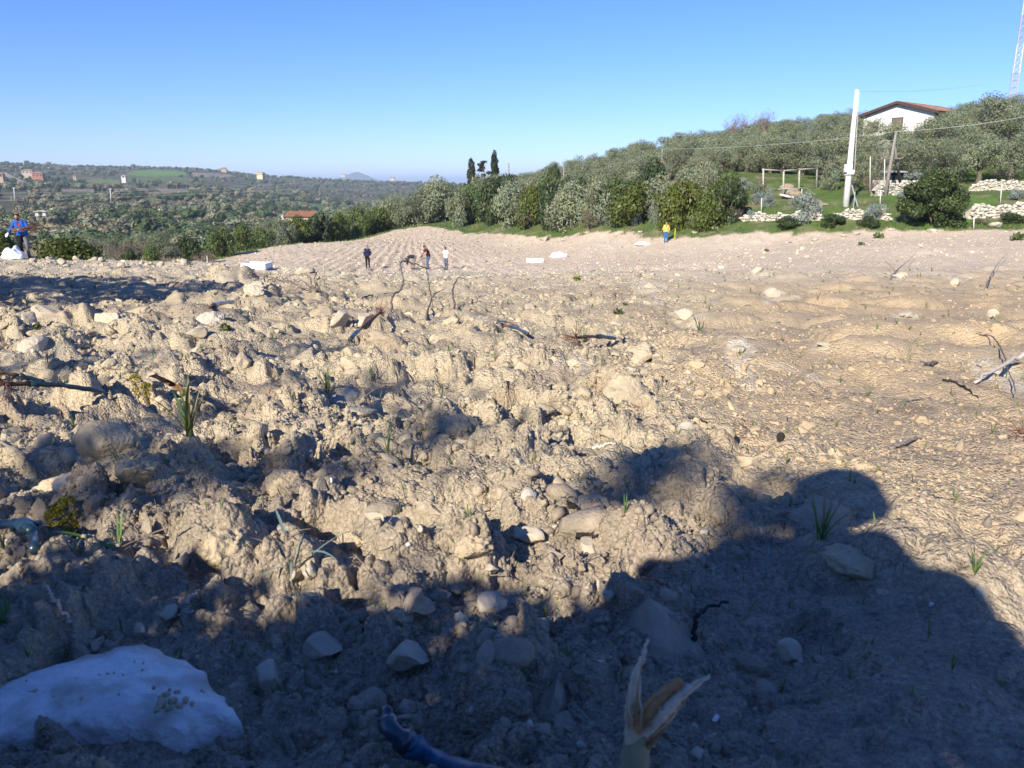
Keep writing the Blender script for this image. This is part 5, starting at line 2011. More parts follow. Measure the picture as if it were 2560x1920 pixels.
    root.scale = (scale,) * 3
    link('body', body, root)

    def shell(name, mask, off, m_, wr=.006):
        f = Fq[mask[Fq].sum(1) >= 3]
        if not len(f):
            return None
        u, inv = np.unique(f, return_inverse=True)
        W = V[u] + Nn[u] * (off + wr * p3(V[u], 14, 900))[:, None]
        return link(name, mesh_from(name, W, inv.reshape(-1, 4), True, [m_]), root)
    isn = lambda *k: np.isin(nm, k)
    tmask = isn('torso') | (isn('arml', 'armr') & ((tt < .62) if sleeves < .9 else True)) | (isn('forel', 'forer') & (sleeves >= .9) & (tt < .95))
    tmask |= isn('hip') & (V @ np.array([0, 0, 1.]) > J['pelvis'][2] - .04) & (J['chest'][2] - J['pelvis'][2] > .15)
    if J['chest'][2] - J['pelvis'][2] <= .15:
        tmask |= isn('torso')
    shell(top, tmask, .014, top_mat)
    if split_sleeve is not None:
        shell('sleeve', isn('arml', 'armr') & (tt < .5), .019, split_sleeve)
    if inner is not None:
        fr = (V - C) @ look
        shell('shirt_front', isn('torso', 'neck') & (fr > .05) & ((V - C) @ up > .03) & (np.abs((V - C) @ side) < .03 + .25 * np.maximum(0, (V - C) @ up - .03)), .02, inner)
    lmask = isn('hip', 'legl', 'legr', 'shinl', 'shinr') & ~(isn('shinl', 'shinr') & (tt > .97))
    if lit_leg is None:
        shell(legs, lmask, .012, leg_mat, .008)
    else:
        shell(legs, lmask & ~isn('legl', 'shinl'), .012, leg_mat, .008)
        shell('lit_trouser_leg', isn('legl', 'shinl'), .012, lit_leg, .008)  # lighter cloth for the leg that catches the sun
    for s in 'lr':
        shell('shoe', isn('foot' + s), .010, SHOE, .003)
        if gloves is not None:
            shell('glove', isn('hand' + s) | (isn('fore' + s) & (tt > .86)), .006, gloves, .002)
    if hair:
        q = (V - Hd)
        shell('hair', isn('head') & ((q @ up > .052 - .5 * np.minimum(0, (q @ look) - .02) * -1) & (q @ look < .075) | ((q @ look < -.005) & (q @ up > -.055))), .012, cap or HAIRM, .006)
    if beard:
        q = (V - Hd)
        shell('beard', isn('head') & (q @ up < -.045) & (q @ look > .0), .008, HAIRM, .004)
    # eyes
    q = MB()
    for s in (-1, 1):
        c = Hd + look * .091 + side * s * .032 + up * .012
        capsule(q, c, c + look * .003, .0085, .0085, 6)
    e = q.mesh('eyes', mat('eye_dark', (.03, .025, .02), .3, .5))
    link('eyes', e, root)['kind'] = 'stuff'
    return root


BLUE = cloth('bright_blue', (.03, .10, .36)); NAVY = cloth('navy', (.018, .022, .055)); BLACKC = cloth('black', (.012, .012, .016)); GREYC = cloth('grey', (.17, .165, .18))
MAROON = cloth('maroon', (.075, .022, .025)); WHITEC = cloth('white', (.72, .72, .74)); DENIM = cloth('denim', (.07, .11, .20)); SLATE = cloth('slate', (.10, .12, .16))
YELLOWC = cloth('yellow', (.52, .42, .10)); REDC = cloth('red', (.42, .05, .03)); TAN = cloth('tan', (.2, .18, .16)); GLOVEW = cloth('glove_white', (.72, .70, .64), .3); GLOVEB = cloth('glove_black', (.02, .02, .02))


def head_to(px_, top, foot_d, d=None):
    """ground point and body scale for a figure seen from view y 'top' down to its feet"""
    p = spot(px_, foot_d)
    return p


# man in blue with an armful of vine canes
p = spot(57, 30.0)
zt = at(57, 460, 30.0)[2]
sc = min(1.12, max(.95, (zt - p.z) / 1.76))
man = person('bearded man in a bright blue top carrying a bundle of vine canes', p, .28,
             dict(chest=(-.02, -.04, 1.27), neck=(-.04, -.06, 1.47), head=(-.06, -.12, 1.62), sl=(.15, -.03, 1.42), sr=(-.21, -.05, 1.41),
                  el=(.27, -.13, 1.17), wl=(.10, -.34, 1.14), handl=(-.75, -.25, .1), er=(-.36, .02, 1.17), wr=(-.44, -.16, 1.0),
                  kl=(.11, -.06, .5), al=(.12, .02, .09), tl=(.15, -.13, .045), kr=(-.08, -.16, .52), ar=(-.09, -.04, .12), tr=(-.10, -.20, .08), look=(-.15, -.9, -.35)),
             'jacket', 'trousers', sc, 1.0, BLUE, BLACKC, True, True, GLOVEW, REDC, lit_leg=GREYC)  # sunlight painted as grey on one leg, the other left black
bn = thing('cane_bundle', 'bundle of brown vine canes held against the chest of the man in blue', 'bundle', man.matrix_basis @ Vector((.12, -.36, 1.17)), .28)
rngv = np.random.default_rng(12)
CANE = mat('cane_bark', (.16, .085, .055), .85, .2, .3, 20, .4, 60)
for i in range(26):
    o_ = rngv.normal(0, .035, 2); t_ = rngv.normal(0, .05, 2)
    L0, L1 = rngv.uniform(.28, .4), rngv.uniform(.45, .75)
    P = [(-L0, o_[0], o_[1] - .03 + t_[1] * -.5), (0, o_[0] * .8, o_[1] * .8), (L1, o_[0] + t_[0] * 2.2, o_[1] + t_[1] * 2.4 + .05)]
    MB().tube(P, [.011, .011, .006], 6).build('cane', CANE, bn, True)

p = spot(795, 60)
person('person in a dark open jacket standing alone with arms hanging', p, .1, dict(el=(.27, .05, 1.15), wl=(.22, -.1, .95), er=(-.26, .05, 1.14), wr=(-.25, 0, .9)),
       'jacket', 'trousers', 1.0, 1.0, NAVY, BLACKC, True, False, None, cloth('dark_blue', (.03, .03, .11)), split_sleeve=cloth('grey_sleeve', (.2, .21, .21)))
p = spot(893, 60)
person('person in dark clothes bent double over the soil', p, -1.25,
       dict(pelvis=(0, .14, .92), chest=(0, -.22, .98), neck=(0, -.42, .90), head=(0, -.54, .78), sl=(.18, -.36, .93), sr=(-.18, -.36, .93), el=(.2, -.42, .64), er=(-.2, -.42, .64),
            wl=(.12, -.46, .36), wr=(-.12, -.5, .34), hl=(.09, .14, .90), hr=(-.09, .14, .90), kl=(.1, .02, .48), kr=(-.1, .04, .48), look=(0, -.6, -.8)),
       'jacket', 'trousers', 1.0, 1.0, cloth('charcoal', (.04, .04, .05)), TAN)
p = spot(924, 60)
pm_ = person('person in a maroon T-shirt and blue jeans leaning forward to dig', p, -1.0,
             dict(pelvis=(0, .08, .95), chest=(0, -.03, 1.26), neck=(0, -.14, 1.44), head=(0, -.21, 1.58), sl=(.18, -.10, 1.40), sr=(-.18, -.10, 1.40), el=(.2, -.22, 1.14), er=(-.2, -.24, 1.14),
                  wl=(.08, -.42, .98), wr=(-.08, -.46, .96), hl=(.09, .08, .91), hr=(-.09, .08, .91), kl=(.1, -.06, .5), kr=(-.1, .02, .5), look=(0, -.8, -.6)),
             'shirt', 'jeans', 1.08, .5, MAROON, DENIM, True, False, GLOVEB)
tp_ = thing('hoe', 'long handled hoe held by the person in maroon', 'hoe', pm_.matrix_basis @ Vector((0, -.52, .95)), -1.0)
MB().tube([(0, .25, .28), (0, -.05, -.05), (0, -.35, -.98)], .016, 6).build('handle', WOODP, tp_, True)
MB().box((0, -.30, -.98), (.16, .16, .02)).build('blade', GREYM, tp_)
p = spot(964, 60)
person('person in a white T-shirt and grey trousers reaching out to the left', p, -.75,
       dict(el=(.3, .0, 1.14), wl=(.32, -.05, .9), er=(-.24, -.18, 1.2), wr=(-.2, -.42, 1.12), head=(0, -.05, 1.62), look=(0, -.8, -.5)),
       'shirt', 'trousers', 1.0, .5, WHITEC, SLATE)
stk = spot(953, 60)
tag(MB().tube([(-.25, 0, 1.02), (.2, .02, 1.12)], .012, 5).build('twig', CANE, None, True, stk), 'thin cane in the outstretched hand of the person in white', 'twig')
p = spot(1438, 68.5)
zt = at(1438, 480, 68.5)[2]
person('person in an open yellow jacket and blue trousers standing at the grass edge', p, -.1, dict(el=(.28, .04, 1.14), er=(-.28, .04, 1.14), wl=(.22, -.12, .98), wr=(-.22, -.12, .98)),
       'jacket', 'trousers', 1.0, 1.0, YELLOWC, cloth('blue_work', (.05, .13, .33)), True, False, None, cloth('blue_bib', (.07, .10, .2)))

# the photographer, crouching behind and left of the camera: only the shadow reaches the picture
ph_z = float(land(np.array([-.42]), np.array([-.46]))[0])
person('crouching photographer in dark clothes whose shadow falls on the soil at the right', (-.42, -.46, ph_z), math.pi - .45,
       dict(pelvis=(0, .06, .42), chest=(0, -.02, .74), neck=(0, -.06, .94), head=(0, -.09, 1.10), sl=(.16, -.06, .80), sr=(-.20, -.04, .88), el=(.22, -.14, .56), er=(-.30, -.16, .66),
            wl=(.20, -.32, .60), wr=(-.24, -.24, .62), hl=(.1, .05, .40), hr=(-.1, .05, .40), kl=(.17, -.26, .50), kr=(-.17, -.30, .46), al=(.15, -.02, .09), ar=(-.15, -.04, .09),
            tl=(.17, -.18, .045), tr=(-.17, -.2, .045), look=(0, -1, -.3)),
       'jacket', 'trousers', 1.06, 1.0, NAVY, BLACKC, True, False, None, None)

# ------------------------------------------------------------------ crumbs and clods of soil
def crumbly(rng, sub, knobs, squash=(1, .85, .7), depth=.28, kr=(.25, .55), facets=4):
    """a lump made of many small knobs"""
    V, F = ico(sub)
    D = V / np.linalg.norm(V, axis=1)[:, None]
    k = rng.normal(size=(knobs, 3)); k /= np.linalg.norm(k, axis=1)[:, None]
    r = rng.uniform(*kr, knobs); a = rng.uniform(.4, 1.0, knobs)
    ang = np.arccos(np.clip(D @ k.T, -1, 1))
    b = (np.sqrt(np.maximum(0, 1 - (ang / r) ** 2)) * r * a).max(1) / kr[1]
    rad = 1 - depth + depth * 1.5 * b + .14 * p3(D, 1.1, int(rng.integers(1, 9999)))
    W = D * rad[:, None]
    for _ in range(facets):
        n = rng.normal(size=3); n /= np.linalg.norm(n)
        lim = rng.uniform(.5, .8)
        d = W @ n
        W = W - np.maximum(0, d - lim)[:, None] * n * rng.uniform(.6, .95)
    return W * np.array(squash), F


CRUMB = mat('soil_crumb', (1, 1, 1), .95, .1, .16, 3.0, .35, 9, itint=True, bdist=.15)


def crumbs():
    rng = np.random.default_rng(500)
    small = [mesh_from('crumb', *crumbly(rng, 2, 20, (1, rng.uniform(.75, 1), rng.uniform(.6, .9)), .30, (.18, .5), 6), True, [CRUMB]) for _ in range(8)] + [mesh_from('crumb', *rock_arrays(rng, 2, (1, rng.uniform(.6, 1), rng.uniform(.5, .9)), .5, .3), i % 2 == 0, [CRUMB]) for i in range(8)]
    big = [mesh_from('clod', *crumbly(rng, 4, 260, (1, rng.uniform(.7, .95), rng.uniform(.6, .85)), .22, (.05, .20), 12), True, [CRUMB]) for _ in range(12)]

    def place(n, dmin, dmax, base, power, tail, cap, minrough, sink, seed, clump):
        rg = np.random.default_rng(seed)
        d = np.exp(rg.uniform(math.log(dmin), math.log(dmax), n)); a = rg.uniform(-.72, .72, n)
        x, y = d * np.sin(a), d * np.cos(a)
        R = roughness_of(x, y)
        pr = (minrough + (1 - minrough) * R) * np.clip(.45 + clump * perlin(x / .7, y / .7, 511) + .6 * perlin(x / 3, y / 3, 512) * np.minimum(1, d / 5), .04, 1)
        ok = (rg.random(n) < pr) & (edge_dist(x, y) > .4)
        x, y, d, R = x[ok], y[ok], d[ok], R[ok]
        s = base * d ** power * np.exp(rg.exponential(tail, len(x))) * (.6 + .4 * R)
        s = np.minimum(s, cap * (.35 + .65 * R))
        z = ground_fast(x, y)
        col = tone(x, y, np.full(len(x), .02))
        col = col * rg.uniform(.84, 1.10, (len(x), 1))
        pale = rg.random(len(x)) < .02
        col[pale] = np.array([.50, .45, .35]) * rg.uniform(.85, 1.1, (pale.sum(), 1))
        P = np.stack([x, y, z + s * sink], 1)
        return P, s, col, rg
    for (nm, args, src, lab) in [
            ('soil_crumbs', (300000, .5, 52, .0026, .72, .34, .06, .07, .0, 1, 1.0), small, 'small crumbs of pale soil strewn over the ploughed ground'),
            ('soil_clods', (5200, 1.0, 50, .0085, .72, .36, .15, .02, -.15, 2, 1.4), big, 'knobbly lumps of dry clay soil lying over the ploughed ground')]:
        P, s, col, rg = place(*args)
        n = len(P)
        o = instanced(nm, P, np.stack([s * rg.uniform(.8, 1.3, n), s * rg.uniform(.6, 1.1, n), s * rg.uniform(.6, 1.15, n)], 1),
                      np.stack([rg.normal(0, .5, n), rg.normal(0, .5, n), rg.uniform(0, 6.28, n)], 1), rg.integers(0, len(src), n), src, col)
        tag(o, lab, 'soil', kind='stuff')

    # the far part of the field
    rg = np.random.default_rng(44)
    n = 60000
    y = np.sqrt(rg.uniform(40 ** 2, 112 ** 2, n)); x = rg.uniform(-.5, .72, n) * y
    ok = edge_dist(x, y) > .3
    x, y = x[ok], y[ok]
    n = len(x)
    s = .022 * np.exp(rg.exponential(.42, n)) * (y / 55) ** .5
    s = np.minimum(s, .13)
    P = np.stack([x, y, ground_fast(x, y) + s * .2], 1)
    col = tone(x, y, np.full(n, .02)) * rg.uniform(.75, 1.1, (n, 1))
    c_ = (x + 16) / np.maximum(125 - y, 6)
    row = np.sin(c_ * 2 * np.pi * 58 + 1.6 * perlin(x / 5, y / 5, 73))
    dk = (rg.random(n) < .04) | ((row < -.45) & (rg.random(n) < .6) & (x + .15 * (y - 60) < 3 + 3 * perlin(x / 6, y / 6, 75)))
    col[dk] *= np.array([.42, .42, .40])
    o = instanced('field_clods', P, np.stack([s * rg.uniform(.8, 1.6, n), s, s * rg.uniform(.7, 1.3, n)], 1), np.stack([np.zeros(n), np.zeros(n), rg.uniform(0, 6.28, n)], 1), rg.integers(0, len(small), n), small, col)
    tag(o, 'small clods and dead bits over the pale field in the middle distance', 'soil', kind='stuff')


crumbs()

# ------------------------------------------------------------------ single stones and clods one can point at
STONEM = mat('field_stone', (.46, .395, .29), .9, .15, .18, 9, .5, 45, second=(.36, .31, .23), ramp=(.50, .66), bdist=.006)
CHALK = mat('chalky_stone', (.47, .405, .30), .9, .12, .14, 7, .6, 30, second=(.46, .385, .265), ramp=(.48, .62), bdist=.02)
BROWNS = mat('soil_lump', (.47, .38, .245), .95, .1, .2, 14, .8, 40, second=(.34, .265, .17), ramp=(.45, .62), bdist=.03)
SHELL = mat('snail_shell', (.74, .70, .66), .45, .4, .1, 60)


def stone(px_, py_, wpx, hpx, label, m=STONEM, kind='rock', flat=.55, seed=None, sink=.25, sub=4, name='stone', cat='stone', rz=None):
    p = hit(px_, py_)
    dist = p.length
    w = wpx / 1670 * dist / 2; h = hpx / 1670 * dist / 2
    rng = np.random.default_rng(seed if seed is not None else int(px_ * 31 + py_))
    if kind == 'rock':
        V, F = rock_arrays(rng, sub, (1, rng.uniform(.65, .95), 1), .50, .10)
        V = V * (1 + .03 * p3(V, 6, 77) + .015 * p3(V, 15, 78))[:, None]
    else:
        V, F = crumbly(rng, 5, 420, (1, .85, 1), .20, (.05, .20), 9)
    V = V * np.array([w, w * .9, max(h, w * flat)])
    me = mesh_from(name, V, F, True, [m])
    up = max(h, w * flat)
    z = float(np.median(ground(p.x + np.array([-w, 0, w, 0]) * .6, p.y + np.array([0, w, 0, -w]) * .6)))
    o = link(name, me, None, (p.x, p.y, z + up * (1 - 2 * sink) * .55), (rng.normal(0, .12), rng.normal(0, .12), rng.uniform(0, 6.28) if rz is None else rz))
    return tag(o, label, cat)


for row in [
    # foreground
    (585, 1478, 78, 70, 'pale egg shaped stone beside the dark soil right of the white slab rock', STONEM),
    (880, 1462, 125, 85, 'largest creamy stone in the middle foreground with a chipped top', CHALK),
    (700, 1400, 100, 60, 'pale wedge shaped stone above the egg shaped one', STONEM),
    (1068, 1308, 88, 62, 'smooth pale stone at the edge of the shadow in the middle foreground', CHALK),
    (1148, 1166, 90, 56, 'sunlit tan stone with a flat top near the middle of the foreground', STONEM),
    (1272, 1194, 68, 44, 'rounded stone right of the sunlit flat topped one', STONEM),
    (1708, 1430, 62, 74, 'oval stone set flat in the shaded crust at the right', STONEM),
    (1770, 1432, 34, 34, 'smaller round stone right of the oval stone in the shade', STONEM),
    (1318, 1296, 60, 26, 'long narrow pebble at the edge of the photographer shadow', STONEM),
    (1292, 1278, 30, 40, 'upright tan pebble beside the long narrow pebble', STONEM),
    (905, 1155, 26, 22, 'small pale stone in the shaded hollow', STONEM),
    (810, 1120, 44, 46, 'sunlit pointed stone on the near left mound', STONEM),
    (845, 1130, 70, 50, 'greyish angular stone right of the pointed one', STONEM),
    (668, 1240, 60, 40, 'tan stone between dark clods beside the bluish grass', STONEM),
    (365, 1340, 46, 34, 'stone just above the white slab rock', STONEM),
    (300, 1375, 40, 40, 'small knob of stone touching the upper edge of the white slab rock', STONEM),
    (210, 1395, 40, 30, 'little pale stone at the upper left edge of the white slab rock', STONEM),
    (640, 1270, 40, 26, 'pale crumbly pebble under the bluish grass', STONEM),
    (1060, 1240, 40, 26, 'pebble on the shaded slope left of the smooth pale stone', STONEM),
    (960, 1295, 44, 34, 'pale broken pebble at the rim of the dark hollow', CHALK),
    (1405, 1610, 46, 40, 'stone at the bottom right of the split cane', STONEM),
    (1510, 1640, 46, 36, 'stone at the lower edge right of the split cane', STONEM),
    (2120, 1290, 40, 34, 'stone at the right shadow edge', STONEM),
    (1905, 1285, 26, 22, 'angular white pebble in the shade at the right', CHALK),
    # sunlit middle
    (238, 690, 84, 44, 'white boulder at the edge of the big shadow on the left', CHALK),
    (105, 680, 70, 40, 'grey boulder half in the big shadow on the left', STONEM),
    (60, 700, 46, 40, 'dull stone inside the big shadow at the left edge', STONEM),
    (75, 752, 70, 46, 'cream lump below the big shadow at the left edge', CHALK),
    (1592, 765, 44, 30, 'creamy chalk rock at the top of the long pale smear right of centre', CHALK),
    (1668, 642, 36, 34, 'white peaked stone on the tan ground at the right', CHALK),
    (1482, 686, 60, 34, 'broad white chalk lump with weeds at its foot', CHALK),
    (1400, 622, 40, 20, 'whitish broken lumps near the pale brow', CHALK),
    (1955, 684, 48, 14, 'flat white stone on the tan ground at the right', CHALK),
    (1636, 590, 34, 20, 'white stone on the brow right of the middle', CHALK),
    (1942, 600, 32, 20, 'white stone under the forked twig on the brow', CHALK),
    (2060, 615, 26, 22, 'small white stone near the right end of the brow', CHALK),
    (2145, 685, 28, 26, 'upright white stone near the right edge', CHALK),
    (1780, 745, 46, 10, 'thin flat white flake on the tan ground', CHALK),
    (1240, 785, 46, 26, 'white crumbly chalk lump below the rooted cutting in the middle', CHALK),
    (1145, 668, 40, 24, 'smooth yellowish stone in the middle distance', STONEM),
    (1420, 775, 36, 30, 'round pale stone on the tan ground', STONEM),
    (1330, 703, 34, 18, 'short whitish stone right of the green sprout', CHALK),
    (660, 590, 50, 24, 'pale boulder on the brow left of the vine arch', CHALK),
    (552, 640, 50, 34, 'pale flat boulder before the tangle of dead vine', CHALK),
    (730, 700, 60, 40, 'block of yellowish earth left of the rooted cutting', STONEM),
    (785, 695, 60, 36, 'rounded yellowish block next to the rooted cutting', STONEM),
    (1390, 870, 66, 40, 'smooth tan mound of earth on the right side', BROWNS, 'crumb'),
    (420, 730, 60, 24, 'flat cream stone among clods on the left', STONEM),
    # clods
    (480, 1180, 150, 90, 'big square clod of soil standing left of the middle', BROWNS, 'crumb', .6),
    (290, 1000, 120, 70, 'large crumbly clod on the left', BROWNS, 'crumb', .5),
    (985, 945, 100, 70, 'rounded clod with a dark crack on its right', BROWNS, 'crumb', .6),
    (630, 1030, 100, 66, 'dark brown clod beside the shaded hollow', BROWNS, 'crumb', .55),
    (1025, 1215, 90, 50, 'sunlit reddish clod below the middle', BROWNS, 'crumb', .5),
    (1553, 1115, 60, 70, 'dark upright crumbly clod beside the photographer shadow', BROWNS, 'crumb', .8),
    (1850, 1200, 150, 70, 'overhanging clod in the head shadow at the right', BROWNS, 'crumb', .4),
    (760, 1180, 70, 44, 'cracked dark clod above the bluish grass', BROWNS, 'crumb', .6),
    (860, 1345, 80, 54, 'grey crumbly clod in the middle of the shade', BROWNS, 'crumb', .6),
    (560, 625, 100, 50, 'large pale clod on the brow beside the dead vine', CHALK, 'crumb', .5),
    (585, 860, 60, 60, 'yellowish upright clod with a dark hole on its right', BROWNS, 'crumb', .8),
    (1220, 1270, 64, 40, 'rough clod at the shadow edge right of the smooth pale stone', BROWNS, 'crumb', .6),
]:
    kind = row[6] if len(row) > 6 else 'rock'
    if row[5] is CHALK and row[1] < 900 and kind == 'rock':
        kind = 'chalk'
    stone(*row[:6], kind=kind, flat=(row[7] if len(row) > 7 else .24 if kind == 'chalk' else .5), sink=.40 if kind == 'crumb' else .30, name='clod' if kind == 'crumb' else 'stone', cat='clod' if kind == 'crumb' else 'stone')

# white stones along the brow, left
rngk = np.random.default_rng(41)
BROW = [mesh_from('brow_stone', *crumbly(rngk, 3, 90, (1, .85, .7), .24, (.10, .35), 9), True, [CHALK]) for _ in range(5)]
for i in range(60):
    px_ = rngk.uniform(5, 560)
    d = rngk.uniform(24, 32.5)
    p = spot(px_, d)
    s = rngk.uniform(.07, .2)
    o = link('stone', BROW[rngk.integers(0, 5)], None, (p.x, p.y, p.z + s * .3), (rngk.normal(0, .3), rngk.normal(0, .3), rngk.uniform(0, 6.28)), s)
    tag(o, 'whitish stone in the loose belt of stones along the left brow', 'stone', 'whitish stones along the left brow')

# snail shells and white chips
for (px_, py_, w, lab) in [(717, 1052, 18, 'pinkish white snail shell in the shaded hollow'), (880, 1188, 16, 'white snail shell in the second hollow'),
                           (1945, 955, 9, 'white snail shell on the sunny crust at the right'), (2070, 960, 11, 'oval white shell near the right edge'),
                           (1545, 1558, 20, 'bluish white shell chip in the shade right of the split cane'), (2012, 1312, 14, 'white shell chip on the shaded clod at the right'),
                           (1500, 1400, 18, 'white chip in the shade below the black twig')]:
    stone(px_, py_, w, w * .7, lab, SHELL, flat=.6, sub=3, name='snail_shell', cat='shell', sink=.2)


# ------------------------------------------------------------------ the white slab rock, bottom left
def slab_rock():
    out = [(-60, 1520), (0, 1478), (60, 1448), (150, 1418), (250, 1392), (315, 1386), (345, 1392), (400, 1416), (455, 1462), (488, 1505), (516, 1538), (470, 1548), (415, 1562),
           (390, 1582), (330, 1572), (250, 1562), (170, 1560), (90, 1578), (0, 1590), (-90, 1600), (-120, 1560)]
    hz = hit(215, 1490).z
    for _ in range(4):
        P = []
        for (x, y) in out:
            a, s = ray(x, y)
            d = hz / s
            P.append((a * d, d))
        P = np.array(P)
        K = P[5:14]
        hz = float(np.percentile(ground_fast(K[:, 0], K[:, 1]), 70)) + .026
    # even out the outline
    Q = []
    for i in range(len(P)):
        a, b = P[i], P[(i + 1) % len(P)]
        for t in np.linspace(0, 1, 7)[:-1]:
            Q.append(a * (1 - t) + b * t)
    Q = np.array(Q)
    Q += .004 * np.stack([perlin(Q[:, 0] * 40, Q[:, 1] * 40, 601), perlin(Q[:, 0] * 40, Q[:, 1] * 40, 602)], 1)
    c = Q.mean(0)
    n = len(Q)
    rings = [(1.02, -.10), (1.03, -.05), (1.02, -.026), (1.0, -.010), (.975, -.002), (.93, .003), (.85, .007), (.78, .010), (.7, .012), (.6, .014), (.5, .016), (.4, .017), (.3, .018), (.2, .018), (.1, .019)]
    V, F = [], []
    for (k, dz) in rings:
        W = c + (Q - c) * k
        z = hz + dz + (.005 * perlin(W[:, 0] * 16, W[:, 1] * 16, 603) + .0024 * perlin(W[:, 0] * 50, W[:, 1] * 50, 604) + .0010 * perlin(W[:, 0] * 140, W[:, 1] * 140, 605)) * (dz > -.03)
        if dz < 0:
            W = W + (.006 * np.stack([perlin(W[:, 0] * 45 + dz * 90, W[:, 1] * 45, 606), perlin(W[:, 0] * 45, W[:, 1] * 45 + dz * 90, 607)], 1))
        V.append(np.stack([W[:, 0], W[:, 1], z], 1))
    V = np.concatenate(V)
    for r in range(len(rings) - 1):
        for i in range(n):
            j = (i + 1) % n
            F.append((r * n + i, r * n + j, (r + 1) * n + j, (r + 1) * n + i))
    V = np.concatenate([V, [[c[0], c[1], hz + .019]]])
    T = [((len(rings) - 1) * n + i, (len(rings) - 1) * n + (i + 1) % n, len(V) - 1) for i in range(n)]
    m = mat('white_slab', (.76, .73, .67), .9, .15, .10, 22, .7, 120, second=(.42, .36, .27), ramp=(.50, .66), bdist=.008)
    o = link('rock', mesh_from('rock', V, [np.array(F), np.array(T)], True, [m]))
    tag(o, 'large flat white rock in the bottom left corner', 'rock')
    # crumbs of soil lying on it
    rng = np.random.default_rng(61)
    spots = [(385, 1518, 20), (372, 1505, 16), (360, 1525, 22), (400, 1530, 18), (415, 1517, 17), (395, 1500, 12), (350, 1538, 16), (378, 1535, 18), (428, 1525, 12), (360, 1510, 14),
             (318, 1452, 7), (440, 1423, 8), (343, 1490, 8), (378, 1494, 7), (450, 1496, 6), (490, 1475, 7), (500, 1498, 5), (535, 1530, 7), (80, 1496, 10), (68, 1498, 6), (240, 1460, 6),
             (255, 1458, 5), (275, 1462, 5), (222, 1462, 4), (183, 1513, 10), (265, 1505, 5), (320, 1437, 5), (300, 1433, 4), (455, 1500, 5), (60, 1475, 5), (120, 1510, 5), (170, 1470, 4)]
    P, S_ = [], []
    for (x, y, w) in spots:
        x = x * .97
        a, s = ray(x, y)
        d = (hz + .022) / s
        P.append((a * d, d, hz + .025)); S_.append(w / 1670 * d * .85)
    me = scatter_mesh('rock_crumbs', [crumbly(rng, 2, 14) for _ in range(4)], np.array(P), np.array(S_), rng, BROWNS, .5, False)
    oo = tag(link('rock_crumbs', me), 'little crumbs of soil lying on the flat white rock', 'soil', kind='stuff')


slab_rock()


# ------------------------------------------------------------------ vine canes, roots, twigs
BARKV = mat('old_vine_bark', (.17, .14, .12), .95, .1, .3, 30, .8, 90, bdist=.004)
CANEB = mat('brown_cane', (.15, .085, .055), .8, .25, .3, 35, .5, 120, bdist=.002)
WAX = mat('blue_green_wax', (.016, .045, .055), .32, .5, .35, 40, .4, 70, second=(.03, .045, .06), bdist=.003, coat=.3)
WAXB = mat('blue_wax', (.022, .11, .20), .38, .4, .3, 30, .6, 60, second=(.02, .045, .075), bdist=.004, coat=.12)
ROOT = mat('red_brown_root', (.17, .075, .045), .9, .15, .25, 30)
BLACKT = mat('black_twig', (.03, .026, .024), .9, .15, .25, 40)
GREYT = mat('grey_twig', (.22, .19, .16), .9, .1, .25, 40)
PALET = mat('pale_stick', (.50, .45, .37), .85, .15, .18, 30)


def wiggle(P, rng, amp, n=24):
    P = np.array(P, float)
    t = np.linspace(0, len(P) - 1, n)
    # smooth through the points
    Q = np.stack([np.interp(t, range(len(P)), P[:, k]) for k in range(3)], 1)
    for _ in range(2):
        Q[1:-1] = (Q[:-2] + 2 * Q[1:-1] + Q[2:]) / 4
    Q[1:-1] += rng.normal(0, amp, (n - 2, 3))
    return Q


def on_ground(pts, lift=.01, depths=None):
    out = []
    for p in pts:
        if len(p) == 2:
            h = hit(*p); h.z += lift
        else:
            h = hit(p[0], p[1]); h.z += p[2]
        out.append(h)
    return out


def twig(pts, r, label, m=BLACKT, name='twig', lift=.006, seed=0, cat='twig', group=None):
    rng = np.random.default_rng(seed + int(pts[0][0]))
    P = on_ground(pts, lift)
    Q = wiggle([tuple(p) for p in P], rng, r * .5, 18)
    rr = np.linspace(r, r * .5, len(Q)) * (1 + .15 * rng.normal(size=len(Q)))
    o = MB().tube(Q - Q[0], rr, 7).build(name, m, None, True, tuple(Q[0]))
    return tag(o, label, cat, group)


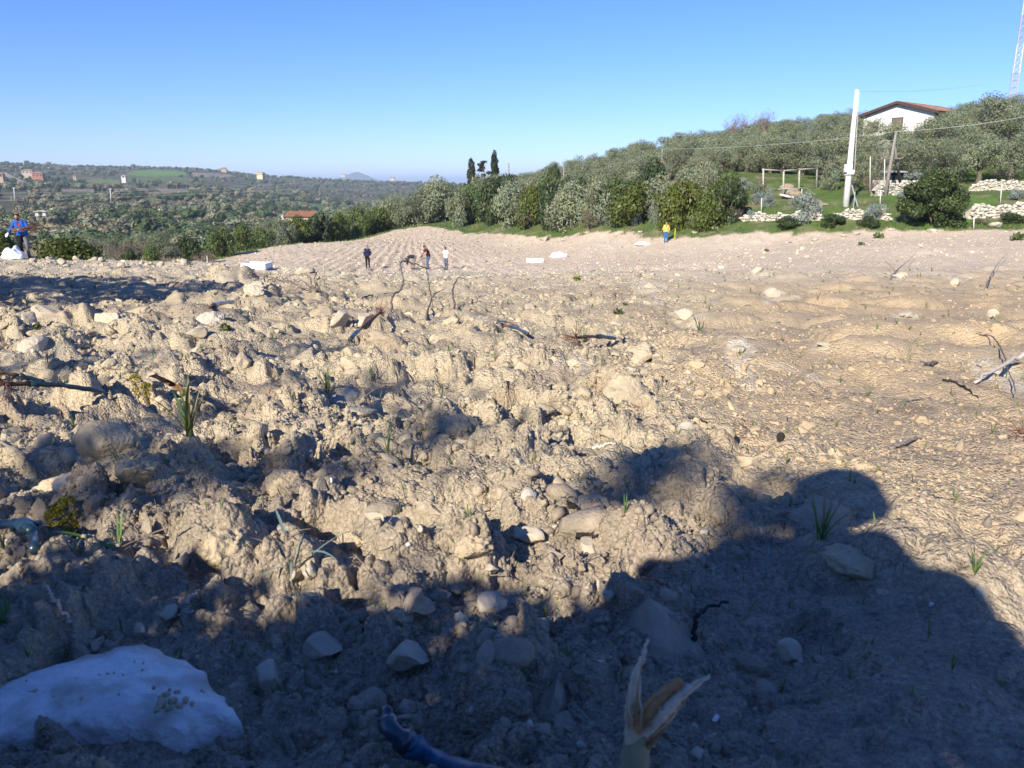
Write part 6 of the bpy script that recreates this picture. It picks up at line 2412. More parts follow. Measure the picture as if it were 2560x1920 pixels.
for row in [
    ([(1498, 1392), (1499, 1372, .03), (1525, 1355, .035), (1570, 1340, .03)], .0042, 'bent black twig on the shaded crust at the right'),
    ([(1232, 1110), (1258, 1119), (1282, 1130)], .0065, 'short thick black twig left of the oblong shadow'),
    ([(1248, 1168), (1270, 1166), (1290, 1170)], .006, 'curved black bark strip above the rounded stone'),
    ([(1500, 895), (1530, 905)], .004, 'tiny dark twig on the tan ground', GREYT),
    ([(1572, 860), (1584, 872), (1600, 886)], .007, 'short grey stick at the foot of the long pale smear', GREYT),
    ([(2036, 824), (2065, 832), (2090, 850), (2112, 866)], .0055, 'dark forked twig lying right of the smooth ground', BLACKT),
    ([(1920, 975), (1945, 968), (1975, 958), (1990, 950)], .006, 'grey twig near the right edge of the sunlit crust', GREYT),
    ([(1990, 790), (2025, 786)], .010, 'grey rotten stick on the tan ground at the right', GREYT),
    ([(2115, 730), (2140, 742, .04), (2160, 775, .05), (2185, 835, .03), (2190, 870, .04)], .005, 'thin crooked vine shoot crossing the pale branch', BARKV),
    ([(1210, 945), (1230, 948)], .006, 'little flat grey stick in the middle', GREYT),
    ([(1280, 975), (1310, 972), (1330, 968)], .005, 'pale little stick in the sun right of centre', PALET),
    ([(155, 1362), (128, 1335, .02), (110, 1310, .03)], .0035, 'pale straw leaning on the dark soil above the white rock', PALET),
    ([(345, 1340), (380, 1345), (420, 1342)], .003, 'short pale straw lying right of the small stones', PALET),
    ([(400, 1310), (430, 1285)], .004, 'pale splinter in the shade above the white rock', PALET),
    ([(590, 575), (575, 545, .22)], .012, 'thin dry stem standing before the furrows', GREYT),
    ([(1380, 600), (1395, 575, .16)], .012, 'leaning dry twig on the brow right of the styrofoam box', GREYT),
    ([(1920, 606), (1935, 592, .1), (1962, 575, .3), (1975, 563, .38)], .016, 'right fork of dry twig standing by the white stone on the brow', GREYT),
    ([(1935, 600), (1930, 590, .12), (1910, 578, .2)], .012, 'left curl of dry twig standing by the white stone on the brow', GREYT),
    ([(2126, 632), (2140, 605, .15), (2156, 580, .28), (2175, 563, .36)], .014, 'tall grey stick leaning at the right end of the brow', GREYT),
    ([(760, 655), (800, 640), (850, 636)], .012, 'thin dark twig lying left of the vine arch', BLACKT),
    ([(920, 700), (935, 660, .12), (960, 640, .12)], .010, 'hooked dry shoot right of the vine arch', BARKV),
    ([(985, 690), (978, 655, .18), (990, 637, .26), (1010, 640, .24)], .011, 'curled dry tendril standing right of the vine arch', BARKV),
    ([(205, 760), (150, 790), (120, 805)], .008, 'long grey shoot lying over the clods on the left', GREYT),
    ([(0, 965), (60, 1010), (110, 1060)], .004, 'thin dry stem leaning across the clods at the left edge', GREYT),
    ([(850, 790), (862, 850), (900, 900)], .004, 'thin bare stem bending down above the hollow', BARKV),
    ([(1870, 855), (1920, 862), (1990, 866)], .006, 'dry grey stalks beside the small grass tuft at the right', GREYT),
    ([(1470, 912), (1500, 905), (1545, 912)], .005, 'twisted grey stalk on the tan ground in the right middle', GREYT),
    ([(545, 595), (590, 600), (640, 615), (690, 630)], .014, 'dead vine shoot lying on the brow', BARKV),
]:
    twig(row[0], row[1], row[2], row[3] if len(row) > 3 else BLACKT)

# bark scraps
stone(1684, 955, 20, 34, 'upright dark bark scrap on the sunny crust', BLACKT, 'rock', 1.5, 5, .15, 3, 'bark_scrap', 'bark')
stone(2133, 1140, 20, 30, 'upright grey bark chip near the right shadow edge', GREYT, 'rock', 1.3, 8, .15, 3, 'bark_scrap', 'bark')

# the pale branch, right edge
P = on_ground([(2105, 832), (2150, 815, .03), (2190, 800, .06), (2230, 790, .07), (2300, 770, .06)])
Q = wiggle([tuple(p) for p in P], np.random.default_rng(2), .004, 20)
tag(MB().tube(Q - Q[0], np.linspace(.006, .017, 20), 9).build('branch', PALET, None, True, tuple(Q[0])), 'thick pale dry branch entering at the right edge', 'branch')


# the dead vine arch
def view_path(pts, d0, d1):
    t = np.linspace(0, 1, len(pts))
    return [at(p[0], p[1], d0 + (d1 - d0) * k) for p, k in zip(pts, t)]


def crop_p(c, ox, oy, k):
    return [((ox + x / k) * .864, (oy + y / k) * .864) for x, y in c]


arch = crop_p([(790, 1640), (760, 1450), (800, 1400), (760, 1310), (800, 1180), (860, 1130), (960, 1080), (1010, 950), (1015, 850), (985, 740), (955, 620), (960, 520), (985, 490),
               (1080, 490), (1130, 520), (1200, 560), (1270, 550), (1360, 590), (1430, 630), (1480, 650), (1490, 780), (1510, 950), (1550, 1120), (1580, 1300), (1610, 1420)], 880, 590, 7.9)
f0 = hit(*arch[0]); f1 = hit(*arch[-1])
P = np.array(view_path(arch, f0.y, f1.y))
P[:, 2] -= .0
P[0, 2] -= .05; P[-1, 2] -= .05
oa = thing('vine_shoot', 'dead vine shoot bent into a tall arch in front of the workers', 'vine', f0)
rga = np.random.default_rng(33)
Q = wiggle([tuple(p) for p in P], rga, .004, 80) - np.array(f0)
MB().tube(Q, np.interp(np.linspace(0, 1, 80), [0, .3, .5, .75, 1], [.0095, .008, .0068, .0052, .004]) * (1 + .12 * rga.normal(size=80)), 8).build('stem', BARKV, oa, True)
for k, e in ((26, (.12, 0, -.04)), (12, (-.05, .02, .05)), (52, (.1, .05, .06)), (60, (.08, 0, .05)), (36, (-.05, 0, .03))):
    MB().tube([Q[k], Q[k] + np.array(e) * .6 + np.array((0, 0, .01)), Q[k] + np.array(e)], [.004, .003, .0015], 5).build('side_shoot', BARKV, oa, True)

# tangles of dead vine on the brow
for (root, tips, lab, r) in [
        (crop_p([(530, 1205)], 640, 380, 3.456)[0], crop_p([(200, 1090), (330, 1060), (280, 1120), (540, 1030), (400, 1250), (590, 1230), (560, 1090), (250, 1210)], 640, 380, 3.456), 'spreading tangle of dead vine branches on the brow', .014),
        (crop_p([(1140, 1540)], 640, 660, 3.456)[0], crop_p([(1100, 1480)], 640, 660, 3.456), 'stump', .0),
        (crop_p([(860, 1030)], 640, 380, 3.456)[0], crop_p([(640, 1040), (700, 1060), (780, 1010), (890, 1090), (800, 1060), (860, 970)], 640, 380, 3.456), 'dark knot of dead roots below the lone standing worker', .012),
        (crop_p([(60, 1180)], 640, 380, 3.456)[0], crop_p([(-60, 1090), (100, 1080), (200, 1240), (-90, 1200), (40, 1260), (180, 1130)], 640, 380, 3.456), 'left tangle of dead vine half in the big shadow', .012)]:
    if r == 0: continue
    base = hit(*root)
    o = thing('dead_vine', lab, 'vine', base)
    rg = np.random.default_rng(int(root[0]))
    for t in tips:
        a, s = ray(*t)
        d = base.y + rg.uniform(-.2, .25)
        e = np.array((a * d, d, s * d)) - np.array(base)
        gz = ground(base.x + e[0], base.y + e[1]) - base.z
        e[2] = max(e[2], gz + .03)
        mid = e * .5 + rg.normal(0, .05, 3) + np.array([0, 0, .08])
        Q = wiggle([(0, 0, -.03), tuple(mid), tuple(e)], rg, .012, 14)
        MB().tube(Q, np.linspace(r, r * .3, 14), 6).build('branch', BARKV, o, True)
    V, F = crumbly(rg, 3, 60, (.06, .05, .05), .3)
    link('stump', mesh_from('vine_stump', V, F, True, [BARKV]), o)


# ------------------------------------------------------------------ grafted vine cuttings
def cutting(a, b, label, r=.009, roots_at=0, wax=.55, m_wax=WAX, lift=(.02, .02), nroot=14, rl=.10, extra=None):
    A = hit(*a) + Vector((0, 0, lift[0])); B_ = hit(*b) + Vector((0, 0, lift[1]))
    o = thing('vine_cutting', label, 'cutting', A)
    rg = np.random.default_rng(int(a[0] + b[1]))
    v = np.array(B_ - A)
    n = 16
    t = np.linspace(0, 1, n)[:, None]
    P = v * t + np.array((0, 0, .012)) * np.sin(t * np.pi) + rg.normal(0, .0012, (n, 3))
    k = max(2, int(n * (1 - wax)))
    rad = r * (1 + .10 * rg.normal(size=n)); rad[k + 1] *= 1.35; rad[n // 4] *= 1.2
    MB().tube(P[:k + 1], rad[:k + 1], 9).build('cane', CANEB, o, True)
    MB().tube(P[k - 0:], rad[k:] * 1.18, 9).build('waxed_tip', m_wax, o, True)
    u = -v / np.linalg.norm(v)
    for i in range(nroot):
        d = u * rg.uniform(.3, 1) + rg.normal(0, .55, 3) + np.array((0, 0, .15))
        d /= np.linalg.norm(d)
        L = rl * rg.uniform(.5, 1.1)
        s = v * rg.uniform(0, .08)
        e = s + d * L
        e[2] = max(e[2], ground(A.x + e[0], A.y + e[1]) - A.z + .004)
        Q = wiggle([tuple(s), tuple((s + e) / 2 + rg.normal(0, .008, 3)), tuple(e)], rg, .0015, 9)
        MB().tube(Q, np.linspace(r * .28, r * .12, 9), 5).build('root', ROOT, o, True)
    return o


cutting((824, 706), (756, 742), 'vine cutting with a red brown tuft of roots at the foot of the vine arch', .011, lift=(.05, .015), wax=.3, rl=.13, nroot=18)
cutting((1240, 746), (1328, 748), 'vine cutting lying level with roots at its left end, right of centre', .011, lift=(.05, .05), wax=.45, rl=.14, nroot=16)
cutting((1088, 714), (1140, 731), 'small dark vine cutting lying in the middle distance', .009, lift=(.03, .02), wax=.7, rl=.06, nroot=5)
cutting((452, 676), (505, 668), 'dark green vine cutting lying on the clods at the left', .014, lift=(.04, .06), wax=.85, rl=.05, nroot=4)
cutting((12, 858), (222, 864), 'long blue black waxed vine cutting at the left edge', .0070, lift=(.035, .025), wax=.75, m_wax=WAX, rl=.10, nroot=14)
cutting((-40, 842), (96, 838), 'upper waxed vine cutting at the left edge with a brown end', .0065, lift=(.07, .02), wax=.4, rl=.07, nroot=8)
cutting((2200, 950), (2290, 975), 'brown rooted cutting cut by the right edge', .007, lift=(.02, .03), wax=.3, rl=.08, nroot=8)
cutting((1120, 712), (1078, 706), 'short twig like cutting touching the small dark one', .006, lift=(.02, .03), wax=.4, rl=.03, nroot=3)


def waxed_graft(path, knob, label, r, m):
    A = Vector(path[0])
    o = thing('vine_cutting', label, 'cutting', A)
    P = np.array([tuple(p) for p in path]) - np.array(A)
    rg = np.random.default_rng(int(abs(A.x) * 1000))
    Q = wiggle([tuple(p) for p in P], rg, r * .08, 26)
    rad = r * (1 + .10 * rg.normal(size=26)); rad[-6:] *= np.linspace(1.1, .75, 6); rad[12:17] *= np.array([1.1, 1.35, 1.45, 1.3, 1.1])
    MB().tube(Q[:16], rad[:16], 12).build('cane', m, o, True)
    MB().tube(Q[15:], rad[15:] * 1.12, 12).build('waxed_tip', WAX, o, True)
    V, F = crumbly(rg, 3, 40, (1, .9, .8), .22)
    link('wax_knob', mesh_from('wax_knob', V * r * 1.75, F, True, [m]), o, tuple(Q[15]))
    for e in knob:
        e = np.array(e) * r
        MB().tube([Q[15], Q[15] + e * .55, Q[15] + e], [r * .8, r * .7, r * .5], 8).build('spur', m, o, True)
    return o


def lifted(pts):
    out = []
    for (x, y, l) in pts:
        h = hit(x, y)
        # lifted towards the camera along the sight line so that the foot stays on the soil
        out.append(Vector(at(x, y, h.y * (1 - l))))
    return out


waxed_graft(lifted([(1180, 1720, .04), (1090, 1688, .05), (1010, 1662, .06), (935, 1638, .07), (880, 1606, .08), (850, 1582, .09), (836, 1556, .10), (828, 1540, .10)]), [(-.5, 1.2, -1.8), (-2.2, .6, .3)], 'thick blue waxed cutting with a knobbly graft in the bottom middle', .0098, WAXB)
waxed_graft(lifted([(-80, 1132, .05), (-20, 1133, .06), (20, 1133, .07), (50, 1132, .08), (66, 1140, .08), (72, 1160, .07), (76, 1188, .05)]), [(2.2, .8, .4)], 'blue waxed cutting with a hooked graft at the left edge', .0100, WAXB)


# ------------------------------------------------------------------ the split cane, bottom
def split_cane():
    d0 = .56
    PITH = mat('split_pith', (.56, .49, .36), .8, .2, .12, 40, .3, 90, second=(.36, .23, .11), ramp=(.55, .68), bdist=.002)
    CANEO = mat('cane_skin', (.30, .28, .16), .6, .3, .2, 30, .2, 90, bdist=.002)
    FIBRE = mat('cane_fibre', (.40, .27, .14), .85, .15, .2, 40)
    foot = Vector(at(1366, 1700, d0))
    foot.z = ground(foot.x, foot.y + .0) - .02
    o = thing('split_cane', 'broken pale cane with two splintered tongues sticking up at the bottom', 'cane', foot)
    w = lambda x, y, k=1.0: np.array(at(x, y, d0 * k)) - np.array(foot)

    def tongue(name, left, right, thick, m, curl=.0):
        """a splinter given by its two long edges, with real thickness"""
        n = 30
        t = np.linspace(0, 1, n)
        rgc = np.random.default_rng(int(left[0][0] * 7 + left[-1][0]))
        L = np.array([w(*p) for p in left]); R = np.array([w(*p) for p in right])
        Lq = np.stack([np.interp(t, np.linspace(0, 1, len(L)), L[:, k]) for k in range(3)], 1)
        Rq = np.stack([np.interp(t, np.linspace(0, 1, len(R)), R[:, k]) for k in range(3)], 1)
        wid = np.linalg.norm(Rq - Lq, axis=1)[:, None]
        Lq += (Rq - Lq) / (wid + 1e-6) * rgc.normal(0, .0006, (n, 1)); Rq += (Rq - Lq) / (wid + 1e-6) * rgc.normal(0, .0006, (n, 1))
        V, F = [], []
        for i in range(n):
            mid = (Lq[i] + Rq[i]) / 2 + rgc.normal(0, .0003, 3)
            back = np.array([0, thick * (1 - .6 * t[i]), .0])
            bow = np.array([0, -thick * .35 * (1 - t[i]), 0])
            V += [Lq[i], mid + bow, Rq[i], Rq[i] + back, mid + back * 1.3, Lq[i] + back]
        for i in range(n - 1):
            for k in range(6):
                F.append((i * 6 + k, i * 6 + (k + 1) % 6, i * 6 + 6 + (k + 1) % 6, i * 6 + 6 + k))
        F.append((0, 5, 4, 1)); F.append((1, 4, 3, 2))
        e = (n - 1) * 6
        F.append((e, e + 1, e + 4, e + 5)); F.append((e + 1, e + 2, e + 3, e + 4))
        link(name, mesh_from(name, np.array(V), np.array(F), False, [m]), o)
    # stem
    b0 = w(1372, 1700); f1 = w(1378, 1545)
    MB().tube([(0, 0, 0), tuple(w(1366, 1720)), tuple(w(1372, 1640)), tuple(w(1377, 1585)), tuple(f1)], [.0125, .0125, .0122, .0110, .006], 12).build('stem', CANEO, o, True)
    tongue('splinter', [(1352, 1610, .985), (1353, 1550, .98), (1357, 1500, .98), (1370, 1452, .99), (1386, 1418, .995), (1399, 1386, 1.0)], [(1390, 1600, .985), (1385, 1550, .98), (1382, 1500, .98), (1385, 1455, .99), (1393, 1420, .995), (1402, 1384, 1.0)], .006, PITH)
    tongue('splinter', [(1352, 1540, .99), (1360, 1490, .99), (1368, 1452, 1.0)], [(1366, 1540, .99), (1370, 1490, .99), (1372, 1450, 1.0)], .004, PITH)
    tongue('splinter', [(1362, 1572, .975), (1400, 1520, .97), (1440, 1484, .975), (1466, 1466, .98)], [(1392, 1592, .975), (1425, 1545, .97), (1456, 1506, .975), (1478, 1478, .98)], .007, mat('split_heartwood', (.42, .25, .11), .8, .2, .3, 60))
    tongue('splinter', [(1384, 1590, .965), (1430, 1535, .96), (1478, 1490, .965), (1534, 1459, .975)], [(1408, 1592, .965), (1448, 1545, .96), (1488, 1502, .965), (1537, 1462, .975)], .006, PITH)
    tongue('splinter', [(1398, 1620, .975), (1440, 1560, .975), (1478, 1515, .98)], [(1414, 1605, .975), (1452, 1555, .975), (1484, 1512, .98)], .006, mat('split_heartwood', (.36, .19, .08), .8, .2, .2, 50))

    # loose slivers and fibres along the break
    rgf = np.random.default_rng(88)
    for (x0, y0, x1, y1) in [(1358, 1575, 1366, 1440), (1372, 1570, 1392, 1402), (1380, 1580, 1376, 1470), (1384, 1560, 1450, 1490), (1400, 1570, 1500, 1476), (1410, 1590, 1476, 1520), (1396, 1600, 1470, 1508), (1366, 1560, 1352, 1500), (1420, 1540, 1520, 1464)]:
        a, b = w(x0, y0, .962), w(x1, y1, .972)
        m_ = (a + b) / 2 + rgf.normal(0, .002, 3)
        MB().tube([a, m_, b], [.0011, .0009, .0002], 5).build('sliver', FIBRE if rgf.random() < .6 else PITH, o, True)


split_cane()

# ------------------------------------------------------------------ grass tufts and sprouts
BLADE = mat('grass_leaf', (.13, .19, .05), .55, .3, .15, 20, sub=.25)
BLADEB = mat('frosty_leaf', (.22, .30, .26), .5, .3, .12, 20, sub=.2)
BLADEG = mat('deep_green_leaf', (.10, .20, .04), .5, .35, .12, 20, sub=.25)
BLADED = mat('withered_leaf', (.30, .22, .13), .8, .2, .2, 20, sub=.15)
REDL = mat('red_leaf', (.24, .085, .05), .6, .3, .2, 25, second=(.18, .17, .07), sub=.15)


def blade_arrays(L, w, az, lean, bend, n=8, base=(0, 0, 0)):
    t = np.linspace(0, 1, n)
    ang = lean + bend * t ** 1.4
    dl = L / (n - 1)
    x = np.concatenate([[0], np.cumsum(np.sin(ang[:-1]) * dl)]); z = np.concatenate([[0], np.cumsum(np.cos(ang[:-1]) * dl)])
    prof = w * np.clip(np.sin(np.pi * np.clip(t * .82 + .18, 0, 1)) ** .7, .02, 1)
    prof[-1] = w * .04
    V, F = [], []
    ca, sa = math.cos(az), math.sin(az)
    for i in range(n):
        for s, dip in ((-1, .25), (0, 0), (1, .25)):
            px_, py_ = x[i], s * prof[i] / 2
            V.append((px_ * ca - py_ * sa + base[0], px_ * sa + py_ * ca + base[1], z[i] + dip * prof[i] * .5 + base[2]))
    for i in range(n - 1):
        for k in range(2):
            F.append((i * 3 + k, i * 3 + k + 1, i * 3 + 4 + k, i * 3 + 3 + k))
    return np.array(V), np.array(F)


def tuft(px_, py_, hpx, n, label, m=BLADE, spread=.5, bend=.7, wide=.06, seed=0, blades=None, low=.004, parts=True):
    p = hit(px_, py_)
    H = hpx / 1670 * p.length
    o = thing('grass_tuft', label, 'grass tuft', (p.x, p.y, p.z - low))
    rg = np.random.default_rng(int(px_ * 3 + py_ + seed))
    n = int(n * 1.5)
    for i in range(n):
        L = H * rg.uniform(.45, 1.1)
        az, le, be = rg.uniform(0, 6.28), abs(rg.normal(0, spread)), rg.uniform(.2, 1) * bend
        if blades is not None and i < len(blades):
            az, le, be, k = blades[i]; L = H * k
        V, F = blade_arrays(L, L * wide * .55 * rg.uniform(.6, 1.2), az, le, be, base=(rg.normal(0, H * .03), rg.normal(0, H * .03), 0))
        mm = BLADED if (m is BLADE and rg.random() < .25) else BLADED if rg.random() < .12 else m
        link('leaf', mesh_from('leaf', V, F, True, [mm]), o)
    return o


PI = math.pi
tuft(410, 962, 120, 14, 'largest grass tuft in the sun at the left, with a folded blade', BLADE, .45, .8, .10)
tuft(708, 852, 70, 15, 'dense tuft of grass on the clod above the dark hollow', BLADE, .8, .9, .09)
tuft(805, 832, 46, 12, 'flattened grey green tuft right of the dense one', BLADE, .9, .9, .10)
tuft(838, 992, 80, 10, 'tuft with long leaning blades above the shaded hollow', BLADE, .8, .8, .08)
tuft(104, 800, 52, 7, 'upright pale grass tuft at the left in the sun', BLADE, .2, .3, .07)
tuft(262, 1012, 60, 4, 'two bent blades between clods at the left', BLADEG, .3, .6, .09)
tuft(255, 1180, 130, 6, 'broad bladed sprout lying flat in the left foreground', BLADEG, 1.0, .4, .10, blades=[(.12, 1.15, .2, 1.0), (PI - .15, 1.2, .3, .9), (PI * .95, 1.5, .1, .85), (PI / 2, .2, .4, .55), (1.9, .4, .2, .5), (.3, 1.3, .3, .7)])
tuft(640, 1262, 150, 7, 'bluish broad leaved grass drooping over the stones in the foreground', BLADEB, .9, 1.4, .10, blades=[(2.3, .5, .4, .95), (PI, .9, 1.6, .8), (-.4, .6, 1.9, .9), (.35, .9, .3, .8), (-1.3, .8, 2.0, .8), (.9, .3, .4, .5), (2.8, .8, .9, .8)])
tuft(1778, 1165, 112, 10, 'tall green grass tuft in the head shadow', BLADEG, .3, .4, .09, blades=[(1.9, .05, .12, 1.0), (.1, .35, .2, .95), (.4, .15, .3, .7), (.2, .5, 1.2, .9), (2.4, .2, .4, .5), (.0, .6, .2, .6)])
tuft(2105, 1240, 74, 8, 'dark grass sprout at the right edge of the shadow', BLADEG, .4, .5, .09, blades=[(1.7, .02, .1, 1.0), (.2, .5, .2, .95), (.4, .25, .2, .7), (PI, .8, .6, .8)])
tuft(1650, 1168, 60, 10, 'frosty pale grass left of the tall tuft in the head shadow', BLADEB, 1.0, .8, .07)
tuft(1700, 1172, 50, 8, 'bent whitish blades between the frosty grass and the tall tuft', BLADEB, .8, 1.3, .08)
tuft(1655, 1245, 70, 6, 'straggling bluish blades below the frosty grass', BLADEB, .9, 1.0, .06)
tuft(1350, 1112, 46, 5, 'small green sprout above the oblong shadow', BLADEG, .3, .4, .10)
tuft(1350, 1185, 30, 4, 'tiny sprout right of the rounded stone', BLADEG, .9, .5, .10)
tuft(15, 1200, 60, 9, 'green weed at the left edge below the hooked cutting', BLADEG, .9, .6, .16)
tuft(12, 1345, 60, 8, 'dark green weed in the shade at the left edge', BLADEG, .8, .6, .18)
tuft(60, 1425, 50, 5, 'green blades behind the white slab rock', BLADEG, .3, .5, .08)
tuft(1260, 742, 46, 8, 'dark grass tuft growing at the root end of the level cutting', BLADEG, .6, .5, .08)
tuft(1301, 800, 50, 5, 'thin upright sprout below the level cutting', BLADEG, .25, .3, .07)
tuft(1510, 715, 46, 9, 'weeds at the right foot of the broad chalk lump', BLADEG, .7, .6, .10)
tuft(1545, 752, 20, 6, 'small weed below the broad chalk lump', BLADEG, .8, .6, .12)
tuft(1490, 835, 26, 5, 'thin sprout on the tan ground left of the long pale smear', BLADE, .4, .5, .08)
tuft(1352, 848, 28, 5, 'sprout in the middle of the sunny ground', BLADE, .4, .4, .08)
tuft(1875, 858, 36, 6, 'flat green tuft on the tan ground at the right', BLADEG, .8, .4, .08)
tuft(1815, 830, 26, 5, 'small dark tuft left of the flat green one', BLADEG, .7, .4, .09)
tuft(2075, 890, 34, 9, 'dry grey grass tuft near the pale branch', BLADED, .7, .5, .06)
tuft(1893, 720, 22, 5, 'small upright tuft on the tan ground', BLADEG, .3, .3, .09)
tuft(2000, 665, 24, 5, 'yellowish sprout far right on the tan ground', BLADE, .7, .4, .1)
tuft(1765, 650, 24, 5, 'sprout beside white crumbs on the tan ground', BLADE, .4, .4, .09)
tuft(1070, 785, 44, 5, 'thin dark sprout in the middle distance', BLADEG, .25, .3, .06)
tuft(638, 770, 26, 6, 'small grass sprout above the dark hollow at the left', BLADEG, .7, .4, .08)
tuft(930, 895, 34, 5, 'small sprout above the rounded clod', BLADE, .5, .5, .07)
tuft(1105, 885, 36, 6, 'yellow green sprout in the crack of the middle mound', BLADE, .3, .4, .09)
tuft(985, 870, 30, 5, 'pale sprout on the sunny slope left of the middle mound', BLADE, .4, .6, .07)
tuft(865, 1000, 60, 5, 'long blades leaning over the hole left of the rounded clod', BLADE, .9, .6, .07)
tuft(1140, 875, 20, 5, 'tiny yellow tuft on the middle mound', BLADE, .6, .5, .1)
tuft(1200, 1345, 50, 5, 'thin blue green shoots right of the smooth pale stone', BLADEB, .4, .6, .05)
tuft(770, 1440, 46, 5, 'thin shoots in the shade left of the largest creamy stone', BLADEG, .4, .5, .05)
tuft(1290, 1580, 70, 5, 'bluish blades lying beside the split cane', BLADEB, 1.2, .5, .07, blades=[(2.9, 1.25, .3, 1.0), (2.5, 1.1, .4, 1.2), (.1, 1.2, .5, 1.0), (-.2, 1.3, .3, 1.3)])
tuft(545, 955, 60, 4, 'bent brown blade right of the largest tuft', BLADED, .2, 1.6, .07)

# the long red blade
P = on_ground([(432, 912, .03), (400, 888, .055), (370, 862, .06), (340, 842, .05), (325, 835, .04)])
Q = np.array([tuple(p) for p in P])
V, F = [], []
wd = [.004, .011, .013, .009, .001]
for i, q in enumerate(Q):
    V += [q + np.array((0, 0, wd[i])), q - np.array((0, .002, wd[i]))]
for i in range(len(Q) - 1):
    F.append((2 * i, 2 * i + 1, 2 * i + 3, 2 * i + 2))
V = np.array(V)
tag(link('leaf_blade', mesh_from('leaf_blade', V - V[0], np.array(F), True, [REDL]), None, tuple(V[0])), 'long reddish dying blade leaning over the yellow moss', 'leaf blade')

# leafy weeds
for (px_, py_, w, lab) in [(1246, 607, 18, 'bright green leafy weed on the brow right of the middle'), (1335, 681, 22, 'green leafy weed on the sunny ground'), (1350, 660, 12, 'dark green weed above the leafy one'),
                           (485, 715, 26, 'green leafy weed among the clods on the left'), (78, 712, 16, 'green weed in the big shadow'), (2197, 520, 24, 'green weed at the field edge far right'), (1860, 530, 14, 'lower green weed on the pale field at the right'), (1895, 517, 20, 'upper green weed on the pale field at the right'),
                           (1655, 545, 10, 'tiny green weed on the pale field')]:
    p = hit(px_, py_)
    s = w / 1670 * p.length / 2
    rg = np.random.default_rng(px_)
    C, k, d = blob_points(rg, 60, [(0, 0, s * .5, s, s, s * .6), (s * .5, 0, s * .3, s * .6, s * .6, s * .4)], .7)
    V, F = leaf_arrays(C, s * .34, rg, .65, .2, d, .5)
    tag(link('weed', mesh_from('weed', V, F, False, [LM['yellow'] if 'bright' in lab else LM['myrtle']], np.repeat(sprig(C, k, rg), 4, 0), 'Tint'), None, p), lab, 'weed')

# moss
for (px_, py_, w, lab) in [(306, 848, 40, 'patch of yellow moss under the red blade'), (138, 1126, 62, 'patch of orange yellow moss right of the hooked cutting')]:
    p = hit(px_, py_)
    s = w / 1670 * p.length / 2
    rg = np.random.default_rng(px_)
    n = 520
    a = rg.uniform(0, 6.28, n); q = np.sqrt(rg.random(n)) * s
    x, y = p.x + np.cos(a) * q, p.y + np.sin(a) * q * .8
    C = np.stack([x, y, ground(x, y) + .004 + rg.uniform(0, .008, n)], 1)
    V, F = leaf_arrays(C, .005, rg, .4, 1.0)
    tag(link('moss', mesh_from('moss', V, F, False, [mat('yellow_moss', (.34, .29, .04), .9, .1, .3, 60, sub=.2)])), lab, 'moss')


# thin sprouts, straws and dead bits all over, too many to count
def litter():
    rg = np.random.default_rng(909)
    n = 2600
    d = np.exp(rg.uniform(math.log(.9), math.log(36), n)); a = rg.uniform(-.7, .7, n)
    x, y = d * np.sin(a), d * np.cos(a)
    z = ground_fast(x, y)
    green = rg.random(n) < .42
    for nm, msk, m, lab in (('grass_sprouts', green, BLADE, 'tiny scattered sprouts of grass over the ploughed ground'), ('dead_twigs', ~green, GREYT, 'tiny scattered dead twigs and straws over the ploughed ground')):
        Vs, Fs, o = [], [], 0
        for i in np.where(msk)[0]:
            if nm == 'grass_sprouts':
                L = min(.028 * d[i] ** .5, .12) * rg.uniform(.5, 1.3)
                for _ in range(rg.integers(1, 4)):
                    V, F = blade_arrays(L * rg.uniform(.6, 1), max(L * .08, .0012 * d[i]), rg.uniform(0, 6.28), abs(rg.normal(0, .5)), rg.uniform(0, .8), 4, (x[i], y[i], z[i] - .002))
                    Vs.append(V); Fs.append(F + o); o += len(V)
            else:
                L = min(.03 * d[i] ** .5, .16) * rg.uniform(.4, 1.5)
                az = rg.uniform(0, 6.28); el = abs(rg.normal(.1, .3))
                dr = np.array([math.cos(az) * math.cos(el), math.sin(az) * math.cos(el), math.sin(el)])
                r = max(.0010, .00055 * d[i]) * rg.uniform(.6, 1.4)
                P0 = np.array((x[i], y[i], z[i] + r)); P2 = P0 + dr * L; P1 = (P0 + P2) / 2 + rg.normal(0, L * .08, 3)
                mb = MB().tube([P0, P1, P2], [r, r * .9, r * .5], 4, False)
                V, F = mb.arrays()
                Vs.append(V); Fs.append(F[0] + o); o += len(V)
        me = mesh_from(nm, np.concatenate(Vs), np.concatenate(Fs), True, [m])
        tag(link(nm, me), lab, 'litter', kind='stuff')


litter()

# ------------------------------------------------------------------ sacks and boxes of plants in the field
STYRO = mat('white_styrofoam', (.80, .80, .82), .7, .2, .04, 5)
SACKM = mat('white_sack', (.74, .76, .80), .55, .3, .06, 6, .3, 12)


def open_box(px_, py_, wpx, dep, h, rz, label):
    p = land_hit(px_, py_, 20, 120)
    p = Vector((p.x, p.y, ground(p.x, p.y)))
    w = wpx / 1670 * p.y
    o = thing('foam_box', label, 'box', p, rz)
    mb = MB()
    t = .05
    mb.box((0, 0, t / 2), (w, dep, t))
    mb.box((0, -dep / 2 + t / 2, h / 2), (w, t, h)); mb.box((0, dep / 2 - t / 2, h / 2), (w, t, h))
    mb.box((-w / 2 + t / 2, 0, h / 2), (t, dep - 2 * t - .004, h)); mb.box((w / 2 - t / 2, 0, h / 2), (t, dep - 2 * t - .004, h))
    mb.build('body', STYRO, o)
    MB().box((0, 0, h * .7), (w - .14, dep - .14, .04)).build('contents', mat('packed_cuttings', (.55, .55, .52), .9, .1, .3, 14), o)
    return o


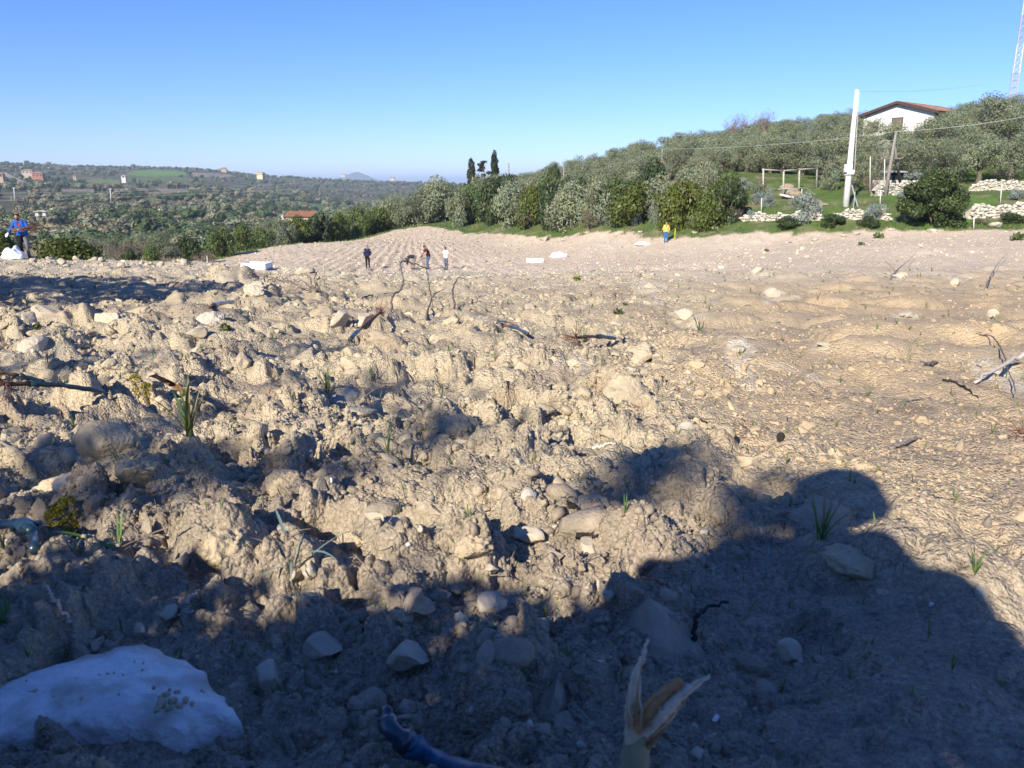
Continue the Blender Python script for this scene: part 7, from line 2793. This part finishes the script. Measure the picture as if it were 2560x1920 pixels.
open_box(1155, 568, 36, .55, .34, .10, 'white foam box standing on the pale field right of the workers')
open_box(556, 586, 54, .6, .22, -.12, 'long white foam box on the brow near the furrows')


def sack(px_, py_, wpx, hpx, label, seed, d=None, peaks=None):
    p = spot(px_, d) if d else land_hit(px_, py_, 20, 120)
    p = Vector((p.x, p.y, ground(p.x, p.y)))
    w = wpx / 1670 * p.y / 2; h = hpx / 1670 * p.y
    rg = np.random.default_rng(seed)
    V, F = ico(4)
    V = V.copy()
    fold = .10 * np.sin(V[:, 0] * 9 + 3 * p3(V, 2, seed)) + .16 * p3(V, 2.2, seed + 5)
    V *= (1 + fold)[:, None]
    V[:, 2] = np.maximum(V[:, 2], -.35)
    if peaks:
        for (cx, amp, wd) in peaks:
            V[:, 2] += amp * np.exp(-((V[:, 0] - cx) / wd) ** 2) * (V[:, 2] > 0)
    V = V * np.array([w, w * .6, h * .62])
    me = mesh_from('sack', V, F, True, [SACKM])
    return tag(link('sack', me, None, (p.x, p.y, p.z + h * .2), (0, 0, rg.uniform(-.2, .2))), label, 'sack')


sack(1207, 556, 38, 15, 'white sack lying on the pale field right of the foam box', 4)
sack(1388, 530, 32, 9, 'flat whitish sheet near the far edge of the field', 9)
sack(30, 555, 46, 22, 'crumpled white sack with two peaks behind the man in blue', 14, 29.5, [(-.35, .35, .35), (.35, .75, .22)])

# ------------------------------------------------------------------ unseen trees, and shrubs added behind the camera, that throw the shade
rngsh = np.random.default_rng(71)


def shade_bush(x, y, h, w, label, seed, n=8000):  # unseen shrubs, added to shade the foreground
    rg = np.random.default_rng(seed)
    z = float(land(np.array([x]), np.array([y]))[0])
    B = rand_blobs(rg, 24, w * .62, w * .55, h * .15, h * .8, h * .16, h * .27)
    o = thing('shrub', label, 'shrub', (x, y, z))
    link('foliage', crown_mesh('shade_bush', rg, B, n, .05, LM['myrtle'], .55, .95), o)
    mb = MB()
    for q in range(8):
        a = rg.uniform(0, 6.28)
        mb.tube([(0, 0, -.05), (math.cos(a) * w * .2, math.sin(a) * w * .2, h * .4), (math.cos(a) * w * .5, math.sin(a) * w * .5, h * .75)], [.025, .018, .006], 5)
    mb.build('stem', BARK, o, True)


shade_bush(-1.75, -1.15, 1.38, .80, 'low dense unseen shrub added behind the camera that shades the lower left foreground', 1)
shade_bush(-2.85, -.80, 1.08, .8, 'left low unseen shrub added behind the camera for shade', 2)
shade_bush(-1.25, -1.20, 1.40, .55, 'small unseen shrub added directly behind the crouching photographer for shade', 3)
shade_bush(-.74, -1.25, 1.22, .55, 'smallest unseen shrub added behind the camera for shade', 4)

zq = float(land(np.array([-4.75]), np.array([-3.5]))[0])
ot = thing('olive_tree', 'thin sparse olive tree behind the camera that dapples the left foreground', 'tree', (-4.75, -3.5, zq))
rgo = np.random.default_rng(23)
Bo = [(rgo.uniform(-1.5, 1.5), rgo.uniform(-1.3, 1.3), rgo.uniform(2.3, 3.6), rgo.uniform(.16, .36), rgo.uniform(.16, .36), rgo.uniform(.14, .28)) for _ in range(22)]
link('crown', crown_mesh('sparse_crown', rgo, Bo, 1900, .055, LM['olive'], .34, .9), ot)
mo = MB().tube([(0, 0, -.2), (.05, 0, .8), (0, .05, 1.5)], [.11, .09, .07], 8)
for b_ in Bo:
    mo.tube([(0, .05, 1.45), (b_[0] * .5, b_[1] * .5, b_[2] * .5 + .7), (b_[0], b_[1], b_[2])], [.035, .02, .006], 5)
mo.build('trunk', BARK, ot, True)
zq = float(land(np.array([-4.5]), np.array([-2.5]))[0])  # another tree, added to carry the dapple further
ot = thing('olive_tree', 'second sparse olive tree added unseen behind the camera for more dapple', 'tree', (-4.5, -2.5, zq))
Bo = [(rgo.uniform(-1.1, 1.1), rgo.uniform(-1.2, 1.2), rgo.uniform(2.4, 3.5), rgo.uniform(.15, .30), rgo.uniform(.15, .30), rgo.uniform(.14, .26)) for _ in range(15)]
link('crown', crown_mesh('sparse_crown', rgo, Bo, 1500, .055, LM['olive'], .34, .9), ot)
mo = MB().tube([(0, 0, -.2), (.05, 0, .8), (0, .05, 1.5)], [.09, .08, .06], 8)
for b_ in Bo:
    mo.tube([(0, .05, 1.45), (b_[0] * .5, b_[1] * .5, b_[2] * .5 + .7), (b_[0], b_[1], b_[2])], [.03, .018, .006], 5)
mo.build('trunk', BARK, ot, True)
zt_ = float(land(np.array([-12.2]), np.array([3.2]))[0])
for (x, y, s, lab) in [(-9.6, 7.0, 1.15, 'tree out of view whose shadow falls across the left brow'), (-12.2, 7.4, 1.3, 'second tree out of view beside the shadowed hollow'),
                       (-7.9, 7.2, .8, 'smallest tree out of view at the left'), (-14.5, 11.0, 1.2, 'farthest tree out of view at the left'), (-11.0, 10.0, .9, 'low tree out of view behind the smallest one')]:
    olive_tree((x, y, float(land(np.array([x]), np.array([y]))[0])), s, np.random.default_rng(int(-x * 10)), lab, None)

# young tree added out of view; its leafy tip throws a faint blurred patch
zs = float(land(np.array([-2.8]), np.array([-3.85]))[0])
osp = thing('shade_sapling', 'thin young tree added unseen behind the camera to cast a blurred patch', 'tree', (-2.8, -3.85, zs))
rgs = np.random.default_rng(19)
Bs = [(.02, 0, 3.35, .15, .15, .17), (.34, -.05, 3.22, .12, .12, .18)]
link('crown', crown_mesh('shade_sapling_crown', rgs, Bs, 420, .045, LM['olive'], .4, .9), osp)
MB().tube([(0, 0, -.1), (.02, .02, 1.6), (0, 0, 3.3)], [.022, .016, .006], 6).tube([(.01, 0, 2.6), (.2, -.03, 2.95), (.34, -.05, 3.2)], [.010, .007, .004], 5).build('trunk', BARK, osp, True)
